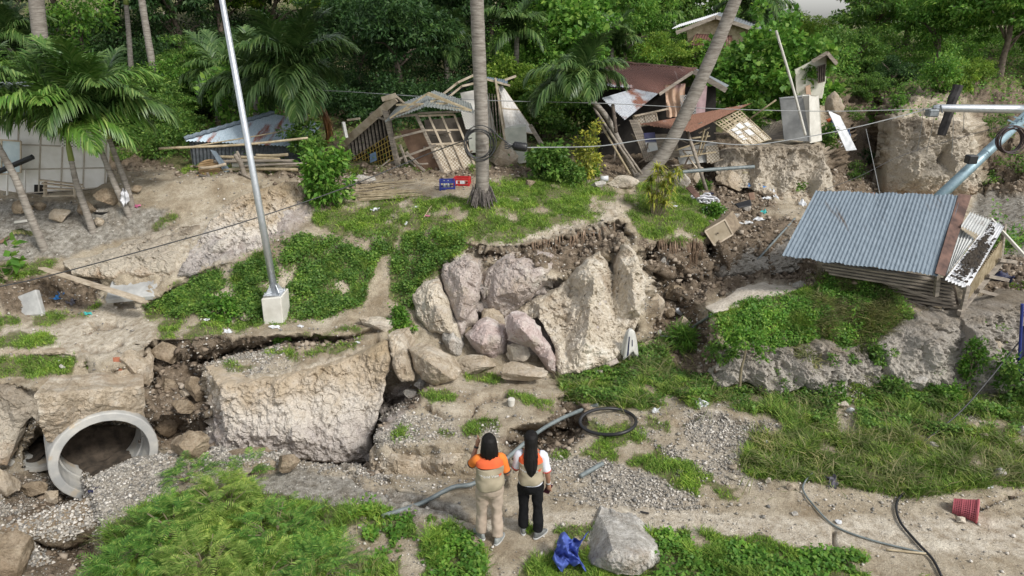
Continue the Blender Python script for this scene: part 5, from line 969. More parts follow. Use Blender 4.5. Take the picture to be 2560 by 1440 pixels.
# collapsed awning and woven gable panel
t = thing('fallen_awning', 'collapsed rusty awning with a pale woven wall panel hanging off its end', 'awning', PY(1760, 380, yr - 1.4))
mb = MB(); corr(mb, PY(1600, 310, yr - 1.2), PY(1730, 330, yr - 2.3), PY(1880, 258, yr - 1.2), PY(1760, 282, yr - .4), 16, .013, seed=17, sag=.02); mb.build('roof', metal('rust_awning', (.14, .06, .035), (.26, .13, .08), (.40, .40, .42), .60, .7, (3, 1, 1), 1.2, .1), t)
Qg = QP((1780, 302, yr - 1.6), (1845, 273, yr - 1.3), (1927, 348, yr - 1.3), (1864, 366, yr - 1.7))
mb = MB(); mb.quad(ql(Qg, 0, .42), ql(Qg, 1, .25), Qg[2], Qg[3], .015, n=3); mb.build('woven_panel', WOVEN, t)
mb = MB(); lattice(mb, Qg, 4, 4, .02, .02, .015); lattice(mb, [ql(Qg, 0, .08), ql(Qg, 1, .05), ql(Qg, 1, .25), ql(Qg, 0, .42)], 9, 3, .028, .02, .01); mb.build('bamboo_frame', BAMBOO, t)
mb = MB()
for (u, v, s) in [(.3, .5, .2), (.55, .4, .18), (.25, .72, .16), (.6, .66, .2), (.8, .45, .15)]: mb.quad(*[p - Vector((0, .03, 0)) for p in (ql(Qg, u - s / 2, v - s / 2), ql(Qg, u + s / 2, v - s / 2), ql(Qg, u + s / 2, v + s / 2), ql(Qg, u - s / 2, v + s / 2))], .003)
mb.build('paper_sheets', simple('newsprint', (.55, .56, .56), (.72, .72, .7), 14, .8, 0), t)
mb = MB()
for a, b in [((1718, 330), (1745, 392)), ((1762, 322), (1745, 388)), ((1770, 330), (1750, 390)), ((1700, 392), (1790, 380)), ((1730, 345), (1775, 340)), ((1690, 375), (1760, 352))]: mb.beam(PY(*a, yr - 1.7), PY(*b, yr - 1.6), .035)
mb.build('props', BAMBOO, t)
mb = MB(); mb.quad(*QP((1690, 372, yr - 1.2), (1790, 355, yr - 1.1), (1800, 402, yr - 1.2), (1700, 412, yr - 1.3)), .03); mb.build('lower_wall', CONC, t)
for i, (a, b, r_, mt, lb, cat) in enumerate([((1484, 268), (1592, 432), .035, WOOD_G, 'grey stick leaning left of the rusty house, longest', 'stick'), ((1496, 300), (1575, 435), .03, BAMBOO, 'bamboo stick leaning among the shrubs left of the rusty house', 'stick'), ((1532, 262), (1540, 330), .05, WOOD_D, 'dark stump post before the rusty house', 'post'), ((1545, 350), (1605, 435), .03, WOOD_G, 'stick crossing the foot of the slat wall', 'stick'), ((1570, 425), (1622, 390), .02, WOOD_D, 'thin black rod beside the leaning coconut trunk foot', 'rod'), ((1719, 330), (1768, 480), .045, WOOD_G, 'long grey prop falling from the awning to the debris', 'beam'), ((1870, 300), (1940, 250), .02, BAMBOO, 'thin bamboo rod rising over the concrete wall', 'rod')]):
    mb = MB(); mb.tube([PY(*a, yr - 1.9), PY(*b, yr - 2.4 if i != 5 else 17.6)], r_, 6); tag(mb.build('stick' if cat == 'stick' else cat, mt, smooth=True, org='auto'), lb, cat)
hs_ = bpy.data.objects['rusty_roof_house']; q = random.Random(31)
for i in range(22):
    mb = MB(); x, y_ = q.uniform(1500, 1790), q.uniform(320, 425); a_ = q.uniform(-.6, 2.2); L_ = q.uniform(25, 65); mb.beam(PY(x, y_, yr - q.uniform(1.2, 1.9)), PY(x + L_ * cos(a_), y_ - L_ * sin(a_) * .8, yr - q.uniform(1.0, 1.9)), q.uniform(.03, .08), .025); mb.build('broken_board', [WOOD_G, WOOD_P, WOOD_D][i % 3], hs_)
# fences of reed by the ravine
mb = MB(); Qn = QP((1905, 318, 20.3), (1952, 300, 20.5), (1960, 348, 20.2), (1925, 350, 20.0))
for i in range(14): mb.beam(ql(Qn, i / 13, 0), ql(Qn, i / 13, 1), .03, .015)
tag(mb.build('reed_fence', WOOD_G, org='auto'), 'slanting reed fence panel left of the concrete wall', 'fence')
# concrete block on the ledge, house above it
mb = MB(); Qc = QP((1952, 248, 19.8), (2024, 240, 19.6), (2026, 352, 19.5), (1962, 348, 19.7)); mb.quad(*Qc, .35, n=3); tag(mb.build('concrete_wall', simple('dark_concrete', (.17, .175, .175), (.30, .305, .30), 2.5, .9, .4), org='auto', bevel=.02), 'leaning grey concrete wall on the edge of the cracked cliff', 'wall')
mb = MB(); Qc = QP((2024, 238, 19.5), (2046, 240, 19.8), (2054, 350, 19.8), (2026, 356, 19.5)); mb.quad(*Qc, .2, n=3); tag(mb.build('concrete_pillar', CONCW, org='auto', bevel=.02), 'stained cream pillar joined to the right of the grey concrete wall', 'pillar')
yh = 22.5; t = thing('cream_house', 'narrow cream house with a barred window and rust roof above the ravine', 'house', PY(2030, 250, yh))
mb = MB(); Qh = QP((1988, 175, yh), (2066, 136, yh), (2055, 246, yh), (1992, 240, yh)); mb.quad(*Qh, .1, n=2); Qh2 = QP((2066, 136, yh), (2072, 132, yh + 2), (2062, 225, yh + 2), (2055, 246, yh)); mb.quad(*Qh2, .1, n=2); wl = mb.build('wall', CREAM, t)
Qw = [p - Vector((0, .14, 0)) for p in QP((2041, 165, yh), (2058, 160, yh), (2056, 202, yh), (2041, 206, yh))]; mb = MB(); mb.quad(*Qw, .01); w_ = mb.build('window', VOID, t); mb = MB(); lattice(mb, Qw, 3, 1, .03, .03, .01); mb.build('frame', WOOD_D, w_)
mb = MB(); mb.quad(*[p - Vector((0, .13, 0)) for p in QP((2010, 215, yh), (2022, 210, yh), (2024, 240, yh), (2012, 240, yh))], .01); mb.build('patch', PEACH, t)
mb = MB(); corr(mb, PY(2032, 152, yh - .4), PY(2068, 130, yh - .5), PY(2072, 128, yh + 2.4), PY(2034, 148, yh + 2.4), 10, .014, seed=19); corr(mb, PY(2068, 130, yh - .5), PY(2092, 160, yh - .4), PY(2094, 150, yh + 2.4), PY(2072, 128, yh + 2.4), 10, .014, seed=20); mb.build('roof', RUST, t)
mb = MB(); mb.beam(PY(2030, 154, yh - .5), PY(2068, 132, yh - .6), .1, .04, up=(0, 1, 0)); mb.beam(PY(2068, 132, yh - .6), PY(2092, 160, yh - .5), .1, .04, up=(0, 1, 0)); mb.build('fascia', WOOD_G, t)
# house far behind
yb = 31.; t = thing('gabled_house', 'weathered house with a pale tin gable roof high behind the leaning trunk', 'house', PY(1790, 120, yb))
mb = MB(); corr(mb, PY(1680, 72, yb - .5), PY(1788, 40, yb - .5), PY(1800, 30, yb + 4), PY(1700, 60, yb + 4), 20, .014, seed=21); mb.build('roof', WHITEM, t)
mb = MB(); corr(mb, PY(1788, 40, yb - .5), PY(1930, 84, yb - .5), PY(1935, 72, yb + 4), PY(1800, 30, yb + 4), 20, .014, seed=22); mb.build('far_slope', GALVD, t)
mb = MB(); mb.poly(QP((1715, 72, yb), (1790, 46, yb), (1930, 88, yb), (1930, 180, yb), (1730, 180, yb)), .05); mb.build('gable_wall', BAMBOO, t)
mb = MB(); mb.beam(PY(1690, 82, yb - .6), PY(1789, 42, yb - .6), .15, .04, up=(0, 1, 0)); mb.beam(PY(1789, 42, yb - .6), PY(1930, 88, yb - .6), .15, .04, up=(0, 1, 0)); mb.build('fascia', WOOD_G, t)
mb = MB(); corr(mb, PY(1725, 112, yb - 1.6), PY(1830, 118, yb - 1.6), PY(1830, 88, yb - .1), PY(1740, 84, yb - .1), 14, .014, seed=23); mb.build('awning', RUST, t)
mb = MB(); mb.quad(*QP((1750, 122, yb - .1), (1775, 122, yb - .1), (1775, 165, yb - .1), (1750, 165, yb - .1)), .02); mb.build('window', VOID, t)
yb2 = 40; t = thing('far_house', 'pale roof of a far house glimpsed between the trees', 'house', PY(1400, 20, yb2))
mb = MB(); corr(mb, PY(1375, 12, yb2), PY(1450, 6, yb2), PY(1450, -12, yb2 + 3), PY(1375, -8, yb2 + 3), 16, .02, seed=24); mb.build('roof', WHITEM, t); mb = MB(); mb.quad(*QP((1380, 12, yb2 + .3), (1445, 8, yb2 + .3), (1445, 40, yb2 + .3), (1380, 40, yb2 + .3)), .1); mb.build('wall', CREAM, t)
# --- tin roofed shack on the right ------------------------------------------
t = thing('tin_roof_shack', 'tilted wooden shack under a big blue grey corrugated roof, propped over the ravine', 'shack', PY(2250, 780, 12.2))
A, B_, C_, D_ = PY(1955, 640, 11.9), PY(2346, 688, 11.3), PY(2402, 488, 13.1), PY(2040, 476, 13.7)
rm = MB(); sp = .39; P1, P2 = A.lerp(B_, .37), D_.lerp(C_, .37); P3, P4 = A.lerp(B_, .47), D_.lerp(C_, .62)
corr(rm, A, B_, C_, D_, 37, .0085, nv=18, sag=.07, ragged=.012, seed=30, across=8); rf = rm.build('roof', GALV, t)
rm = MB(); e = Vector((0, 0, .03)); rm.quad(B_ + e - (B_ - A).normalized() * .06, PY(2362, 694, 11.3) + e, PY(2428, 492, 13.1) + e, C_ + e - (C_ - D_).normalized() * .04, .004, n=4); rm.build('ridge_flashing', RUSTD, t)
R1, R2, R3_, R4 = PY(2362, 694, 11.35), PY(2420, 718, 11.4), PY(2512, 560, 13.0), PY(2478, 545, 13.2)
rm = MB(); corr(rm, R1 - e, R2 - e, R3_ - e, R4 - e, 7, .018, nv=8, sag=.02, seed=31); rm.build('white_roof_sheet', WHITEM, t)
rm = MB(); corr(rm, PY(2402, 565, 12.3), PY(2455, 590, 12.2), PY(2478, 550, 12.9), PY(2425, 530, 12.9), 8, .016, seed=32); corr(rm, PY(2362, 690, 11.5) - e * 2, PY(2400, 640, 11.8) - e * 2, PY(2440, 590, 12.3) - e * 2, PY(2398, 560, 12.6) - e * 2, 6, .016, seed=33); rm.build('loose_sheets', metal('dull_white_metal', (.42, .43, .42), (.6, .6, .58), (.22, .15, .11), .6, .6, met=.1), t)
P_, N_, r_ = None, None, np.random.default_rng(4)
V = []; n_ = 900
U_ = r_.random(n_); W_ = np.clip(r_.normal(.42, .22, n_), .03, .97); kk = (.5 + .5 * fbm(np.stack([U_ * 4, W_ * 3, U_ * 0], -1), 2, 3, 5)) > .42
pp = np.array([tuple(ql([R1, R2, R3_, R4], .2 + .75 * u, w) + Vector((0, 0, .03))) for u, w in zip(U_[kk], W_[kk])])
o4 = np.array([[1, 0, 0], [-.5, .87, 0], [-.5, -.87, 0], [0, 0, 1.]]) * .028; V = (pp[:, None] + o4[None] * r_.uniform(.5, 1.6, (len(pp), 1, 1)) + r_.normal(size=(len(pp), 4, 3)) * .006).reshape(-1, 3)
Fc = (np.array([(0, 1, 3), (1, 2, 3), (2, 0, 3)])[None] + 4 * np.arange(len(pp))[:, None, None]).reshape(-1, 3)
tag(np_mesh('leaf_litter', V, Fc, simple('black_litter', (.02, .016, .012), (.06, .045, .03))), 'dark dried litter lying on the white roof sheet', 'litter', kind='stuff')
# walls
wm = MB()
for j in range(8):
    a0 = (2045 + j * 9, 655 + j * 9); b0 = (2378 + j * 2, 705 + j * 9); 
    if j > 3: a0 = (2205 + (j - 4) * 16, 702 + (j - 3) * 11)
    wm.beam(PY(*a0, 12.25 - .01 * j), PY(*b0, 11.75 - .01 * j), .035, .10, up=(0, 1, .1))
wm.build('front_boards', WOOD_G, t)
wm = MB(); wm.quad(*QP((2045, 648, 12.5), (2385, 700, 12.05), (2400, 772, 12.0), (2200, 740, 12.3)), .02, n=2); wm.build('inner_wall', WOOD_D, t)
wm = MB(); Qs = QP((2420, 712, 11.55), (2505, 600, 12.9), (2500, 655, 12.9), (2408, 778, 11.6))
for i in range(26): wm.beam(ql(Qs, i / 25, 0), ql(Qs, i / 25, 1), .035, .02)
wm.build('slat_side', BAMBOO, t)
wm = MB(); S0, S1, S2, S3 = Qs
for a, b, w_ in [((2345, 690, 11.6), (2340, 740, 11.6), .07), ((2362, 692, 11.5), (2420, 730, 11.5), .05), ((2420, 715, 11.4), (2402, 790, 11.4), .07), ((2505, 655, 12.8), (2398, 782, 11.35), .07), ((2512, 560, 13), (2500, 660, 12.9), .06), ((2498, 650, 12.6), (2540, 655, 12.9), .06), ((2470, 690, 12.2), (2520, 700, 12.5), .06), ((2445, 725, 11.8), (2500, 740, 12.2), .06),
                   ((2290, 712, 12.0), (2290, 790, 12.2), .07), ((2210, 705, 12.1), (2460, 790, 11.6), .06), ((2240, 740, 12.1), (2395, 800, 11.8), .06), ((2330, 790, 12), (2330, 690, 11.9), .08), ((2050, 650, 12.4), (2052, 720, 12.8), .08), ((2400, 775, 11.9), (2390, 850, 12.0), .07), ((2150, 670, 12.3), (2155, 740, 12.6), .07)]:
    wm.beam(PY(*a), PY(*b), w_)
wm.build('frame', WOOD_G, t)
mb = MB(); mb.beam(PY(2478, 548, 13.2), PY(2562, 640, 12.5), .05); tag(mb.build('prop', CONCW, org='auto'), 'pale pole leaning on the right corner of the tin roofed shack', 'pole')
# ================================================================ OBJECTS
def col(name, c, c2=None, rough=.6, scale=8, bmp=.1, **k): return simple(name, c, c2 or tuple(x * .75 for x in c), scale, rough, bmp, **k)
BLUE = col('blue_plastic', (.02, .035, .22)); RED = col('red_plastic', (.5, .02, .02)); BLACKP = col('black_plastic', (.02, .02, .022), rough=.45); WHITEP = col('white_plastic', (.7, .71, .72), (.5, .52, .54), .4)
TEAL = col('teal_plastic', (.05, .42, .4)); TARPB = col('blue_tarpaulin', (.03, .2, .5), (.02, .12, .33)); PINKC = col('pink_cloth', (.5, .14, .25)); GREYC = col('grey_cloth', (.12, .11, .13), (.06, .06, .07)); WHITEC = col('white_cloth', (.66, .66, .67), (.4, .4, .43)); BEIGE = col('beige_sack', (.44, .38, .24)); ORANGE = col('orange_cloth', (.55, .12, .04)); NAVY = col('navy_cloth', (.010, .013, .055)); DENIM = col('faded_blue_cloth', (.09, .15, .30), (.05, .08, .16))
PVC = col('grey_pipe', (.20, .23, .23), (.11, .13, .13), .5); STEEL = metal('pole_steel', (.50, .53, .56), (.62, .64, .66), (.4, .41, .42), .75, .38, met=.7); BLUESTEEL = metal('bluish_steel', (.20, .30, .35), (.30, .40, .44), (.2, .2, .2), .72, .45, met=.4)
# lamp post in its concrete block
g = G(682, 806); yl = g.y; t = thing('lamp_post', 'tall silvery steel pole bolted to a white concrete block on the green slope', 'pole', g)
p0, p1, p2, p3 = QP((652, 748, yl - .06), (702, 743, yl - .06), (706, 806, yl - .1), (657, 800, yl - .1)); U = (p1 - p0); H_ = (p0 - p3)
mb = MB(); dep = Vector((0.02, .42, .02)); vs = [p3, p2, p2 + dep, p3 + dep, p0, p1, p1 + dep, p0 + dep]; vs = [v - Vector((0, 0, .25)) if i < 4 else v for i, v in enumerate(vs)]
mb.add(vs, [(0, 1, 5, 4), (1, 2, 6, 5), (2, 3, 7, 6), (3, 0, 4, 7), (4, 5, 6, 7), (3, 2, 1, 0)]); mb.build('concrete_base', CONCW, t, bevel=.015)
bc = (p0 + p1 + p0 + dep + p1 + dep) / 4; pt = PY(555, 0, bc.y); ax = (pt - bc).normalized(); mb = MB(); mb.tube([bc, bc + ax * 1.5, bc + ax * 6.5], [.070, .064, .040], 20); mb.build('pole', STEEL, t, smooth=True)
mb = MB(); mb.box(bc + Vector((0, 0, .015)), (.34, .34, .02)); pl = mb.build('base_plate', STEEL, t)
for k in range(4):
    a = pi / 4 + k * pi / 2; d = Vector((cos(a), sin(a), 0)); mb = MB(); mb.poly([bc + d * .06 + Vector((0, 0, .03)), bc + d * .19 + Vector((0, 0, .03)), bc + d * .08 + Vector((0, 0, .2))], .012); mb.build('gusset', STEEL, pl); mb = MB(); mb.tube([bc + d * .2 + Vector((0, 0, .02)), bc + d * .2 + Vector((0, 0, .07))], .014, 6); mb.build('bolt', STEEL, pl)
# culvert pipes
CULV = simple('culvert_concrete', (.36, .365, .355), (.54, .525, .48), 3, .9, .4, .01, extra=((.50, .43, .33), 2.5, .56))
def culvert(cx, cy, y, ro, ri, L, az, label, tilt=0):
    c = PY(cx, cy, y); t = thing('culvert_pipe', label, 'pipe', c, 'concrete culvert pipes'); d = Vector((sin(az), cos(az), tilt)).normalized(); x = d.cross(Vector((0, 0, 1))).normalized(); z = x.cross(d)
    mb = MB(); n = 48; prof = [(0, ri), (0, ro * .985), (.02, ro), (.1, ro), (L, ro * .97), (L, ri * .97), (.3, ri * .97), (.12, ri)]
    vs = [c + d * a + (x * cos(2 * pi * k / n) + z * sin(2 * pi * k / n)) * (r_ * (1 + .003 * sin(k * 3.))) for a, r_ in prof for k in range(n)]; m_ = len(prof)
    mb.add(vs, [(i * n + k, i * n + (k + 1) % n, ((i + 1) % m_) * n + (k + 1) % n, ((i + 1) % m_) * n + k) for i in range(m_) for k in range(n)])
    o = mb.build('pipe_shell', CULV, t); o.modifiers.new('b', 'BEVEL').width = .008
    mb = MB(); mb.grid(lambda u, v: c + d * (.15 + v * (L - .3)) + (x * (u - .5) * 2 * ri * .60 + z * (-ri * .78 - .05 * sin(u * 9 + v * 4) + .03 * sin(v * 23))), 14, 14); mb.build('silt', simple('dark_silt', (.03, .024, .018), (.09, .07, .052), 6, 1, .6, .03), t, smooth=True)
    mb = MB(); q = random.Random(int(cx)); mb.grid(lambda u, v: c + d * (L * .9 + .08 * sin(u * 9 + v * 5) + .2 * (1 - v)) + (x * cos(2 * pi * u) + z * sin(2 * pi * u)) * ri * .98 * v * (1 + .04 * sin(u * 31)), 28, 8); mb.build('dark_end_plug', MATS['dark_silt'], t)  # dark plug added to close the bore, standing in for its unlit depth
    mb = MB(); n2 = 40; vs = [c + d * (L * .42 + s_) + (x * cos(2 * pi * k / n2) + z * sin(2 * pi * k / n2)) * rr for s_, rr in ((0, ri * .968), (0, ri * .93), (.03, ri * .93), (.03, ri * .968)) for k in range(n2)]; mb.add(vs, [(i * n2 + k, i * n2 + (k + 1) % n2, (i + 1) * n2 + (k + 1) % n2, (i + 1) * n2 + k) for i in range(3) for k in range(n2)]); mb.build('joint_ring', CULV, t)
cvy = PZ(262, 1142, -.95).y; culvert(264, 1143, cvy, .81, .665, 1.05, R(-37), 'nearest concrete culvert pipe, its round mouth open toward the road')
culvert(104, 1103, cvy + .72, .62, .51, 1.6, R(-38), 'second concrete culvert pipe, half hidden behind the earth block')
# palm cable coil, splice, wires
WIRE = col('cable', (.05, .05, .052), (.03, .03, .03), .5); WIREL = col('pale_cable', (.30, .31, .31), rough=.5)
def ringo(name, c, nrm, r_, tr, mat, label, cat, turns=1, ell=1., jit=.02, seed=0, top=None):
    q = random.Random(seed); nrm = Vector(nrm).normalized(); x = nrm.cross(Vector((0, 0, 1))).normalized(); z = x.cross(nrm); mb = MB()
    for k in range(turns):
        rr = r_ * (1 + q.uniform(-1, 1) * jit * 3); o_ = nrm * (k - turns / 2) * tr * 1.6 + x * q.uniform(-jit, jit) + z * q.uniform(-jit, jit)
        mb.tube([c + o_ + x * cos(a) * rr * ell + z * sin(a) * rr for a in [2 * pi * i / 36 for i in range(36)]], tr, 6, closed=True)
    return tag(mb.build(name, mat, org='auto', smooth=True), label, cat)
yk = gy0 - .35
ringo('cable_coil', PY(1200, 358, yk), (.1, -1, .1), .32, .011, WIRE, 'loops of black cable tied around the thick coconut trunk', 'cable', 5, .95, .05, 3)
def wire(pts, r_, mat, label, cat='cable', name='cable', grp=None, n=40, ys=None):
    P = [PY(*p) if len(p) == 3 and not isinstance(p, Vector) else p for p in pts]; mb = MB(); mb.tube(curve_pts(P, n), r_, 5); return tag(mb.build(name, mat, org='auto', smooth=True), label, cat, grp)
t = thing('cable_splice', 'black cylindrical splice hanging on the cable right of the thick coconut trunk', 'cable splice', PY(1298, 366, yk - .1))
mb = MB(); a, b = PY(1281, 364, yk - .1), PY(1318, 369, yk - .1); mb.tube([a, a.lerp(b, .08), a.lerp(b, .1), a.lerp(b, .9), b], [.055, .055, .09, .09, .07], 14); mb.build('body', BLACKP, t, smooth=True)
mb = MB()
for i in range(7): c = a.lerp(b, .18 + i * .1); mb.tube([c, c + (b - a) * .03], .097, 14)
mb.build('ribs', BLACKP, t); mb = MB()
for k in range(4): mb.tube([a, a + Vector((-.1, 0, .06 - .04 * k)), a + Vector((-.16, .02, .07 - .04 * k))], .014, 5)
mb.build('cable_ends', WIRE, t)
wire([(1226, 320, yk), (1252, 345, yk), (1281, 364, yk - .1)], .012, WIRE, 'short black cable from the trunk coil down to the splice')
wire([(1318, 369, yk - .1), (1500, 365, 15.8), (1660, 346, 16.6), (1850, 362, 17.5), (1960, 352, 18.2), (2140, 318, 18.5), (2330, 270, 18.8)], .013, WIREL, 'main cable running from the splice to the fallen pole at the right')
wire([(-60, 728, 11.5), (120, 690, 11.8), (460, 598, 12.6), (640, 545, 13.2), (860, 470, 14.2), (1070, 385, 15), (1180, 345, yk - .1)], .012, WIRE, 'long cable sagging from the left edge past the lamp post to the trunk coil')
wire([(700, 222, 19), (850, 228, 18.8), (1200, 250, 18), (1500, 258, 18), (1800, 272, 18), (2080, 278, 18.2), (2330, 272, 18.8)], .010, WIREL, 'upper thin wire crossing in front of the collapsed huts')
wire([(2300, 1112, 8.7), (2400, 1030, 9.2), (2480, 940, 9.8), (2570, 830, 10.6), (2700, 700, 11.5)], .012, WIRE, 'cable slanting down from the right edge to the grass')
wire([(2560, 1150, 8.3), (2530, 1165, 8.2), (2500, 1172, 8.15), (2650, 1080, 9)], .012, WIRE, 'short dark cable lying in the grass at the right edge')
wire([(2170, 600, 13.5), (2130, 700, 13.2)], .01, WIRE, 'thin wire under the tin roof') if False else None
wire([(2165, 322, 20), (2180, 390, 18), (2200, 486, 13.6)], .008, WIREL, 'thin wire dropping from the ravine to the tin roof')
wire([(2060, 475, 15), (2150, 440, 17), (2280, 380, 18.3), (2560, 300, 18.8)], .007, WIRE, 'thin wire rising over the ravine to the right')
# fallen electric poles
t = thing('fallen_pole', 'pale steel pole lying level across the top of the earth pillar', 'pole', PY(2440, 280, 18.8)); mb = MB(); mb.tube(QP((2334, 270, 18.8), (2345, 270, 18.8), (2700, 275, 17.8)), [.07, .10, .12], 10); mb.build('shaft', STEEL, t, smooth=True)
mb = MB(); mb.box(PY(2330, 282, 18.8), (.28, .25, .2)); c = mb.build('drum', GALVD, t, bevel=.03); mb = MB()
for x in (2352, 2440, 2520): mb.beam(PY(x, 262, 18.7), PY(x + 4, 282, 18.65), .03)
mb.build('clamps', GALVD, t)
t = thing('slanting_pole', 'blue grey steel pole slanting up behind the tin roofed shack', 'pole', PY(2350, 500, 16)); mb = MB(); mb.tube(QP((2340, 500, 15.6), (2470, 378, 16.6), (2640, 220, 17.8)), [.125, .12, .11], 14); mb.build('shaft', BLUESTEEL, t, smooth=True)
mb = MB(); 
for a, b in [((2520, 300), (2560, 318)), ((2535, 292), (2562, 300)), ((2530, 320), (2565, 285))]: mb.beam(PY(*a, 17), PY(*b, 17), .035)
mb.build('bracket', BLUESTEEL, t); mb = MB(); mb.box(PY(2428, 398, 16.0), (.22, .2, .2)); mb.build('junction_box', BLACKP, t, bevel=.02)
ringo('cable_coil', PY(2528, 350, 16.3), (.1, -1, .15), .29, .016, col('brown_cable', (.05, .03, .03)), 'thick coil of dark cable hung on the slanting steel pole', 'cable', 7, 1.1, .03, 4)
mb = MB(); q = random.Random(2); pa, pb = PY(2395, 213, 19.2), PY(2354, 338, 19.0); mb.tube([pa.lerp(pb, i / 8) + Vector((q.uniform(-.015, .015), 0, 0)) for i in range(9)], [.13, .12, .13, .12, .125, .115, .12, .12, .11], 7); tag(mb.build('charred_post', col('charred_wood', (.015, .013, .013), (.05, .045, .045), .8, bmp=.6), org='auto'), 'black charred post leaning on the earth pillar', 'post')
for i, (x, x2, y2) in enumerate([(2300, 2290, 400), (2330, 2316, 380), (2372, 2378, 420), (2400, 2402, 330)]):
    wire([(x + 10, 268, 18.7), ((x + x2) / 2 + 8, 320, 19.0), (x2, y2, 19.3)], .008, WIREL, ['leftmost white wire hanging down the earth pillar', 'second white wire hanging down the earth pillar', 'wire hanging beside the charred post', 'short rightmost wire on the earth pillar'][i], grp='wires hanging from the fallen pole')
# poles, pipes, hoses
wire([(1940, 76, 19.4), (1980, 210, 19.2), (2014, 338, 19)], .035, CONCW, 'long whitish bamboo pole leaning before the broad leaved tree', 'pole', 'bamboo_pole')
wire([(397, 371, 15.6), (600, 362, 15.9), (770, 345, 16.2)], .03, BAMBOO, 'long bamboo pole sticking out left across the tin shed roof', 'pole', 'bamboo_pole')
wire([(445, 372, 15.7), (640, 340, 17.0), (720, 325, 17.4)], .016, BAMBOO, 'thin bamboo pole lying on the tin shed roof', 'pole', 'bamboo_pole')
wire([(1682, 432, 16.8), (1780, 424, 17), (1886, 417, 17.2)], .05, PVC, 'dark plastic pipe lying from the leaning trunk over the debris', 'pipe', 'pipe')
wire([(-30, 440, 14.9), (82, 392, 15.0)], .06, BLACKP, 'dark rail at the left edge before the white house', 'rail', 'rail')
def onground(pts, off=0): return [G(a, b) + Vector((0, 0, off)) for a, b in pts]
wire(onground([(955, 1296), (1050, 1252)], .04) + [PY(1130, 1228, G(1130, 1228).y) + Vector((0, 0, .06)), PY(1188, 1207, 7.75), PY(1262, 1150, 8.15), PY(1340, 1084, 8.7), PY(1400, 1048, 9.15)] + onground([(1450, 1026), (1496, 1018)], .05), .032, PVC, 'long grey pipe running from the grass behind the two people to the pit', 'pipe', 'pipe')
gg = G(1520, 1060); mb = MB(); ringpts = []
for i in range(40):
    a = 2 * pi * i / 40; px_, py_ = 1520 + 70 * cos(a), 1054 + 33 * sin(a); p = PZ(px_, py_, .10 + .05 * sin(a * 2)); ringpts.append(p)
mb.tube(ringpts, .027, 8, closed=True); tag(mb.build('hose_ring', BLACKP, org='auto', smooth=True), 'big black hose bent into a ring over the grassy pit', 'hose')
for pts_, r_, mt, lb in [([(2030, 1188), (2012, 1208), (2008, 1232), (2040, 1276), (2090, 1320), (2180, 1354), (2310, 1386)], .013, PVC, 'thin grey hose curving from the grass to the road, left one of two'), ([(2305, 1209), (2258, 1238), (2240, 1266), (2250, 1310), (2290, 1360), (2330, 1402), (2352, 1445)], .017, BLACKP, 'black hose curving across the road to the bottom edge'), ([(1650, 846), (1700, 838), (1745, 818), (1785, 793)], .028, PVC, 'grey hose lying below the hump beside the stones'), ([(1988, 548), (1940, 605), (1880, 675)], .025, PVC, 'grey hose running down from the tin roof corner'), ([(1450, 1199), (1506, 1166)], .035, PVC, 'short grey pipe stub in the gravel right of the people'), ([(2215, 1378), (2318, 1388)], .014, BAMBOO, 'thin stick beside the end of the grey hose'), ([(1600, 1283), (1622, 1288)], .012, BLACKP, 'short black rod on the road'), ([(1060, 545), (1078, 520), (1090, 510)], .015, BAMBOO, 'thin yellow stick lying on the mound grass')]:
    wire(onground(pts_, r_ + .015), r_, mt, lb, 'hose' if 'hose' in lb else 'pipe' if 'pipe' in lb else 'stick', 'hose' if 'hose' in lb else 'pipe' if 'pipe' in lb else 'stick', n=max(8, len(pts_) * 6))
for i, (a, b) in enumerate([((104, 670), (355, 748)), ((118, 676), (362, 755))]):
    mb = MB(); P0, P1 = PY(*a, 12.9 - .12 * i), PY(*b, 12.25 - .12 * i); mb.beam(P0, P1, .17, .04, up=(0, .35, 1)); tag(mb.build('plank', WOOD_P, org='auto', bevel=.004), ['upper of two long planks bridging the hollow by the road', 'lower of two long planks bridging the hollow by the road'][i], 'plank')
def slab(pts, th, mat, label, name='slab', cat='slab', rough=0): mb = MB(); mb.poly([PY(*p) for p in pts], th); o = mb.build(name, mat, org='auto', bevel=.02); return tag(o, label, cat)
slab([(285, 682, 13.4), (400, 684, 13.4), (385, 738, 12.7), (262, 748, 12.5)], -.12, CONC, 'fallen grey concrete slab behind the two planks')
slab([(45, 745, 12.9), (100, 724, 12.9), (118, 788, 12.7), (52, 792, 12.7)], .12, CONC, 'broken grey wall slab under the bank at the left')
slab([(2068, 275, 20.4), (2100, 290, 20.4), (2142, 375, 20.0), (2115, 378, 20)], .02, WHITEP, 'white and blue tarpaulin strip hanging down the ravine wall', 'tarpaulin', 'tarpaulin')
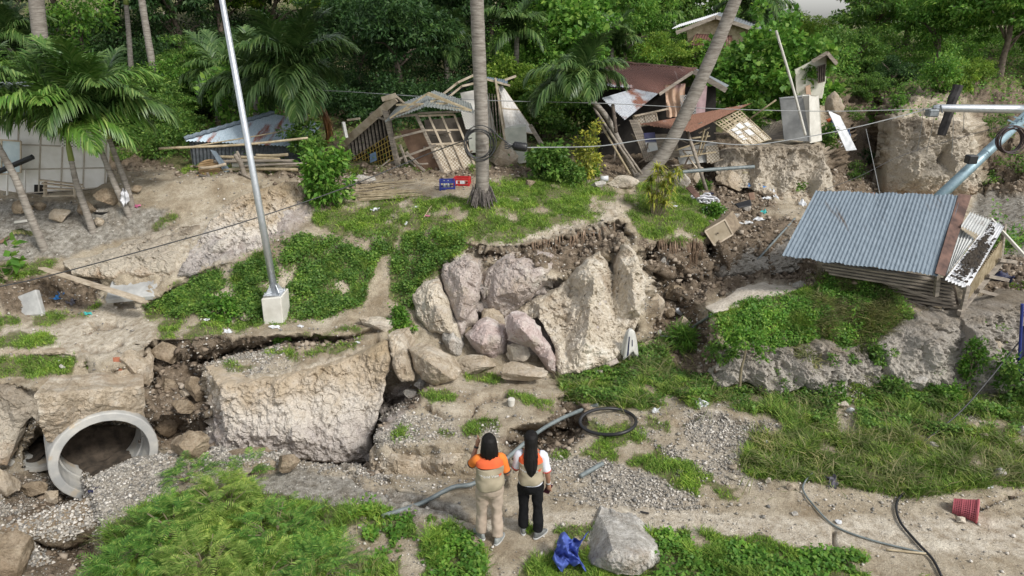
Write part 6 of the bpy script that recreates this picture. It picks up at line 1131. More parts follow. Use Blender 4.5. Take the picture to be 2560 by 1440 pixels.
# cloth: crumpled sheet
def cloth(name, c, sz, mat, label, cat, seed, nrm=(0, -.4, 1), fold=.25, n=16):
    q = random.Random(seed); ph = [q.uniform(0, 6) for _ in range(6)]; N = Vector(nrm).normalized(); x = N.cross(Vector((0, 1, .01))).normalized(); x = x if x.x > 0 else -x; y = N.cross(x); w, h = sz; f = min(w, h) * fold; c = Vector(c); mb = MB()
    def fn(u, v):
        s = 1 - .35 * abs(sin(3 * u + ph[0])) * abs(v - .5) * 2; return c + x * ((u - .5) * w * s * (1 + .22 * sin(v * 7 + ph[2])) + .16 * w * sin(v * 4 + ph[5])) + y * (v - .5) * h * (1 - .35 * abs(sin(4 * u + ph[1])) + .12 * sin(u * 15 + ph[3])) + N * f * (sin(u * 9 + ph[2] + 5 * v + 1.5 * sin(v * 7 + ph[5])) * .5 + sin(v * 11 + ph[3] + 3 * u) * .4 + sin((u + v) * 19 + ph[4]) * .18 + .10 * sin(u * 33 + v * 15 + ph[1]) + .09 * sin(v * 39 - u * 21 + ph[0]) + .5)
    mb.grid(fn, n, n, .006); return tag(mb.build(name, mat, org='auto', smooth=True), label, cat)
def gs(px, py, w, h, *a, lift=.02, **k):
    g_ = G(px, py); d_ = (g_ - Vector((0, 0, CAMZ))).length / F; return g_ + Vector((0, 0, lift)), (w * d_, h * d_)
def litter(px, py, w, h, mat, label, seed, cat='plastic bag', name='plastic_bag', fold=.3, nrm=(0, -.5, 1)):
    c, s = gs(px, py, w, h); return cloth(name, c, s, mat, label, cat, seed, nrm, fold, 10)
SACKB = col('bright_blue_sack', (.08, .13, .44), (.05, .08, .30), .75, 6)
c, s = gs(1425, 1400, 66, 80, lift=.12); cloth('sack', c, (s[0], s[1]), SACKB, 'crumpled bright blue sack in the grass against the big rock', 'sack', 9, (0, -.75, .7), .5, 40)
for i, a in enumerate([(985, 497, 20, 12, WHITEP, 'white plastic bag caught near the wood scraps on the mound'), (938, 527, 18, 12, WHITEP, 'crumpled white plastic bag on the grass left of the mound path'), (1040, 520, 10, 7, WHITEP, 'small white litter scrap on the mound path'), (1015, 560, 6, 14, WHITEP, 'pale bottle lying in the mound grass'), (1068, 541, 12, 6, PINKC, 'tiny pink scrap on the mound path'), (569, 833, 22, 12, WHITEP, 'folded white paper on the edge above the fissure'), (518, 803, 12, 8, WHITEP, 'small pale scrap left of the lamp post block'), (690, 822, 26, 10, WHITEP, 'white litter strewn below the lamp post block'), (752, 818, 14, 8, WHITEP, 'white scrap right of the lamp post block'), (220, 786, 16, 8, TEAL, 'pale teal scrap beside the road'), (1752, 1016, 26, 30, WHITEP, 'clear plastic bottle standing in weeds on the flat ground'), (1640, 1030, 20, 18, WHITEP, 'clear plastic cup near the gravel crest'),
                       (2162, 1056, 22, 12, TARPB, 'light blue plastic scrap below the rock face'), (2185, 1050, 12, 8, WHITEP, 'white scrap beside the light blue plastic'), (1695, 985, 12, 6, WHITEP, 'small green white scrap in the weeds'), (2475, 1222, 12, 7, WHITEP, 'small white paper on the road at the right'), (1915, 1108, 12, 8, WHITEP, 'small white scrap in the gravel under the yellow grass'), (1905, 475, 36, 20, TARPB, 'bright blue tarpaulin crumpled on the debris') if False else (1888, 472, 40, 20, TARPB, 'bright blue tarpaulin crumpled on the debris'),
                       (1770, 489, 28, 10, NAVY, 'blue cloth at the foot of the long prop'), (1915, 498, 24, 10, WHITEP, 'white lid among the debris'), (1890, 445, 56, 18, BEIGE, 'beige sack slumped under the cliff'), (1909, 533, 14, 16, TEAL, 'teal plastic piece beside the tan ledge'), (1895, 552, 26, 12, WHITEP, 'white rag beside the tan ledge'), (1865, 560, 30, 10, WHITEP, 'white bags left of the tan ledge'), (1688, 517, 10, 6, WHITEP, 'tiny white scrap right of the yellow spiky shrub'),
                       (2007, 512, 16, 30, WHITEP, 'white bag hanging at the tin roof corner'), (150, 745, 18, 20, TARPB, 'blue cloth in the hollow by the wall slab'), (185, 760, 18, 16, GREYC, 'grey rag in the hollow by the road'), (340, 518, 20, 12, PINKC, 'pink cloth at the foot of the palms'), (2078, 300, 30, 20, ORANGE, 'orange cloth snagged in the ravine wall'), (2095, 330, 36, 60, DENIM, 'blue rags hanging in the ravine wall'), (2325, 290, 18, 10, ORANGE, 'red brown rag on the earth pillar'), (2292, 195, 18, 40, NAVY, 'dark blue cloth on the slope under the trees'), (2205, 228, 8, 8, ORANGE, 'small orange scrap on the dark slope'),
                       (2078, 1210, 24, 34, GREYC, 'dark grey cloth lying on the road edge below the grass'), (235, 1228, 12, 16, NAVY, 'blue bag tucked under the gravel slab'), (1935, 490, 12, 44, WHITEP, 'white and green plastic bag standing among debris'), (2100, 365, 24, 16, WHITEP, 'white rag at the foot of the ravine tarpaulin'), (2505, 700, 34, 34, NAVY, 'blue patterned cloth hanging beside the shack')]):
    litter(*a[:5], a[5], 40 + i, 'cloth' if any(k in a[5] for k in ('cloth', 'rag')) else 'litter', 'cloth' if any(k in a[5] for k in ('cloth', 'rag')) else 'litter')
# laundry and parasol in the shade
yu = 23.5
t = thing('parasol', 'faded striped parasol, blue and yellow, in the dark wood at the left', 'umbrella', PY(408, 250, yu)); c = PY(408, 190, yu); ra = .62
for k in range(8):
    a0, a1 = k * pi / 4, (k + 1) * pi / 4; mb = MB(); mb.poly([c + Vector((0, 0, .05)), c + Vector((cos(a0) * ra, sin(a0) * ra, -.22)), c + Vector((cos(a1) * ra, sin(a1) * ra, -.22))], .01); mb.quad(c + Vector((cos(a0) * ra, sin(a0) * ra, -.22)), c + Vector((cos(a1) * ra, sin(a1) * ra, -.22)), c + Vector((cos(a1) * ra, sin(a1) * ra, -.3)), c + Vector((cos(a0) * ra, sin(a0) * ra, -.3)), .008)
    mb.build('panel', [col('parasol_blue', (.25, .42, .5)), col('parasol_yellow', (.45, .50, .28))][k % 2], t)
mb = MB(); mb.tube([c + Vector((0, 0, .08)), c - Vector((0, 0, 1.6))], .02, 6); mb.build('pole', WOOD_D, t)
wire([(440, 216, yu), (480, 212, yu), (530, 185, yu)], .008, WIREL, 'washing line in the dark wood at the left')
for i, (x0, x1, ya_, yb_, mt, lb) in enumerate([(453, 480, 222, 265, WHITEC, 'white towel with an orange edge on the washing line'), (480, 496, 215, 260, col('rose_print', (.35, .08, .13), (.55, .4, .42), scale=25), 'red patterned cloth on the washing line'), (378, 392, 240, 275, GREYC, 'dark clothes hanging under the parasol'), (320, 334, 245, 270, WHITEC, 'grey cloth hanging left of the parasol'), (487, 512, 202, 209, TARPB, 'pale blue sheet end above the washing line')]):
    Q = QP((x0, ya_, yu - .1), (x1, ya_ - 3, yu - .1), (x1, yb_ - 3, yu - .1), (x0 + 2, yb_, yu - .1)); mb = MB(); mb.grid(lambda u, v: ql(Q, u, v) + Vector((0, .03 * sin(u * 14) * (.3 + v), 0)), 10, 6, .005); tag(mb.build('cloth', mt, org='auto', smooth=True), lb, 'cloth')
mb = MB(); mb.beam(PY(452, 222, yu - .14), PY(453, 262, yu - .14), .05, .008); tag(mb.build('cloth_edge', ORANGE, org='auto'), 'orange strip hanging at the left of the white towel', 'cloth')
# crates
def crate(px, py, y, w, d, h, rz, mat, label, marks):
    c = PY(px, py, y); t = thing('crate', label, 'crate', c, 'drink crates on the mound'); M = Matrix.Rotation(rz, 3, 'Z'); P = lambda x, y_, z: c + M @ Vector((x * w / 2, y_ * d / 2, z * h))
    mb = MB(); Bm = lambda a, b, w_, h_: mb.beam(P(*a), P(*b), w_, h_)
    for sx in (-1, 1):
        for sy in (-1, 1): Bm((sx, sy, 0), (sx, sy, 1), .035, .035)
    for z in (.03, .5, .97):
        for s_ in (-1, 1): Bm((-1, s_, z), (1, s_, z), .03, .05 if z != .5 else .035); Bm((s_, -1, z), (s_, 1, z), .03, .05 if z != .5 else .035)
    for x in (-.35, .35):
        for s_ in (-1, 1): Bm((x, s_, 0), (x, s_, .5), .03, .025); Bm((s_, x, 0), (s_, x, .5), .025, .03)
    mb.build('frame', mat, t); mb = MB(); mb.quad(P(-1, -1, .02), P(1, -1, .02), P(1, 1, .02), P(-1, 1, .02), .01)
    for s_ in (-.97, .97): mb.quad(P(-1, s_, .05), P(1, s_, .05), P(1, s_, .45), P(-1, s_, .45), .008)
    mb.build('floor', mat, t)
    for i, x in enumerate(marks): mb = MB(); mb.beam(P(x, -1.14, .58), P(x, -1.14, .86), .035, .006, up=(0, 1, 0)); mb.build('mark', WHITEP, t)
crate(1119, 484, 16.1, .34, .26, .32, .1, BLUE, 'dark blue bottle crate on the mound left of the coconut trunk', [])
crate(1156, 472, 16.35, .36, .26, .27, -.1, RED, 'red bottle crate with white marks beside the blue one', [-.6, -.05, .15, .35])
for i, x in enumerate((1111, 1121)): c = PY(x, 478, 16.1); mb = MB(); mb.tube([c, c + Vector((0, 0, .17)), c + Vector((0, 0, .21)), c + Vector((0, 0, .27))], [.03, .03, .012, .012], 8); tag(mb.build('bottle', col('clear_glass', (.4, .44, .42), rough=.2), org='auto', smooth=True), ['clear bottle standing in the blue crate, left one', 'clear bottle standing in the blue crate, right one'][i], 'bottle')
# cabinet, nets, sheets
t = thing('cabinet', 'broken wooden cabinet tipped over at the edge of the debris slope', 'cabinet', PY(1800, 600, 14.6)); yq = 14.5
Qc = QP((1762, 578, yq), (1812, 549, yq + .1), (1832, 586, yq), (1786, 614, yq - .1)); mb = MB(); CAB = simple('worn_cabinet', (.24, .19, .12), (.38, .32, .23), 3, .7, .2); mb.quad(*Qc, .02, n=2); o = mb.build('door_panel', CAB, t)
mb = MB(); lattice(mb, Qc, 1, 1, .03, .03, .005); mb.build('frame', WOOD_P, t); D = Vector((.28, .35, .1)); mb = MB(); mb.quad(Qc[1], Qc[1] + D, Qc[2] + D, Qc[2], .02); mb.quad(Qc[0], Qc[0] + D, Qc[1] + D, Qc[1], .02); mb.build('side_panel', simple('cabinet_side', (.16, .12, .08), (.28, .22, .15)), t); mb = MB(); mb.tube([Qc[0].lerp(Qc[2], .42) + Vector((0, -.03, 0)), Qc[0].lerp(Qc[2], .47) + Vector((0, -.05, 0))], .015, 6); mb.build('knob', WOOD_D, o)
slab([(1714, 470, 16.6), (1730, 464, 16.6), (1752, 492, 16.2), (1738, 496, 16.2)], .02, RUSTD, 'rusty ribbed sheet in the debris below the leaning trunk', 'rusty_sheet', 'sheet')
slab([(1868, 485, 16.6), (1884, 482, 16.6), (1888, 500, 16.4), (1874, 503, 16.4)], .05, PLY, 'small broken wooden box frame in the debris', 'box', 'box'); slab([(1835, 512, 15.9), (1876, 500, 15.9), (1880, 516, 15.7), (1846, 522, 15.7)], .04, BLACKP, 'black tray lying in the debris', 'tray', 'tray')
NETM = leafmat('net_white', (.5, .5, .52), (.68, .68, .7), (.15, .15, .17), 0)
def bundle(px, py, w, h, label, seed, mat=None):
    c, s = gs(px, py, w, h, lift=.08); q = random.Random(seed); mb = MB()
    for i in range(26):
        a = q.uniform(0, 6.28); rr = q.random()**.5; p = c + Vector((cos(a) * rr * s[0] / 2, sin(a) * rr * s[0] / 4, abs(q.gauss(0, .12)) * s[1])); loop = []
        for k in range(9): b_ = k * 2 * pi / 9; loop.append(p + Vector((cos(b_) * .09, q.uniform(-.03, .03), sin(b_) * .06 + .03)))
        mb.tube(loop, .022, 5, closed=True)
    tag(mb.build('net', mat or NETM, org='auto', smooth=True), label, 'net')
bundle(1762, 512, 60, 34, 'heap of white netting on the edge of the grassy clump, upper part', 3); bundle(1782, 540, 46, 24, 'heap of white netting tumbling down the slope, lower part', 4)
# stake with towel
g = G(1573, 905); t = thing('stake', 'wooden stake standing in the weeds below the buttress', 'stake', g); mb = MB(); tp = PY(1576, 826, g.y); mb.tube([g - Vector((0, 0, .1)), g.lerp(tp, .5), tp], [.022, .018, .018], 6); mb.build('shaft', WOOD_G, t)
q = random.Random(1); mb = MB()
def tw(u, v):
    a = u * 2 * pi; r_ = .02 + .095 * v**.5 * (1 + .35 * sin(3 * a + 1) + .2 * sin(5 * a)); zz = .03 - .52 * v * (1 + .18 * sin(2 * a + .5)); return tp + Vector((cos(a) * r_ * 1.15, sin(a) * r_ * .7, zz))
mb.grid(tw, 30, 10, 0); o = mb.build('towel', simple('striped_towel', (.58, .57, .52), (.46, .45, .42), 5, .9, .1, extra=((.05, .06, .14), 5, .60)), smooth=True, org='auto'); tag(o, 'cream towel with dark stripes hung over the stake', 'towel'); o.modifiers.new('s', 'SOLIDIFY').thickness = .008
for u0, v0, v1 in ((.70, .25, .97), (.80, .45, .75)):
    mb = MB(); mb.grid(lambda u, v: tw(u0 + .03 * u, v0 + (v1 - v0) * v) + Vector((0, -.012, .004)), 4, 8, 0); st_ = mb.build('stripe', NAVY, None, smooth=True); st_.parent = o; st_.location = -o.location
# basket
g = G(2412, 1290); t = thing('basket', 'pink perforated laundry basket lying on its side on the road', 'basket', g); a, b = PY(2384, 1266, g.y + .12), PY(2443, 1280, g.y - .02); ax = (b - a).normalized(); x = ax.cross(Vector((0, 0, 1))).normalized(); z = x.cross(ax); nb, nr = 30, 11; BK = col('pink_plastic', (.42, .10, .12), (.34, .075, .09), .5)
L_ = (b - a).length; rad = lambda s: .095 + .055 * s - .012 * (s > .45) * (1 - s) ; mb = MB()
pv = lambda s, k: a + ax * L_ * s + (x * cos(2 * pi * k / nb) + z * sin(2 * pi * k / nb)) * rad(s)
for j in range(nr + 1): mb.tube([pv(j / nr, k) for k in range(nb)], .0065 if j % 4 else .010, 4, closed=True)
for k in range(nb): mb.tube([pv(s / 6, k) for s in range(7)], .007, 4)
mb.build('side', BK, t); mb = MB(); mb.tube([a + ax * .0, a + ax * .01], .093, 20); mb.build('bottom', BK, t); mb = MB(); mb.tube([pv(1.0, k) for k in range(nb)], .016, 6, closed=True); mb.build('rim', BK, t)
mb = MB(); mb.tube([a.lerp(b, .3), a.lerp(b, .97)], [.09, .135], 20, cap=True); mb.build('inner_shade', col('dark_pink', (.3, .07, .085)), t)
# tub, bench, pallets
c = PY(267, 540, 15.2); mb = MB(); mb.tube([c, c + Vector((0, 0, .16))], [.2, .27], 20, cap=False); mb.tube([c, c + Vector((0, 0, .01))], .2, 20); tag(mb.build('tub', BLACKP, org='auto', smooth=True), 'black rubber tub on the dirt behind the palms', 'tub')
t = thing('bench', 'rough wooden bench frame under the white house', 'bench', PY(150, 490, 15.4))
for nm, segs in (('slat', [((98, 450), (205, 462)), ((105, 458), (210, 470)), ((108, 470), (190, 474))]), ('rail', [((108, 490), (190, 488))]), ('leg', [((113, 455), (113, 492)), ((188, 465), (188, 492))])):
    for a, b in segs: mb = MB(); mb.beam(PY(*a, 15.45), PY(*b, 15.5), .07, .03); mb.build(nm, WOOD_P, t)
for i, (a, b, w_, mt, lb) in enumerate([((38, 560), (72, 556), .1, CONCW, 'pale flat stone on the dirt at the far left'), ((0, 612), (26, 596), .08, PLY, 'brown board on the dirt at the left edge')]): mb = MB(); mb.beam(G(*a) + Vector((0, 0, .04)), G(*b) + Vector((0, 0, .04)), w_, .05); tag(mb.build('board', mt, org='auto', bevel=.01), lb, 'board')
g = G(30, 585); t = thing('fallen_frond', 'dry fallen palm frond on the dirt at the left edge', 'palm frond', g); copyob(FR[4], 'leaflets', LM['dry'], t, (0, 0, .08), (.35, 0, -1.5), (1.3, 1.3, .5))
g = G(308, 525); c = PY(308, 480, g.y - .2); cloth('cloth', c - Vector((0, 0, .12)), (.16, .42), WHITEC, 'white cloth wrapped on the rightmost palm trunk', 'cloth', 5, (0, -1, .2), .3, 10)
# banner on the right edge
t = thing('banner', 'dark blue banner on a pole at the right edge', 'banner', PY(2545, 985, 10.2)); mb = MB(); mb.tube(QP((2543, 985, 10.2), (2550, 870, 10.2), (2556, 760, 10.2)), .022, 8); mb.build('pole', BLUE, t); Q = QP((2552, 820, 10.2), (2640, 800, 10.3), (2636, 950, 10.3), (2549, 942, 10.2)); mb = MB(); mb.grid(lambda u, v: ql(Q, u, v) + Vector((0, .04 * sin(u * 12), 0)), 12, 6, .006); mb.build('cloth', NAVY, t, smooth=True)
# brick, coconut on roof, white block
mb = MB(); mb.quad(*QP((283, 895, 10.7), (300, 896, 10.7), (303, 925, 10.6), (290, 937, 10.6)), .07); tag(mb.build('brick', col('orange_clay', (.42, .15, .08)), org='auto', bevel=.01), 'orange clay tile stuck in the earth face below the road', 'brick')
c = PY(2180, 497, 13.5); mb = MB(); mb.tube([c + Vector((-.07, 0, .03)), c + Vector((-.04, 0, .05)), c + Vector((.0, 0, .05)), c + Vector((.05, 0, .05)), c + Vector((.08, 0, .03))], [.02, .07, .09, .07, .02], 10); tag(mb.build('coconut', col('husk', (.2, .10, .06)), org='auto', smooth=True), 'brown coconut lying at the top edge of the blue grey roof', 'coconut')
c = G(1278, 1013); mb = MB(); mb.tube([c, c + Vector((0, 0, .13))], [.055, .06], 9); tag(mb.build('stone_block', CONCW, org='auto', bevel=.01), 'small white block standing on the ledge behind the people', 'block')
c = G(1510, 455); mb = MB(); mb.tube([c + Vector((-.1, 0, .08)), c + Vector((.1, 0, .08))], [.07, .08], 14); tag(mb.build('bucket', WHITEP, org='auto', smooth=True), 'white bucket lying on its side at the top of the mound', 'bucket')
# reed mats lying on the mound
mb = MB(); q = random.Random(6)
for i in range(46): x = q.uniform(0, 1); j = q.uniform(0, 1); a = G(870 + 60 * x + 10 * j, 505 - 42 * j) + Vector((0, 0, .03)); b = G(930 + 140 * q.random() * (1 - x * .4), 498 - 44 * j) + Vector((0, 0, .05)); mb.beam(a, b, .02, .012)
tag(mb.build('reed_mat', BAMBOO, org='auto'), 'torn reed mats and sticks lying behind the green shrub on the mound', 'reed mat')
# roots hanging from the broken edges
mb = MB(); q = random.Random(8)
for i in range(300):
    if i < 190: px_ = q.uniform(1645, 1752); py_ = 604 + 6 * sin(px_) ; L_ = q.uniform(.3, .75) * (1 if px_ < 1742 else .6)
    else: px_ = q.uniform(1330, 1550); py_ = 606 - (px_ - 1330) * .22; L_ = q.uniform(.12, .5)
    a = G(px_, py_) + Vector((0, -.03, .02)); d = Vector((q.uniform(-.12, .12), q.uniform(-.12, .0), -1)); mb.tube([a, a + d * L_ * .3 + Vector((0, -.06, 0)), a + d * L_ * .65 + Vector((q.uniform(-.05, .05), -.05, 0)), a + d * L_ + Vector((q.uniform(-.1, .1), 0, 0))], [.008, .006, .005, .002], 3, cap=False)
tag(mb.build('hanging_roots', simple('dry_roots', (.14, .09, .055), (.30, .21, .14)), org='auto'), 'fine roots hanging from the broken soil edges', 'roots', kind='stuff')
# slim bare sapling below the hump
g = G(1850, 985); mb = MB(); mb.tube(curve_pts([g - Vector((0, 0, .1)), PY(1852, 930, g.y), PY(1862, 890, g.y), PY(1866, 850, g.y)], 8), [.03, .028, .026, .024, .02, .018, .016, .012, .01], 6)
t = thing('sapling', 'crooked little tree with a bare stem at the foot of the weedy hump', 'sapling', g); mb.build('trunk', STEM, t, smooth=True); tpv = PY(1866, 850, g.y) - g; V, Fc = crown(77, (.3, .3, .25), 25, 30, .07, .04); np_mesh('foliage', V + np.array(tpv), Fc, LM['bright'], t, world=False)
# ================================================================ ROCKS
import bmesh
def _ico(k):
    bm = bmesh.new(); bmesh.ops.create_icosphere(bm, subdivisions=k, radius=1); V = np.array([v.co[:] for v in bm.verts]); Fc = np.array([[v.index for v in f.verts] for f in bm.faces]); bm.free(); return V, Fc
ICO5, ICO4 = _ico(6), _ico(4)
def rockmat(name, a, b_, c, sc=3):
    m, n, b = newmat(name); v = coords(n); f = noise(n, v, sc, 10, .68); f2 = noise(n, v, sc * 7, 6, .7)
    cc = ramp(n, f, [(.32, a), (.5, b_), (.66, c)]); cc = mixc(n, .8, cc, ramp(n, f2, [(.3, (.5, .46, .42)), (.5, (1, 1, 1)), (.75, (1.25, 1.25, 1.25))]), 'MULTIPLY'); f3 = noise(n, v, 1.3, 9, .75); cc = mixc(n, ramp(n, f3, [(.5, (0, 0, 0)), (.62, (.6, .6, .6))]), cc, (.27, .20, .135))
    n.links.new(cc, b.inputs['Base Color']); b.inputs['Roughness'].default_value = .95; b.inputs['Specular IOR Level'].default_value = .15; bump(n, f2, b, .9, .04); return m
MAUVE = rockmat('mauve_limestone', (.33, .275, .235), (.44, .38, .345), (.58, .54, .48)); TANR = rockmat('tan_limestone', (.30, .24, .165), (.44, .37, .28), (.60, .55, .46)); GREYR = rockmat('grey_limestone', (.28, .26, .225), (.47, .445, .40), (.68, .66, .62), 4); BROWN = rockmat('earth_block', (.17, .125, .08), (.29, .23, .16), (.42, .35, .26), 4); CREAMR = rockmat('cream_limestone', (.41, .35, .265), (.56, .50, .405), (.70, .66, .58))
def rock(px, py, hx, hy, mat, label, seed, dz=1., y=None, rot=0, cuts=14, rough=.10, name='boulder', cat='boulder', group=None, big=True, push=.0, cutr=(.42, .82)):
    r = np.random.default_rng(seed); V, Fc = (ICO5 if big else ICO4); V = V.copy()
    for k in range(cuts):
        n_ = norm(r.normal(size=3)); d = r.uniform(*cutr); s = V @ n_; V = V - np.maximum(0, s - d)[:, None] * n_ * .98
    mx = np.abs(V).max(0); V = V / mx; nn = norm(V)
    V = V + nn * (fbm(V + seed * 3.1, 1.6, 3, seed) * rough + fbm(V + seed, 6, 4, seed + 1, .6) * rough * .42)[:, None]
    yy = y if y else G(px, py + hy * .75).y - push; c = PY(px, py, yy); d_ = (c - Vector((0, 0, CAMZ))).dot(Vector((0, CP, -SP))) / F; wx_, wz = hx * d_, hy * d_ * 1.05
    M = np.array(Matrix.Rotation(R(rot), 3, 'Y')); V = (V * np.array([wx_, (wx_ + wz) / 2 * dz * .85, wz])) @ M.T
    o = np_mesh(name, V, Fc, mat, smooth=False); o.location = c; ORG[o.name] = c; return tag(o, label, cat, group)
RK = [ # px,py,hx,hy,mat,label,rot



 (1290, 884, 36, 27, CREAMR, 'small tan stone at the foot of the pink boulders', 0, 1),
 (1182, 800, 24, 22, MAUVE, 'small mauve stone above the angular pink boulder', 0, 1), (1235, 795, 32, 24, TANR, 'brown stone tucked at the back of the rockfall', 0, 1), (1180, 915, 60, 22, TANR, 'low tan hump before the rockfall', 0, 1), (1300, 935, 70, 24, TANR, 'broad low tan hump right before the rockfall', 0, 1),

 (478, 1108, 58, 38, BROWN, 'brown earth block lying right of the nearest pipe', 4, 1), (508, 1038, 26, 30, BROWN, 'squared brown block leaning on the tan cliff', 0, 1), (412, 1050, 36, 42, BROWN, 'rounded brown block directly above the nearest pipe', 0, 1), (455, 1022, 28, 20, BROWN, 'flat brown stone between two blocks in the ravine', 0, 1), (465, 985, 16, 13, TANR, 'small tan stone high in the ravine', 0, 1), (412, 882, 40, 30, BROWN, 'overhanging brown block at the head of the ravine', 6, 1), (500, 968, 30, 34, BROWN, 'brown block hugging the left end of the tan cliff', 0, 1), (335, 905, 34, 42, TANR, 'tan lump of the bank beside the clay tile', 0, 1), (540, 890, 13, 12, GREYR, 'pale round stone on the ravine rim', 0, 1), (425, 960, 26, 20, BROWN, 'brown clod in the middle of the ravine', 0, 1),
 (15, 1205, 22, 42, TANR, 'tan earth block at the left edge beside the pipes', 0, 1), (85, 1228, 38, 22, BROWN, 'brown clod below the second pipe', 0, 1), (130, 1245, 20, 18, TANR, 'small tan clod at the foot of the nearest pipe', 0, 1), (25, 1390, 62, 66, BROWN, 'brown block at the bottom left corner', 0, 1), (720, 1160, 34, 30, BROWN, 'squared earth block between road and tan cliff', 0, 1), (340, 475, 14, 12, BROWN, 'dark stone behind the palms', 0, 1),
 (212, 520, 28, 22, BROWN, 'dark boulder on the dirt between the palm trunks', 0, 1), (272, 495, 36, 26, BROWN, 'large dark boulder above the black tub', 0, 1), (145, 535, 30, 20, TANR, 'tan boulder left of the palm with the green crownshaft', 0, 1), (60, 520, 28, 20, BROWN, 'low boulder before the white house door', 0, 1), (250, 555, 16, 12, TANR, 'tan stone at the root of the third palm', 0, 1), (100, 515, 18, 12, BROWN, 'stone at the foot of the house wall', 0, 1),
 (1637, 711, 16, 15, TANR, 'round brown stone right of the pale buttress', 0, 1), (1640, 765, 22, 34, TANR, 'oval brown and white boulder below the round one', -15, 1), (1698, 778, 12, 11, WHITEP, 'small white stone on the valley scree', 0, 1), (1706, 808, 24, 22, TANR, 'tan boulder under the small white stone', 0, 1), (1678, 785, 14, 14, BROWN, 'brown stone left of the small white stone', 0, 1), (1648, 832, 9, 8, GREYR, 'pebble sized grey stone in the valley', 0, 1), (1690, 735, 26, 20, BROWN, 'brown block under the hanging roots', 0, 1), (1660, 660, 18, 26, GREYR, 'grey slab glimpsed behind the hanging roots', 0, .6),
 (1522, 905, 24, 17, MAUVE, 'reddish stone left of the towel stake', 0, 1), (1545, 890, 18, 14, TANR, 'tan stone by the towel stake', 0, 1), (1500, 930, 14, 10, MAUVE, 'small reddish stone in front of the towel stake', 0, 1),
 (2288, 955, 28, 24, GREYR, 'grey boulder at the foot of the rock face', 0, 1), (2528, 925, 36, 34, GREYR, 'large grey boulder behind the banner', 0, 1), (2512, 972, 32, 18, GREYR, 'flat pale boulder under the large grey one', 0, 1), (2480, 860, 24, 22, TANR, 'tan stone high on the right rock face', 0, 1), (2500, 850, 10, 10, BROWN, 'dark red stone at the right rock face', 0, 1), (1998, 712, 22, 9, GREYR, 'thin grey slab on the valley slope', 0, 1),
 (2497, 1184, 15, 14, GREYR, 'pale stone at the edge of the grass near the right side', 0, 1), (1978, 1217, 11, 9, TANR, 'left of two round stones by the hose', 0, 1), (1992, 1219, 8, 7, TANR, 'right of two round stones by the hose', 0, 1), (2097, 1304, 9, 6, WHITEP, 'white pebble where the hose crosses the road', 0, 1), (1836, 1168, 12, 8, TANR, 'brown pebble in the gravel left of the yellow grass', 0, 1), (1832, 1192, 11, 9, CREAMR, 'pale cracked stone on the gravel slope', 0, 1), (1922, 1202, 8, 9, CREAMR, 'pale stone in the grass edge above the road', 0, 1), (2402, 1300, 12, 8, CREAMR, 'pale stone left under the basket', 0, 1), (1988, 1284, 9, 6, GREYR, 'small grey stone on the road middle', 0, 1),
 (2440, 1068, 18, 13, TANR, 'tan stone of the row in the right grass', 0, 1), (2462, 1090, 14, 10, TANR, 'lower tan stone of the row in the right grass', 0, 1), (2418, 1062, 12, 9, TANR, 'left stone of the row in the right grass', 0, 1), (2330, 1112, 14, 10, GREYR, 'grey stone beside the slanting cable end', 0, 1), (2095, 985, 18, 12, CREAMR, 'white stone at the top of the small scree', 0, 1), (2108, 1012, 14, 11, CREAMR, 'white stone in the small scree', 0, 1), (2125, 1025, 10, 9, WHITEP, 'whitest stone at the foot of the small scree', 0, 1), (2560, 1078, 14, 12, GREYR, 'grey stone at the right edge below the banner', 0, 1),
 (945, 808, 42, 18, CREAMR, 'flat pale block on the ledge above the tan cliff', 0, 1), (912, 800, 16, 14, TANR, 'tan block left of the flat pale one', 0, 1), (612, 792, 15, 11, TANR, 'pinkish stone in the weeds left of the lamp post', 0, 1), (1050, 960, 16, 12, GREYR, 'grey lump in the cleft by the long tan boulder', 0, 1), (1030, 985, 22, 12, GREYR, 'blue grey slab in the cleft by the long tan boulder', 0, 1), (155, 918, 9, 7, GREYR, 'small grey stone on the lower grass terrace', 0, 1), (148, 903, 5, 4, WHITEP, 'tiny white stone on the lower grass terrace', 0, 1), (895, 856, 6, 5, WHITEP, 'tiny white stone on the cliff top grass', 0, 1),
 (1740, 440, 30, 24, TANR, 'rounded block below the dark plastic pipe', 0, 1), (1820, 448, 40, 30, TANR, 'cracked earth block under the dark plastic pipe', 0, 1), (1700, 445, 26, 26, GREYR, 'grey block beside the leaning trunk foot', 0, 1), (1870, 520, 12, 8, GREYR, 'grey stone in the debris field', 0, 1), (1840, 540, 10, 7, GREYR, 'small grey stone near the tan ledge', 0, 1), (1560, 455, 40, 16, CREAMR, 'smooth sand coloured mound of earth left of the leaning trunk', 0, 1), (1495, 462, 20, 10, GREYR, 'grey slab at the back edge of the mound', 0, 1), (1325, 458, 16, 11, BROWN, 'dark block under the dark leafy shrub', 0, 1), (915, 448, 26, 14, GREYR, 'grey boulder below the bamboo hut', 0, 1), (880, 452, 20, 18, GREYR, 'split grey rock at the left edge below the bamboo hut', 0, 1), (1256, 400, 40, 44, TANR, 'earth pillar under the washed plinth of the woven hut', 0, 1), (2088, 260, 24, 30, TANR, 'rounded earth stump beside the cream house', 0, 1)]
for i, a in enumerate(RK):
    px, py, hx, hy, mt, lb, rt, dz = a; bg_ = hx > 24
    sm = 'smooth' in lb or 'round' in lb
    rock(px, py, hx, hy, mt, lb, i + 1, dz, rot=rt,  big=bg_, cuts=5 if sm else 16, rough=.07 if bg_ else .09, name='stone' if hx < 18 else 'boulder', cat='stone' if hx < 18 else 'boulder', y={1256: 18.8, 2088: 21.5}.get(px))
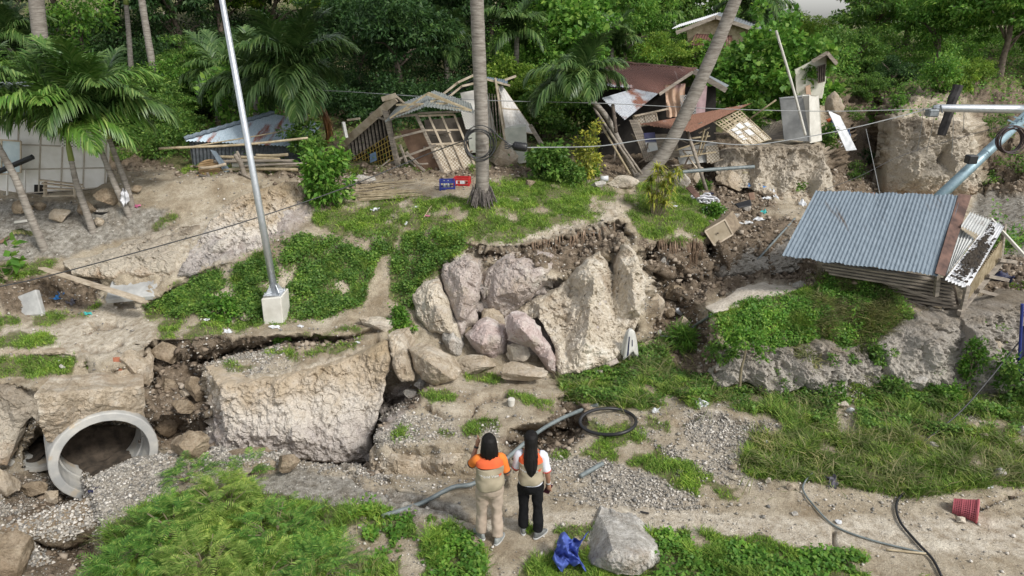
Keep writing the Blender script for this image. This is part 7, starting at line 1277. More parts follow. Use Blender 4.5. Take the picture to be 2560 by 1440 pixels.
# ---- broken rock faces: outline and inner ridge points (photo px, distance), real thickness behind
def crag(name, label, out, inner, mat, thick=(.05, .6, -.05), dy=0., seed=1, amp=.05, cat='boulder', step=3., smoothk=0):
    ox = np.array([(p[0], p[1]) for p in out]); x0, y0_ = ox.min(0) - 1; x1, y1_ = ox.max(0) + 1
    # jagged outline, resampled
    B = []; Bi = []
    for i in range(len(out)):
        a, b_ = out[i], out[(i + 1) % len(out)]; n_ = max(1, int(math.hypot(b_[0] - a[0], b_[1] - a[1]) / 4))
        for k in range(n_): f = k / n_; B.append([a[j] + (b_[j] - a[j]) * f for j in range(3)])
    B = np.array(B); nz = fbm(np.stack([B[:, 0] / 22, B[:, 1] / 22, B[:, 0] * 0 + seed], -1), 1, 4, seed, .6); cx_, cy_ = ox.mean(0); dv2 = norm(B[:, :2] - np.array([cx_, cy_])); B[:, :2] += dv2 * (nz * 4.0)[:, None]
    gx_, gy_ = np.meshgrid(np.arange(x0, x1, step), np.arange(y0_, y1_, step)); r = np.random.default_rng(seed); gxj = gx_ + r.uniform(-.8, .8, gx_.shape); gyj = gy_ + r.uniform(-.8, .8, gx_.shape)
    poly = [(p[0], p[1]) for p in B]; m_ = inpoly(gxj, gyj, poly); ctr = [(p[0], p[1]) for p in out] + [(p[0], p[1]) for p in inner]; cyv = [p[2] + dy for p in out] + [p[2] + dy for p in inner]
    v_, e_, f_, o_, _, _ = geometry.delaunay_2d_cdt([Vector(c) for c in ctr], [(i, (i + 1) % len(out)) for i in range(len(out))], [], 1, 1e-3)
    iv = []
    for i, v in enumerate(v_): k = o_[i][0]; d = ray(*ctr[k]); iv.append(d.y / cyv[k])
    Q = np.concatenate([B[:, :2], np.stack([gxj[m_], gyj[m_]], -1)]); val_ = np.full(len(Q), np.nan); best = np.full(len(Q), 1e9)
    for f in f_:
        a, b_, c_ = [v_[i] for i in f]; D = (b_.y - c_.y) * (a.x - c_.x) + (c_.x - b_.x) * (a.y - c_.y)
        if abs(D) < 1e-6: continue
        w0 = ((b_.y - c_.y) * (Q[:, 0] - c_.x) + (c_.x - b_.x) * (Q[:, 1] - c_.y)) / D; w1 = ((c_.y - a.y) * (Q[:, 0] - c_.x) + (a.x - c_.x) * (Q[:, 1] - c_.y)) / D; w2 = 1 - w0 - w1
        ext = np.maximum(0, -np.minimum(np.minimum(w0, w1), w2)); u_ = ext < best; best = np.where(u_, ext, best); W0 = np.clip(w0, 0, 1); W1 = np.clip(w1, 0, 1); W2 = np.clip(w2, 0, 1); sw = W0 + W1 + W2
        val_ = np.where(u_, (W0 * iv[f[0]] + W1 * iv[f[1]] + W2 * iv[f[2]]) / sw, val_)
    A2 = (Q[:, 0] - 1280) / F; Q2 = (Q[:, 1] - 720) / F; T2_ = 1 / val_; P = np.stack([A2 * T2_, (CP - Q2 * SP) * T2_, CAMZ + (-SP - Q2 * CP) * T2_], -1)
    nb = len(B); dist = np.array([np.hypot(B[:, 0] - q[0], B[:, 1] - q[1]).min() for q in Q]); ed = np.clip(dist / 9, 0, 1)
    v1, v2, vid = voro(P * np.array([1, 1, .7]) + .1 * fbm(P, 5, 2, seed)[:, None], 3.2, seed); h_ = (vid - .5) * .9 + fbm(P * np.array([1, 1, .7]), 2.6, 6, seed, .66) * .9 + (1 - 2 * np.abs(fbm(P, 4, 3, seed + 3))) * .25
    w1_, w2_, _w = voro(P + .2 * fbm(P, 2, 3, seed)[:, None], 1.25, seed + 7); h_ = h_ - .55 * np.exp(-((w2_ - w1_) / .03)**2) * (fbm(P, 1.5, 2, seed + 8) > 0) + fbm(P, 9, 4, seed + 5, .7) * .35
    P = P + np.array([.05, -.85, .35]) * (h_ * amp * (.3 + .7 * ed) - .10 * (1 - ed)**2)[:, None]
    tv, te, tf, to, _, _ = geometry.delaunay_2d_cdt([Vector((a, b_)) for a, b_ in Q], [(i, (i + 1) % nb) for i in range(nb)], [], 1, 1e-4)
    src = [to[i][0] for i in range(len(tv))]; V = P[src].tolist(); inv_ = {k: i for i, k in enumerate(src)}; F3 = []
    for f in tf:
        a, b_, c_ = [Vector(V[i]) for i in f[:3]]; n_ = (b_ - a).cross(c_ - a); F3.append(tuple(f) if n_.y < 0 else tuple(f)[::-1])
    V0 = len(V); ring = [inv_.get(i, 0) for i in range(nb)]; lay = ring; cen = np.array(V).mean(0)
    for q_ in range(1, 4):
        nl = []
        for k in ring: p = np.array(V[k]); w_ = p + np.array(thick) * q_ / 3 + (cen - p) * .06 * q_; w_ = w_ + fbm(w_[None], 3, 3, seed)[0] * .05; V.append(w_.tolist()); nl.append(len(V) - 1)
        for i in range(nb): F3.append((lay[i], nl[i], nl[(i + 1) % nb], lay[(i + 1) % nb]))
        lay = nl
    F3.append(tuple(lay)); me = bpy.data.meshes.new(name); c0 = Vector(cen.tolist()); me.from_pydata([tuple(np.array(v) - cen) for v in V], [], F3); me.update(); o = link_mesh(name, me, mat); o.location = c0; return tag(o, label, cat)
crag('boulder', 'largest mauve block standing under the overhang of the bowl', [(1182, 790, 12.5), (1198, 755, 12.6), (1197, 705, 12.8), (1206, 682, 12.85), (1235, 656, 12.85), (1262, 640, 12.85), (1320, 640, 12.8), (1345, 628, 12.9), (1386, 634, 12.95), (1392, 662, 12.9), (1370, 702, 12.7), (1355, 720, 12.6), (1330, 745, 12.5), (1300, 768, 12.4), (1262, 794, 12.3), (1222, 796, 12.4)], [(1290, 668, 12.4), (1236, 690, 12.45), (1235, 740, 12.15), (1290, 730, 12.05), (1345, 690, 12.3)], MAUVE, dy=-.15, seed=3, amp=.07)
crag('boulder', 'tall mauve slab at the left of the bowl', [(1100, 688, 12.75), (1108, 664, 12.8), (1140, 645, 12.8), (1165, 640, 12.8), (1190, 652, 12.7), (1201, 680, 12.6), (1199, 740, 12.4), (1190, 772, 12.3), (1168, 802, 12.1), (1162, 830, 11.9), (1150, 848, 11.8), (1140, 800, 12.0), (1120, 745, 12.4)], [(1150, 690, 12.35), (1160, 740, 12.0), (1150, 790, 11.8)], MAUVE, dy=-.15, seed=5, amp=.07)
crag('boulder', 'pale cracked face at the left foot of the bowl beneath the creeper', [(1032, 738, 12.6), (1060, 702, 12.7), (1096, 692, 12.7), (1120, 752, 12.3), (1144, 812, 11.9), (1152, 852, 11.7), (1125, 838, 11.7), (1100, 834, 11.8), (1060, 822, 12.0), (1036, 785, 12.3)], [(1080, 740, 12.25), (1105, 790, 11.85)], CREAMR, dy=-.15, seed=7, amp=.07)
crag('crag', 'long pale buttress of broken limestone forming the right side of the bowl', [(1268, 792, 12.3), (1330, 752, 12.5), (1390, 722, 12.7), (1420, 692, 12.8), (1468, 642, 12.9), (1500, 632, 12.9), (1516, 652, 12.95), (1532, 684, 13.1), (1546, 640, 13.0), (1560, 611, 13.0), (1574, 612, 13.0), (1592, 632, 12.95), (1613, 682, 12.8), (1615, 742, 12.5), (1602, 792, 12.1), (1582, 842, 11.7), (1560, 884, 11.4), (1500, 918, 11.1), (1440, 936, 10.9), (1398, 944, 10.85), (1392, 900, 11.1), (1385, 862, 11.4), (1347, 792, 12.0), (1302, 812, 12.1)],
 [(1485, 700, 12.1), (1478, 780, 11.7), (1462, 860, 11.05), (1530, 730, 12.7), (1540, 800, 12.1), (1525, 880, 11.3), (1582, 690, 12.35), (1588, 770, 11.9), (1430, 740, 12.5), (1415, 800, 12.15), (1412, 880, 11.25), (1450, 700, 12.3), (1350, 765, 12.1)], CREAMR, dy=-.12, seed=9, amp=.10, cat='rock face')
crag('boulder', 'upright tan slab at the right corner of the tan cliff', [(968, 840, 10.9), (985, 832, 10.95), (1005, 838, 10.95), (1015, 862, 10.8), (1022, 900, 10.55), (1034, 940, 10.3), (1030, 952, 10.2), (1000, 955, 10.1), (985, 935, 10.2), (975, 900, 10.4)], [(1000, 900, 10.3)], TANR, dy=-.05, seed=11, amp=.06)
EB = lambda x: 9.87 + (x - 262) * .0039
crag('earth_block', 'overhanging earth block topped with gravel resting on the nearest pipe', [(a, b, EB(a)) for a, b in [(84, 986), (140, 981), (200, 976), (280, 970), (350, 965), (354, 1020), (358, 1092), (332, 1064), (262, 1044), (200, 1056), (158, 1094), (138, 1114), (112, 1104), (98, 1070), (90, 1030)]], [(150, 1030, EB(150) - .12), (250, 1010, EB(250) - .1), (320, 1020, EB(320) - .08)], TANR, thick=(-.35, .75, -.03), seed=13, amp=.07, cat='earth block')
crag('earth_block', 'squared end of the gravel slab with a broken brown front near the road', [(530, 1150, 8.15), (600, 1152, 8.1), (690, 1148, 8.1), (702, 1192, 7.95), (640, 1196, 7.9), (560, 1205, 7.85), (520, 1195, 7.95)], [(610, 1175, 7.9)], BROWN, thick=(0, .35, -.02), seed=15, amp=.05, cat='earth block')
def layered(name, stops, sc=3.):
    m, n, b = newmat(name); v = coords(n); tc = nd(n, 'ShaderNodeTexCoord'); sx = n.nodes.new('ShaderNodeSeparateXYZ'); n.links.new(tc.outputs['Generated'], sx.inputs[0]); f = noise(n, v, sc, 10, .68); f2 = noise(n, v, sc * 8, 6, .7)
    ad = nd(n, 'ShaderNodeMath', operation='MULTIPLY_ADD'); n.links.new(f, ad.inputs[0]); ad.inputs[1].default_value = .9; n.links.new(sx.outputs[2], ad.inputs[2]); sb2 = nd(n, 'ShaderNodeMath', operation='SUBTRACT'); n.links.new(ad.outputs[0], sb2.inputs[0]); sb2.inputs[1].default_value = .45
    cc = ramp(n, sb2.outputs[0], stops); cc = mixc(n, .65, cc, ramp(n, f2, [(.3, (.5, .46, .42)), (.5, (1, 1, 1)), (.75, (1.25, 1.25, 1.25))]), 'MULTIPLY'); n.links.new(cc, b.inputs['Base Color']); b.inputs['Roughness'].default_value = .95; b.inputs['Specular IOR Level'].default_value = .15; bump(n, f2, b, .9, .04); return m
LAY = layered('layered_earth', [(.0, (.34, .31, .285)), (.25, (.48, .435, .40)), (.5, (.60, .55, .48)), (.75, (.47, .39, .29)), (1, (.37, .29, .19))])
LAYG = layered('layered_grey_earth', [(0, (.26, .235, .20)), (.4, (.40, .37, .32)), (.7, (.34, .31, .27)), (1, (.22, .185, .14))])
LAYT = layered('cracked_earth', [(0, (.38, .28, .19)), (.3, (.47, .42, .34)), (.7, (.42, .37, .30)), (1, (.26, .215, .16))])
crag('rock_face', 'tall flat topped tan cliff of broken road bed in the middle of the chasm', [(507, 918, 10.55), (560, 953, 10.1), (610, 957, 10.05), (680, 947, 10.15), (740, 932, 10.3), (830, 907, 10.5), (900, 882, 10.7), (960, 850, 10.9), (972, 850, 10.9), (978, 905, 10.5), (960, 960, 10.3), (945, 1040, 10.0), (925, 1100, 9.85), (935, 1160, 9.7), (840, 1162, 9.65), (750, 1152, 9.7), (680, 1134, 9.75), (610, 1131, 9.75), (545, 1130, 9.85), (528, 1060, 10.2), (515, 980, 10.45)], [(565, 1000, 9.95), (580, 1080, 9.75), (640, 1010, 9.9), (700, 980, 10.0), (760, 1010, 10.05), (740, 1090, 9.6), (820, 980, 10.15), (850, 1060, 9.85), (880, 1120, 9.6), (930, 950, 10.4), (650, 1090, 9.65), (800, 1110, 9.75), (900, 1010, 10.2)], LAY, thick=(.05, .45, -.03), dy=-.08, seed=21, amp=.085, cat='cliff')
crag('rock_face', 'earth pillar standing alone behind the tin roof, wires hanging down it', [(2236, 300, 20.1), (2260, 290, 20.1), (2330, 296, 20), (2405, 300, 20.1), (2422, 320, 20.1), (2436, 390, 19.8), (2448, 490, 19.4), (2330, 505, 19.2), (2218, 492, 19.5), (2224, 400, 19.8)], [(2300, 360, 19.5), (2290, 440, 19.0), (2380, 350, 19.6), (2390, 440, 19.0), (2345, 400, 19.8)], LAYT, thick=(0, 1.2, 0), dy=-.15, seed=23, amp=.13, cat='earth pillar')
crag('rock_face', 'cracked cliff edge below the leaning grey concrete wall', [(1786, 385, 19.1), (1820, 370, 19.2), (1900, 364, 19.3), (1990, 362, 19.4), (2052, 360, 19.5), (2068, 385, 19.3), (2084, 440, 18.9), (2092, 495, 18.2), (2030, 512, 17.9), (1950, 505, 18.0), (1880, 470, 18.3), (1800, 460, 18.4)], [(1830, 420, 18.7), (1862, 425, 19.2), (1900, 430, 18.5), (1935, 430, 18.9), (1985, 440, 18.4), (2015, 450, 18.8), (2050, 450, 18.3)], LAYT, thick=(0, 1.2, 0), dy=-.15, seed=25, amp=.12, cat='cliff')
crag('rock_face', 'grey cracked rock face at the right below the tin roofed shack', [(2190, 860, 11.0), (2250, 820, 11.2), (2310, 795, 11.3), (2400, 792, 11.4), (2480, 775, 11.5), (2600, 740, 11.8), (2640, 860, 11.2), (2620, 985, 10.4), (2500, 1000, 10.35), (2400, 985, 10.4), (2340, 1000, 10.35), (2300, 970, 10.45), (2250, 990, 10.4), (2220, 940, 10.6), (2200, 890, 10.85)], [(2270, 880, 10.75), (2330, 860, 10.6), (2340, 930, 10.45), (2400, 880, 10.95), (2440, 850, 10.7), (2450, 930, 10.5), (2520, 880, 10.9), (2260, 930, 10.5)], LAYG, thick=(0, .8, 0), dy=-.05, seed=27, amp=.10, cat='rock face')
crag('rock_face', 'grey rock showing under the weedy hump', [(1800, 870, 10.95), (1860, 850, 11.0), (1960, 872, 10.9), (2050, 850, 11.05), (2120, 872, 10.95), (2190, 850, 11.1), (2215, 900, 10.8), (2190, 985, 10.35), (2130, 960, 10.45), (2080, 1000, 10.25), (2000, 975, 10.4), (1930, 1000, 10.3), (1870, 955, 10.5), (1800, 975, 10.5), (1770, 930, 10.8)], [(1850, 905, 10.7), (1900, 930, 10.45), (1950, 900, 10.75), (2020, 930, 10.4), (2060, 900, 10.75), (2100, 935, 10.45), (2140, 910, 10.7)], LAYG, thick=(0, .6, 0), dy=-.02, seed=29, amp=.13, cat='rock face')
crag('boulder', 'big pale limestone rock in the foreground grass', [(1460, 1394, 6.35), (1478, 1352, 6.55), (1490, 1315, 6.75), (1502, 1292, 6.9), (1542, 1288, 6.95), (1592, 1298, 6.9), (1626, 1330, 6.7), (1650, 1364, 6.45), (1656, 1402, 6.25), (1640, 1428, 6.1), (1600, 1444, 6.02), (1550, 1446, 6.0), (1500, 1430, 6.08), (1470, 1412, 6.2)], [(1520, 1330, 6.45), (1590, 1335, 6.5), (1530, 1370, 6.05), (1600, 1390, 5.95), (1500, 1395, 6.05), (1560, 1410, 5.88)], GREYR, thick=(.02, .42, -.10), seed=51, amp=.05)
def lying(label, out, inner, mat, seed, amp=.05, dy=0, top=.45, bulge=.35):
    yb_ = max(p[1] for p in out); yt_ = min(p[1] for p in out); yg = G(sum(p[0] for p in out) / len(out), yb_).y + dy; f = lambda b: yg + top * (yb_ - b) / (yb_ - yt_)
    crag('boulder', label, [(a, b, f(b)) for a, b in out], [(a, b, f(b) - bulge) for a, b in inner], mat, thick=(.03, .35, -.04), seed=seed, amp=amp)
PINKR = rockmat('pink_limestone', (.40, .31, .28), (.52, .43, .40), (.68, .64, .60))
lying('angular pink white boulder in the middle of the rockfall', [(1165, 838), (1190, 806), (1215, 790), (1242, 800), (1264, 820), (1272, 845), (1270, 865), (1262, 888), (1240, 898), (1205, 895), (1183, 872)], [(1215, 830), (1205, 862), (1245, 850)], PINKR, 61)
lying('long pink slab sloping down at the right of the rockfall', [(1268, 800), (1275, 782), (1312, 784), (1338, 802), (1354, 832), (1377, 868), (1394, 905), (1395, 938), (1372, 930), (1345, 890), (1318, 866), (1290, 857), (1272, 850), (1266, 825)], [(1300, 818), (1330, 850), (1368, 895)], PINKR, 63)
lying('upright grey slab at the left of the rockfall', [(1098, 812), (1110, 798), (1135, 824), (1159, 858), (1156, 886), (1136, 895), (1120, 882), (1104, 850)], [(1126, 850)], GREYR, 65, bulge=.2)
lying('long tan boulder rolled against the cliff corner', [(1020, 872), (1060, 866), (1096, 880), (1132, 908), (1156, 928), (1135, 952), (1092, 968), (1052, 952), (1032, 920)], [(1070, 905), (1105, 930)], TANR, 67)
crag('rock_face', 'brown front of the gravel ledge just behind the two people', [(943, 1092, 8.95), (960, 1108, 8.85), (1100, 1116, 8.75), (1190, 1119, 8.72), (1262, 1114, 8.75), (1268, 1160, 8.45), (1262, 1206, 8.4), (1190, 1206, 8.4), (1095, 1208, 8.4), (1000, 1200, 8.4), (925, 1186, 8.6), (920, 1140, 8.8)], [(990, 1150, 8.45), (1050, 1160, 8.6), (1110, 1155, 8.35), (1170, 1165, 8.5), (1230, 1160, 8.35)], TANR, thick=(0, .3, -.02), dy=-.03, seed=31, amp=.07, cat='ledge')
crag('rock_face', 'broken earth front of the road edge beside the clay tile', [(0, 872, 11.25), (80, 870, 11.25), (150, 868, 11.3), (196, 882, 11.1), (256, 910, 10.8), (330, 912, 10.8), (364, 876, 11.1), (376, 910, 10.9), (368, 966, 10.7), (325, 962, 10.6), (246, 950, 10.6), (222, 902, 10.9), (150, 888, 11.1), (0, 892, 11.1)], [(300, 935, 10.6), (350, 930, 10.65)], TANR, thick=(0, .3, -.02), dy=-.04, seed=33, amp=.05, cat='ledge')
crag('rock_face', 'broken earth front of the lower grass terrace at the left edge', [(-40, 954, 10.6), (60, 950, 10.6), (92, 962, 10.5), (96, 1010, 10.3), (92, 1060, 10.1), (70, 1045, 10.1), (40, 1075, 10.0), (10, 1165, 9.7), (-60, 1180, 9.6)], [(30, 1010, 10.05)], LAYT, thick=(0, .3, -.02), dy=-.04, seed=35, amp=.07, cat='ledge')
crag('rock_face', 'pinkish tan face of the long bank behind the lamp post', [(560, 505, 15.5), (640, 470, 15.8), (700, 456, 15.9), (742, 450, 16.0), (768, 490, 15.6), (785, 540, 15.1), (720, 575, 14.6), (650, 622, 14.0), (560, 655, 13.7), (470, 692, 13.4), (440, 690, 13.4), (460, 640, 13.9), (520, 560, 14.8)], [(650, 520, 15.0), (640, 580, 14.2), (560, 600, 14.1), (720, 510, 15.2), (700, 550, 14.7), (540, 640, 13.7), (600, 540, 14.8)], LAY, thick=(0, .5, -.1), dy=-.25, seed=37, amp=.11, cat='bank')
crag('rock_face', 'broken tan face of the bank above the two planks', [(150, 652, 13.8), (205, 646, 13.9), (330, 598, 14.5), (420, 566, 14.9), (500, 560, 14.8), (450, 640, 13.9), (430, 690, 13.4), (400, 690, 13.35), (330, 690, 13.3), (265, 700, 13.2), (180, 690, 13.4)], [(260, 660, 13.45), (350, 640, 13.8), (420, 610, 14.2), (400, 660, 13.5)], LAYT, thick=(0, .5, -.1), dy=-.2, seed=39, amp=.10, cat='bank')
crag('slab', 'pale cracked slab of path on the lip before the weedy hump', [(1768, 768, 12.3), (1815, 745, 12.7), (1850, 722, 13.1), (1900, 707, 13.4), (1950, 712, 13.2), (1992, 716, 13.0), (1996, 730, 12.6), (1930, 745, 12.4), (1890, 758, 12.2), (1830, 775, 12.0), (1790, 782, 11.9)], [(1880, 730, 12.8)], rockmat('pale_path', (.48, .42, .34), (.60, .54, .45), (.70, .65, .57)), thick=(0, .1, -.3), dy=-.55, seed=41, amp=.02, cat='slab')
crag('rock_face', 'dark broken soil under the grassy clump with the yellow shrub', [(1560, 545, 15.2), (1600, 590, 14.7), (1650, 612, 14.5), (1752, 616, 14.4), (1765, 650, 14.3), (1740, 690, 14.2), (1690, 680, 14.2), (1640, 690, 14.2), (1610, 650, 14.5), (1575, 610, 14.9)], [(1640, 650, 14.2), (1700, 650, 14.5)], BROWN, thick=(0, .4, 0), dy=.05, seed=43, amp=.08, cat='bank')
crag('rock_face', 'crumbling grey brown face below the tan ledge and cabinet', [(1790, 625, 14.9), (1850, 615, 14.9), (1935, 590, 15.2), (1990, 560, 15.5), (2030, 600, 14.8), (2000, 680, 14.0), (1930, 690, 13.9), (1860, 690, 14.0), (1800, 700, 14.1), (1775, 660, 14.6)], [(1850, 650, 14.2), (1920, 640, 14.6), (1900, 670, 14.0), (1960, 640, 14.3)], LAYG, thick=(0, .4, 0), dy=-.05, seed=45, amp=.14, cat='bank')
# gravel topped slabs of broken road at the lower left
def gslab(name, label, pts, th, seed):
    P = [PZ(*p) if len(p) == 3 else p for p in pts]; V = []; nu, nv = 40, 30; mb = MB(); N = (P[1] - P[0]).cross(P[3] - P[0]).normalized(); N = N if N.z > 0 else -N
    u, v = np.meshgrid(np.linspace(0, 1, nu), np.linspace(0, 1, nv), indexing='ij'); Pn = np.array([tuple(p) for p in P]); top = Pn[0] * ((1 - u) * (1 - v))[..., None] + Pn[1] * (u * (1 - v))[..., None] + Pn[2] * (u * v)[..., None] + Pn[3] * ((1 - u) * v)[..., None]; Nn = np.array(N)
    edge = np.minimum(np.minimum(u, 1 - u), np.minimum(v, 1 - v)); cen = Pn.mean(0)
    wob = fbm(top, 3, 4, seed); top = top + Nn * (wob * .03 - .05 * np.exp(-edge * 30))[..., None] + (top - cen) * (fbm(top * 1.0, 4, 3, seed + 5) * .05 * (edge < .02))[..., None]
    bd = [(i, 0) for i in range(nu - 1)] + [(nu - 1, j) for j in range(nv - 1)] + [(i, nv - 1) for i in range(nu - 1, 0, -1)] + [(0, j) for j in range(nv - 1, 0, -1)]
    vs = top.reshape(-1, 3); fs = [(i * nv + j, (i + 1) * nv + j, (i + 1) * nv + j + 1, i * nv + j + 1) for i in range(nu - 1) for j in range(nv - 1)]; nb = len(bd); rings = [[i * nv + j for i, j in bd]]; allv = [vs]; k = len(vs)
    for q_ in range(1, 9):
        B = np.array([top[i, j] for i, j in bd]); f = q_ / 8; B = B + (cen - B) * (.16 * f) - Nn * th * f; B = B + norm(B - cen) * (fbm(B, 3.5, 5, seed + 9, .6) * .07)[:, None]; allv.append(B); rings.append(list(range(k, k + nb))); k += nb
    for a, b_ in zip(rings[:-1], rings[1:]): fs += [(a[i], b_[i], b_[(i + 1) % nb], a[(i + 1) % nb]) for i in range(nb)]
    fs.append  # open underside rests on the ground
    o = np_mesh(name, np.vstack(allv), np.array(fs), SLABM, smooth=True); c_ = Vector(cen.tolist())
    tag(o, label, 'slab')
    T = top.reshape(-1, 3)[np.random.default_rng(seed).choice(nu * nv, 1100)]; T = T + np.random.default_rng(seed).normal(size=T.shape) * .02; r = np.random.default_rng(seed + 1); s = (.016 * (3.2**r.random((len(T), 1))))
    o8 = np.array([[1, 0, 0], [0, 1, 0], [-1, 0, 0], [0, -1, 0], [0, 0, 1.], [0, 0, -1.]]); Vp = (T[:, None] + o8[None] * s[:, None] * r.uniform(.4, .8, (len(T), 6, 1))).reshape(-1, 3); Fp = (np.array([(0, 1, 4), (1, 2, 4), (2, 3, 4), (3, 0, 4)])[None] + 6 * np.arange(len(T))[:, None, None]).reshape(-1, 3)
    g_ = np_mesh('gravel_crust', Vp, Fp, PEB); g_.parent = o; g_['kind'] = 'stuff'
SLABM = BROWN
gslab('road_slab', 'tilted gravel topped road slab below the nearest pipe', [(-20, 1320, -.25), (228, 1236, -.12), (250, 1300, -.2), (150, 1352, -.42)], .5, 5)
gslab('road_slab', 'small gravel topped slab leaning in the bottom left corner', [(-60, 1400, -.5), (60, 1345, -.45), (130, 1400, -.6), (20, 1480, -.7)], .4, 8)
# ================================================================ PEOPLE (seen from behind, standing on the path)
SKIN = col('skin', (.36, .19, .12), (.30, .155, .10), .55, 5, 0); HAIR = simple('black_hair', (.005, .0045, .0045), (.014, .012, .011), 30, .62, .8, .006, sc=(1, 1, .12)); KHAKI = simple('khaki_cloth', (.30, .255, .175), (.36, .31, .22), 6, .9, .3, .006); ORNG = simple('orange_yoke', (.72, .13, .035), (.62, .10, .03), 5, .85, .2, .004); ORNT = col('orange_shirt', (.80, .22, .03), (.68, .17, .025), .85, 5); TROU = simple('beige_trousers', (.36, .285, .22), (.43, .35, .275), 4, .9, .3, .008); BLKT = simple('black_trousers', (.006, .006, .007), (.012, .012, .013), 4, .95, .3, .006); WSH = col('white_shirt', (.72, .73, .78), (.62, .63, .7), .85); SHOE = col('grey_shoe', (.34, .36, .34), (.2, .22, .22), .7, 14); SOLE = col('white_sole', (.6, .6, .58), rough=.7); SHB = col('dark_shoe', (.2, .2, .19), (.10, .11, .11), .7, 14); CUFF = col('red_cuff', (.55, .08, .05)); BLKC = col('black_cuff', (.02, .02, .02)); LETT = col('white_lettering', (.8, .8, .78), (.7, .7, .68), .7, bmp=0)
for m_ in (HAIR, BLKT): m_.node_tree.nodes['Principled BSDF'].inputs['Specular IOR Level'].default_value = .18
def rings(prof, n=28, power=2.3, closed=True):
    """prof: (cx,cy,z,rx,ry) rings -> verts, faces"""
    vs = []; fs = []
    for (cx, cy, z, rx, ry) in prof:
        for k in range(n):
            a = 2 * pi * k / n; c_, s_ = cos(a), sin(a); vs.append((cx + rx * math.copysign(abs(c_)**(2 / power), c_), cy + ry * math.copysign(abs(s_)**(2 / power), s_), z))
    for i in range(len(prof) - 1):
        for k in range(n): fs.append((i * n + k, i * n + (k + 1) % n, (i + 1) * n + (k + 1) % n, (i + 1) * n + k))
    if closed: fs.append(tuple(range(n))[::-1]); fs.append(tuple((len(prof) - 1) * n + k for k in range(n)))
    return vs, fs
def lerpprof(prof, k=6):
    out = []; 
    for a, b_ in zip(prof[:-1], prof[1:]):
        for i in range(k): f = i / k; out.append(tuple(x + (y_ - x) * f for x, y_ in zip(a, b_)))
    return out + [prof[-1]]
def remesh(o, vox, sm=3):
    m_ = o.modifiers.new('remesh', 'REMESH'); m_.mode = 'VOXEL'; m_.voxel_size = vox; m_.use_smooth_shade = True
    s_ = o.modifiers.new('smooth', 'SMOOTH'); s_.factor = .6; s_.iterations = sm; return o
def tubes(mb, pts, rs, n=12):
    mb.tube(curve_pts(pts, (len(pts) - 1) * 5), [rs[min(int(i / 5), len(rs) - 2)] * (1 - (i % 5) / 5) + rs[min(int(i / 5) + 1, len(rs) - 1)] * ((i % 5) / 5) if i < (len(pts) - 1) * 5 else rs[-1] for i in range((len(pts) - 1) * 5 + 1)], n)
def folds(o, amp, sc, seed, stretch=(1, 1, .5)):
    me = o.data; n_ = len(me.vertices); co = np.empty(n_ * 3, np.float32); me.vertices.foreach_get('co', co); co = co.reshape(-1, 3).astype(float); nn = np.array([v.normal[:] for v in me.vertices])
    co += nn * (fbm(co * np.array(stretch), sc, 3, seed) * amp)[:, None]; me.vertices.foreach_set('co', co.astype(np.float32).ravel()); me.update()
def hand(mb, w, fdir, pdir, curl=.6, side=1, s=1.):
    """palm and five fingers starting at wrist w"""
    f = Vector(fdir).normalized(); p = Vector(pdir).normalized(); x = f.cross(p).normalized(); p = x.cross(f)
    mb.tube([w - f * .02 * s, w + f * .03 * s, w + f * .075 * s], [.023 * s, .03 * s, .03 * s], 8); mb.box(w + f * .05 * s, (.07 * s, .065 * s, .022 * s), Matrix((x, f, p)).transposed())
    for k, (o_, L_) in enumerate([(-.030, .062), (-.010, .072), (.010, .068), (.029, .054)]):
        b0 = w + f * .078 * s + x * o_ * s; d1 = (f - p * curl * .5).normalized(); d2 = (f - p * curl * 1.3).normalized(); d3 = (f * .5 - p * curl * 2).normalized(); L_ *= s
        a1 = b0 + d1 * L_ * .45; a2 = a1 + d2 * L_ * .32; a3 = a2 + d3 * L_ * .23; mb.tube([b0 - f * .015, b0, a1, a2, a3], [.0095 * s, .0095 * s, .0088 * s, .008 * s, .0065 * s], 7)
    b0 = w + f * .02 * s - x * .03 * s * side; d = (f * .75 - x * .65 * side - p * .25).normalized(); mb.tube([b0, b0 + d * .035 * s, b0 + (d + f * .4).normalized() * .065 * s - p * .01], [.013 * s, .011 * s, .008 * s], 7)
def shoe(t, x, y, z, yaw, m1, m2):
    M = Matrix.Translation((x, y, z)) @ Matrix.Rotation(yaw, 4, 'Z'); mb = MB()
    def put(prof, mat, nm):
        vs, fs = rings(prof, 18, 2.4); b_ = MB(); b_.add([M @ Vector(v) for v in vs], fs); o = b_.build(nm, mat, t, world=False, smooth=True); return o
    put([(0, .055, 0, .040, .128), (0, .055, .012, .043, .132), (0, .055, .028, .042, .13)], m2, 'sole')
    put([(0, .055, .024, .040, .127), (0, .045, .05, .038, .112), (0, .015, .075, .034, .075), (0, -.008, .10, .032, .045)], m1, 'shoe')
    b_ = MB()
    for k in range(4): b_.beam(M @ Vector((-.022, .05 + k * .018, .072 - k * .006)), M @ Vector((.022, .05 + k * .018, .072 - k * .006)), .006)
    b_.build('laces', m2, t, world=False)
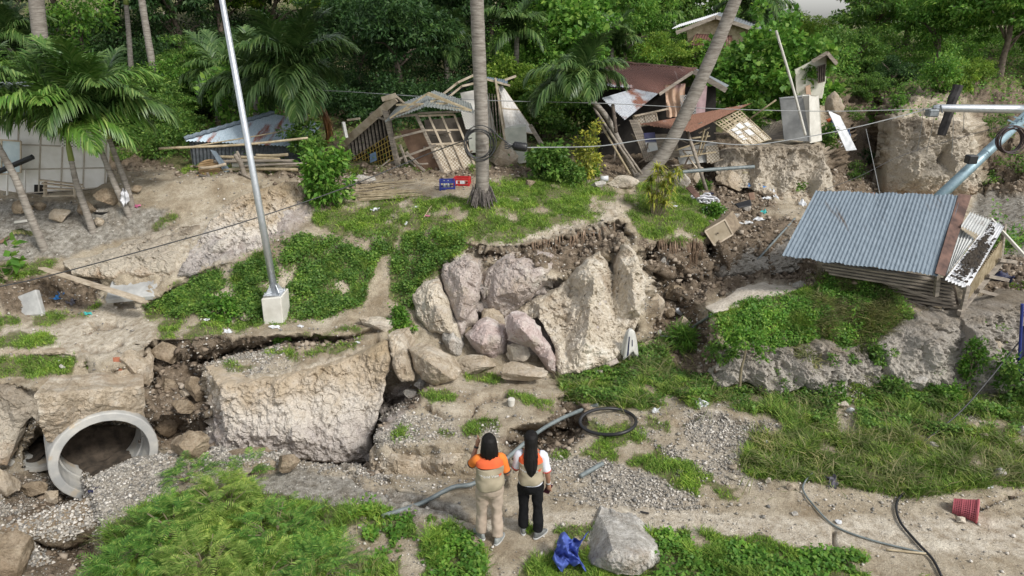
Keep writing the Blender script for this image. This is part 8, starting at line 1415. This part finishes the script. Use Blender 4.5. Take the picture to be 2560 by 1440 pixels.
def person(loc, yaw, label, kind, H=1.58):
    s = H / 1.58; t = thing('person', label, 'person', loc); t.rotation_euler = (0, 0, yaw); A = kind == 'A'
    # legs: feet at (+-.1), hips at z .8 ; body scaled through s
    hipw = .165 if A else .150; foot = [(-.115, .06, 0), (.085, -.06, 0)] if A else [(-.09, .05, 0), (.105, -.03, 0)]
    body = MB(); tr = MB()
    for i, (fx, fy, _) in enumerate(foot):
        sx = -1 if i == 0 else 1; hp = Vector((sx * .085, 0, .80)); kn = Vector((sx * .095 + (fx - sx * .1) * .5, fy * .5 + .02, .44)); an = Vector((fx, fy - .01, .07))
        tubes(body, [hp, kn, an], [.07, .05, .032]); 
        tr.tube(curve_pts([hp + Vector((0, 0, .06)), hp.lerp(kn, .5), kn, kn.lerp(an, .55) + Vector((0, -.01, 0)), an + Vector((0, 0, .035))], 14), [(.096 if A else .088) - .0032 * k if k < 8 else (.073 if A else .068) + .001 * (k - 8) * (1 if A else 1.2) for k in range(15)], 16)
    vs, fs = rings([(0, 0, .70, .13, .09), (0, -.01, .78, hipw, .125), (0, -.015, .86, hipw * .99, .13), (0, 0, .95, hipw * .85, .11), (0, 0, 1.0, hipw * .8, .105)], 24); tr.add(vs, fs)
    o = tr.build('trousers', TROU if A else BLKT, t, world=False); remesh(o, .014, 4); tx = bpy.data.textures.new('fold', 'CLOUDS'); tx.noise_scale = .11; dm = o.modifiers.new('d', 'DISPLACE'); dm.texture = tx; dm.strength = .034; dm.mid_level = .5; dm.texture_coords = 'LOCAL'
    # torso, neck, head (skin)
    vs, fs = rings([(0, 0, .85, .14, .09), (0, 0, 1.05, .13, .09), (0, 0, 1.2, .15, .09), (0, 0, 1.30, .13, .07), (0, .005, 1.34, .06, .055), (0, .012, 1.40, .05, .05)], 20); body.add(vs, fs)
    hc = Vector((0, .03, 1.475)); vs, fs = rings([(0, .04, 1.375, .035, .045), (0, .04, 1.395, .05, .062), (0, .03, 1.43, .066, .08), (0, .022, 1.47, .075, .092), (0, .02, 1.51, .076, .095), (0, .02, 1.55, .066, .082), (0, .02, 1.578, .035, .045)], 20, 2.1); body.add(vs, fs)
    body.tube([(0, .11, 1.475), (0, .125, 1.45), (0, .115, 1.44)], [.008, .013, .008], 6)
    for sx in (-1, 1): body.tube([(sx * .077, .015, 1.445), (sx * .084, .01, 1.475)], [.012, .014], 6)
    face = MB()
    for sx in (-1, 1): face.tube([(sx * .03 - .012, .108, 1.478), (sx * .03 + .012, .108, 1.478)], [.006, .006], 6)
    face.tube([(-.022, .108, 1.418), (0, .112, 1.416), (.022, .108, 1.418)], [.003, .006, .003], 6)
    # arms
    shl, shr = Vector((-.15, 0, 1.262)), Vector((.15, 0, 1.262))
    if A: el_l, wr_l = Vector((-.225, .10, 1.12)), Vector((-.135, .17, 1.36)); el_r, wr_r = Vector((.225, -.01, 1.02)), Vector((.16, .20, 1.06))
    else: el_l, wr_l = Vector((-.195, .02, 1.02)), Vector((-.10, .20, 1.04)); el_r, wr_r = Vector((.215, -.02, 1.0)), Vector((.235, .03, .79))
    for sh, el, wr, sd in ((shl, el_l, wr_l, -1), (shr, el_r, wr_r, 1)): tubes(body, [sh, sh.lerp(el, .5), el, el.lerp(wr, .55), wr], [.048, .043, .036, .032, .023])
    hand(body, wr_l, (.25, .1, 1) if A else (.8, .5, .1), (1, .1, -.2) if A else (0, .3, 1), .5, 1); hand(body, wr_r, (.0, 1, .2) if A else (.05, .12, -1), (0, 0, 1) if A else (-.6, -.8, 0) , .55, -1)
    o = body.build('body', SKIN, t, world=False); remesh(o, .0085, 2); face.build('facial_features', col('lips_and_eyes', (.12, .04, .035)), o, world=False)
    # shirt sleeves
    for sh, el, sd in ((shl, el_l, -1), (shr, el_r, 1)):
        e2 = sh.lerp(el, .86); sm = MB(); sm.tube(curve_pts([sh + Vector((-sd * .05, 0, .02)), sh + Vector((sd * .01, 0, -.01)), sh.lerp(el, .5), e2], 9), [.05, .056, .060, .060, .060, .060, .059, .058, .058, .058], 16); so = sm.build('sleeve', ORNT if A else WSH, t, world=False, smooth=True); folds(so, .006, 14, 3)
        cm = MB(); d = (el - sh).normalized(); cm.tube([e2 - d * .012, e2 + d * .006], .0605, 16); cm.build('cuff', BLKC if A else CUFF, so, world=False, smooth=True)
    # vest
    w = .92 if A else .82; prof = [(0, -.004, .87 if A else .90, .185 * w, .150), (0, -.006, .93, .190 * w, .148), (0, -.006, 1.02, .178 * w, .138), (0, -.006, 1.12, .186 * w, .138), (0, -.004, 1.20, .196 * w, .134), (0, 0, 1.26, .190 * w, .115), (0, .004, 1.30, .150 * w, .088), (0, .008, 1.325, .088 * w, .07)]
    pr = lerpprof(prof, 5)
    ky = 1.195 if A else 1.205
    vs, fs = rings([p for p in pr if p[2] <= ky + .002], 48, 2.35, False); vm = MB(); vm.add(vs, fs); vo = vm.build('vest', KHAKI, t, world=False, smooth=True); folds(vo, .026, 8, 8, (1, 1, .8)); sl = vo.modifiers.new('s', 'SOLIDIFY'); sl.thickness = .006
    vs, fs = rings([(a, b_, c_, d * 1.006, e * 1.01) for a, b_, c_, d, e in pr if c_ >= ky - .006], 48, 2.35, False); ym = MB(); ym.add(vs, fs); yo = ym.build('yoke', ORNG, vo, world=False, smooth=True); folds(yo, .006, 7, 8, (1, 1, .7))
    if not A:
        vs, fs = rings([(0, -.004, .87, .158, .140), (0, -.004, .93, .156, .138)], 40, 2.35, False); hm = MB(); hm.add(vs, fs); hm.build('shirt_hem', WSH, t, world=False, smooth=True)
    # lettering on the back
    def backy(x, z):
        for a, b_ in zip(pr[:-1], pr[1:]):
            if a[2] <= z <= b_[2]: f = (z - a[2]) / (b_[2] - a[2]); rx = a[3] + (b_[3] - a[3]) * f; ry = a[4] + (b_[4] - a[4]) * f; cy = a[1]; return cy - ry * max(0, 1 - (abs(x) / rx)**2.35)**(1 / 2.35)
        return -.12
    def lettering(txt, size, x0, z0):
        cu = bpy.data.curves.new('lettering', 'FONT'); cu.body = txt; cu.size = size; cu.resolution_u = 2; ob = bpy.data.objects.new('tmp', cu); C.objects.link(ob); bpy.context.view_layer.update()
        me = bpy.data.meshes.new_from_object(ob.evaluated_get(bpy.context.evaluated_depsgraph_get())); bpy.data.objects.remove(ob); fs = [tuple(p.vertices) for p in me.polygons]
        vs = [(x0 + v.co.x, backy(x0 + v.co.x, z0 + v.co.y) - .02, z0 + v.co.y) for v in me.vertices]; b_ = MB(); b_.add(vs, fs); o_ = b_.build('lettering', LETT, vo, world=False); o_.modifiers.new('s', 'SOLIDIFY').thickness = .002; return o_
    z0 = 1.085 if A else 1.10; lettering('World Vision', .05, -.145 if A else -.135, z0)
    sb_ = MB(); c0 = Vector((.122 if A else .115, 0, z0 + .018)); pts_ = []
    for k in range(10): a = k * pi / 5; r_ = .030 if k % 2 == 0 else .012; x_, z_ = c0.x + r_ * sin(a), c0.z + r_ * cos(a); pts_.append((x_, backy(x_, z_) - .02, z_))
    sb_.poly(pts_, .002); sb_.build('emblem', ORNG, vo, world=False)
    # collar, side seams and a pocket flap on the vest
    cb = MB(); cb.tube([(cos(k * pi / 8) * .062, .01 + sin(k * pi / 8) * .058, 1.335 + .006 * sin(k)) for k in range(16)], .012, 6, closed=True); cb.build('collar', ORNG, vo, world=False, smooth=True)
    for sx in (-1, 1):
        sm2 = MB(); sm2.tube([(sx * (.158 * w + .012), -.045, z) for z in (.90, .98, 1.06, 1.14)], .004, 5); sm2.build('seam', simple('seam_thread', (.2, .17, .11)), vo, world=False)
    # hair
    hm = MB()
    if A:
        hp_ = [(0, .015, 1.592, .03, .04), (0, .010, 1.58, .062, .078), (0, .004, 1.55, .085, .102), (0, -.004, 1.50, .096, .108), (0, -.012, 1.44, .104, .108), (0, -.016, 1.38, .112, .098), (0, -.02, 1.335, .108, .085), (0, -.02, 1.318, .09, .07)]
    else:
        hp_ = [(0, .015, 1.592, .03, .04), (0, .010, 1.58, .060, .075), (0, .004, 1.55, .082, .10), (0, -.004, 1.50, .088, .106), (0, -.014, 1.43, .082, .104), (0, -.035, 1.36, .082, .10), (0, -.075, 1.28, .094, .085), (0, -.115, 1.20, .088, .055), (.008, -.138, 1.14, .074, .040), (.012, -.148, 1.09, .056, .026), (.012, -.150, 1.055, .03, .012)]
    vs, fs = rings(lerpprof(hp_, 5), 72, 2.1); hm.add(vs, fs); ho = hm.build('hair', HAIR, t, world=False, smooth=True)
    me = ho.data
    for v in me.vertices:   # strands and an open face
        a = math.atan2(v.co.y - .01, v.co.x); k = 1 + .018 * sin(a * 23 + v.co.z * 6 + 2 * sin(v.co.z * 9)) + .012 * sin(a * 37 - v.co.z * 11); v.co.x *= k; v.co.y *= 1 + (k - 1) * .5
        if v.co.z < (1.34 if A else 1.10): v.co.z += .022 * sin(a * 9) * sin(a * 4 + 1) - .01
        if v.co.z < 1.53 and v.co.y > .045 and v.co.z > 1.3: v.co.y = .045 + (v.co.y - .045) * .15
    me.update()
    sm_ = (SHOE, SOLE) if A else (SHB, SOLE)
    shoe(t, foot[0][0], foot[0][1] - .03, foot[0][2], .45 if A else .1, *sm_); shoe(t, foot[1][0], foot[1][1] - .03, foot[1][2], -.6 if A else -.75, *sm_)
    t.scale = (s, s, s); return t, wr_l, wr_r, s
gA = PZ(1226, 1347, 0); gA.z = G(1226, 1347).z; ta, wl_, wr_, sA = person(gA, R(8), 'person in orange shirt, khaki vest and beige trousers, shading her eyes with one hand', 'A', 1.46)
gB = PZ(1325, 1334, 0); gB.z = G(1325, 1334).z; tb, wl2, wr2, sB = person(gB, R(-3), 'person with long black hair, khaki vest and black trousers, holding a phone', 'B', 1.45)
def W_(tt, p): return Matrix.Translation(tt.location) @ Matrix.Rotation(tt.rotation_euler.z, 4, 'Z') @ Matrix.Scale(tt.scale.x, 4) @ Vector(p)
def band(tt, w0, el, r_, mat, nm): mb = MB(); d = (Vector(el) - Vector(w0)).normalized(); mb.tube([Vector(w0) + d * .02, Vector(w0) + d * .042], r_, 14); mb.build(nm, mat, tt, world=False, smooth=True)
band(ta, wl_, (-.225, .10, 1.12), .031, BLACKP, 'watch'); band(tb, wr2, (.215, -.02, 1.0), .030, SOLE, 'bracelet')
mb = MB(); c = W_(tb, Vector(wr2) + Vector((-.005, .045, -.10))); mb.box(c, (.075, .012, .15), Matrix.Rotation(.35, 3, 'Y')); tag(mb.build('phone', col('wine_case', (.06, .012, .02), rough=.3), org='auto', bevel=.004), 'dark red phone held in the hand of the long haired person', 'phone')
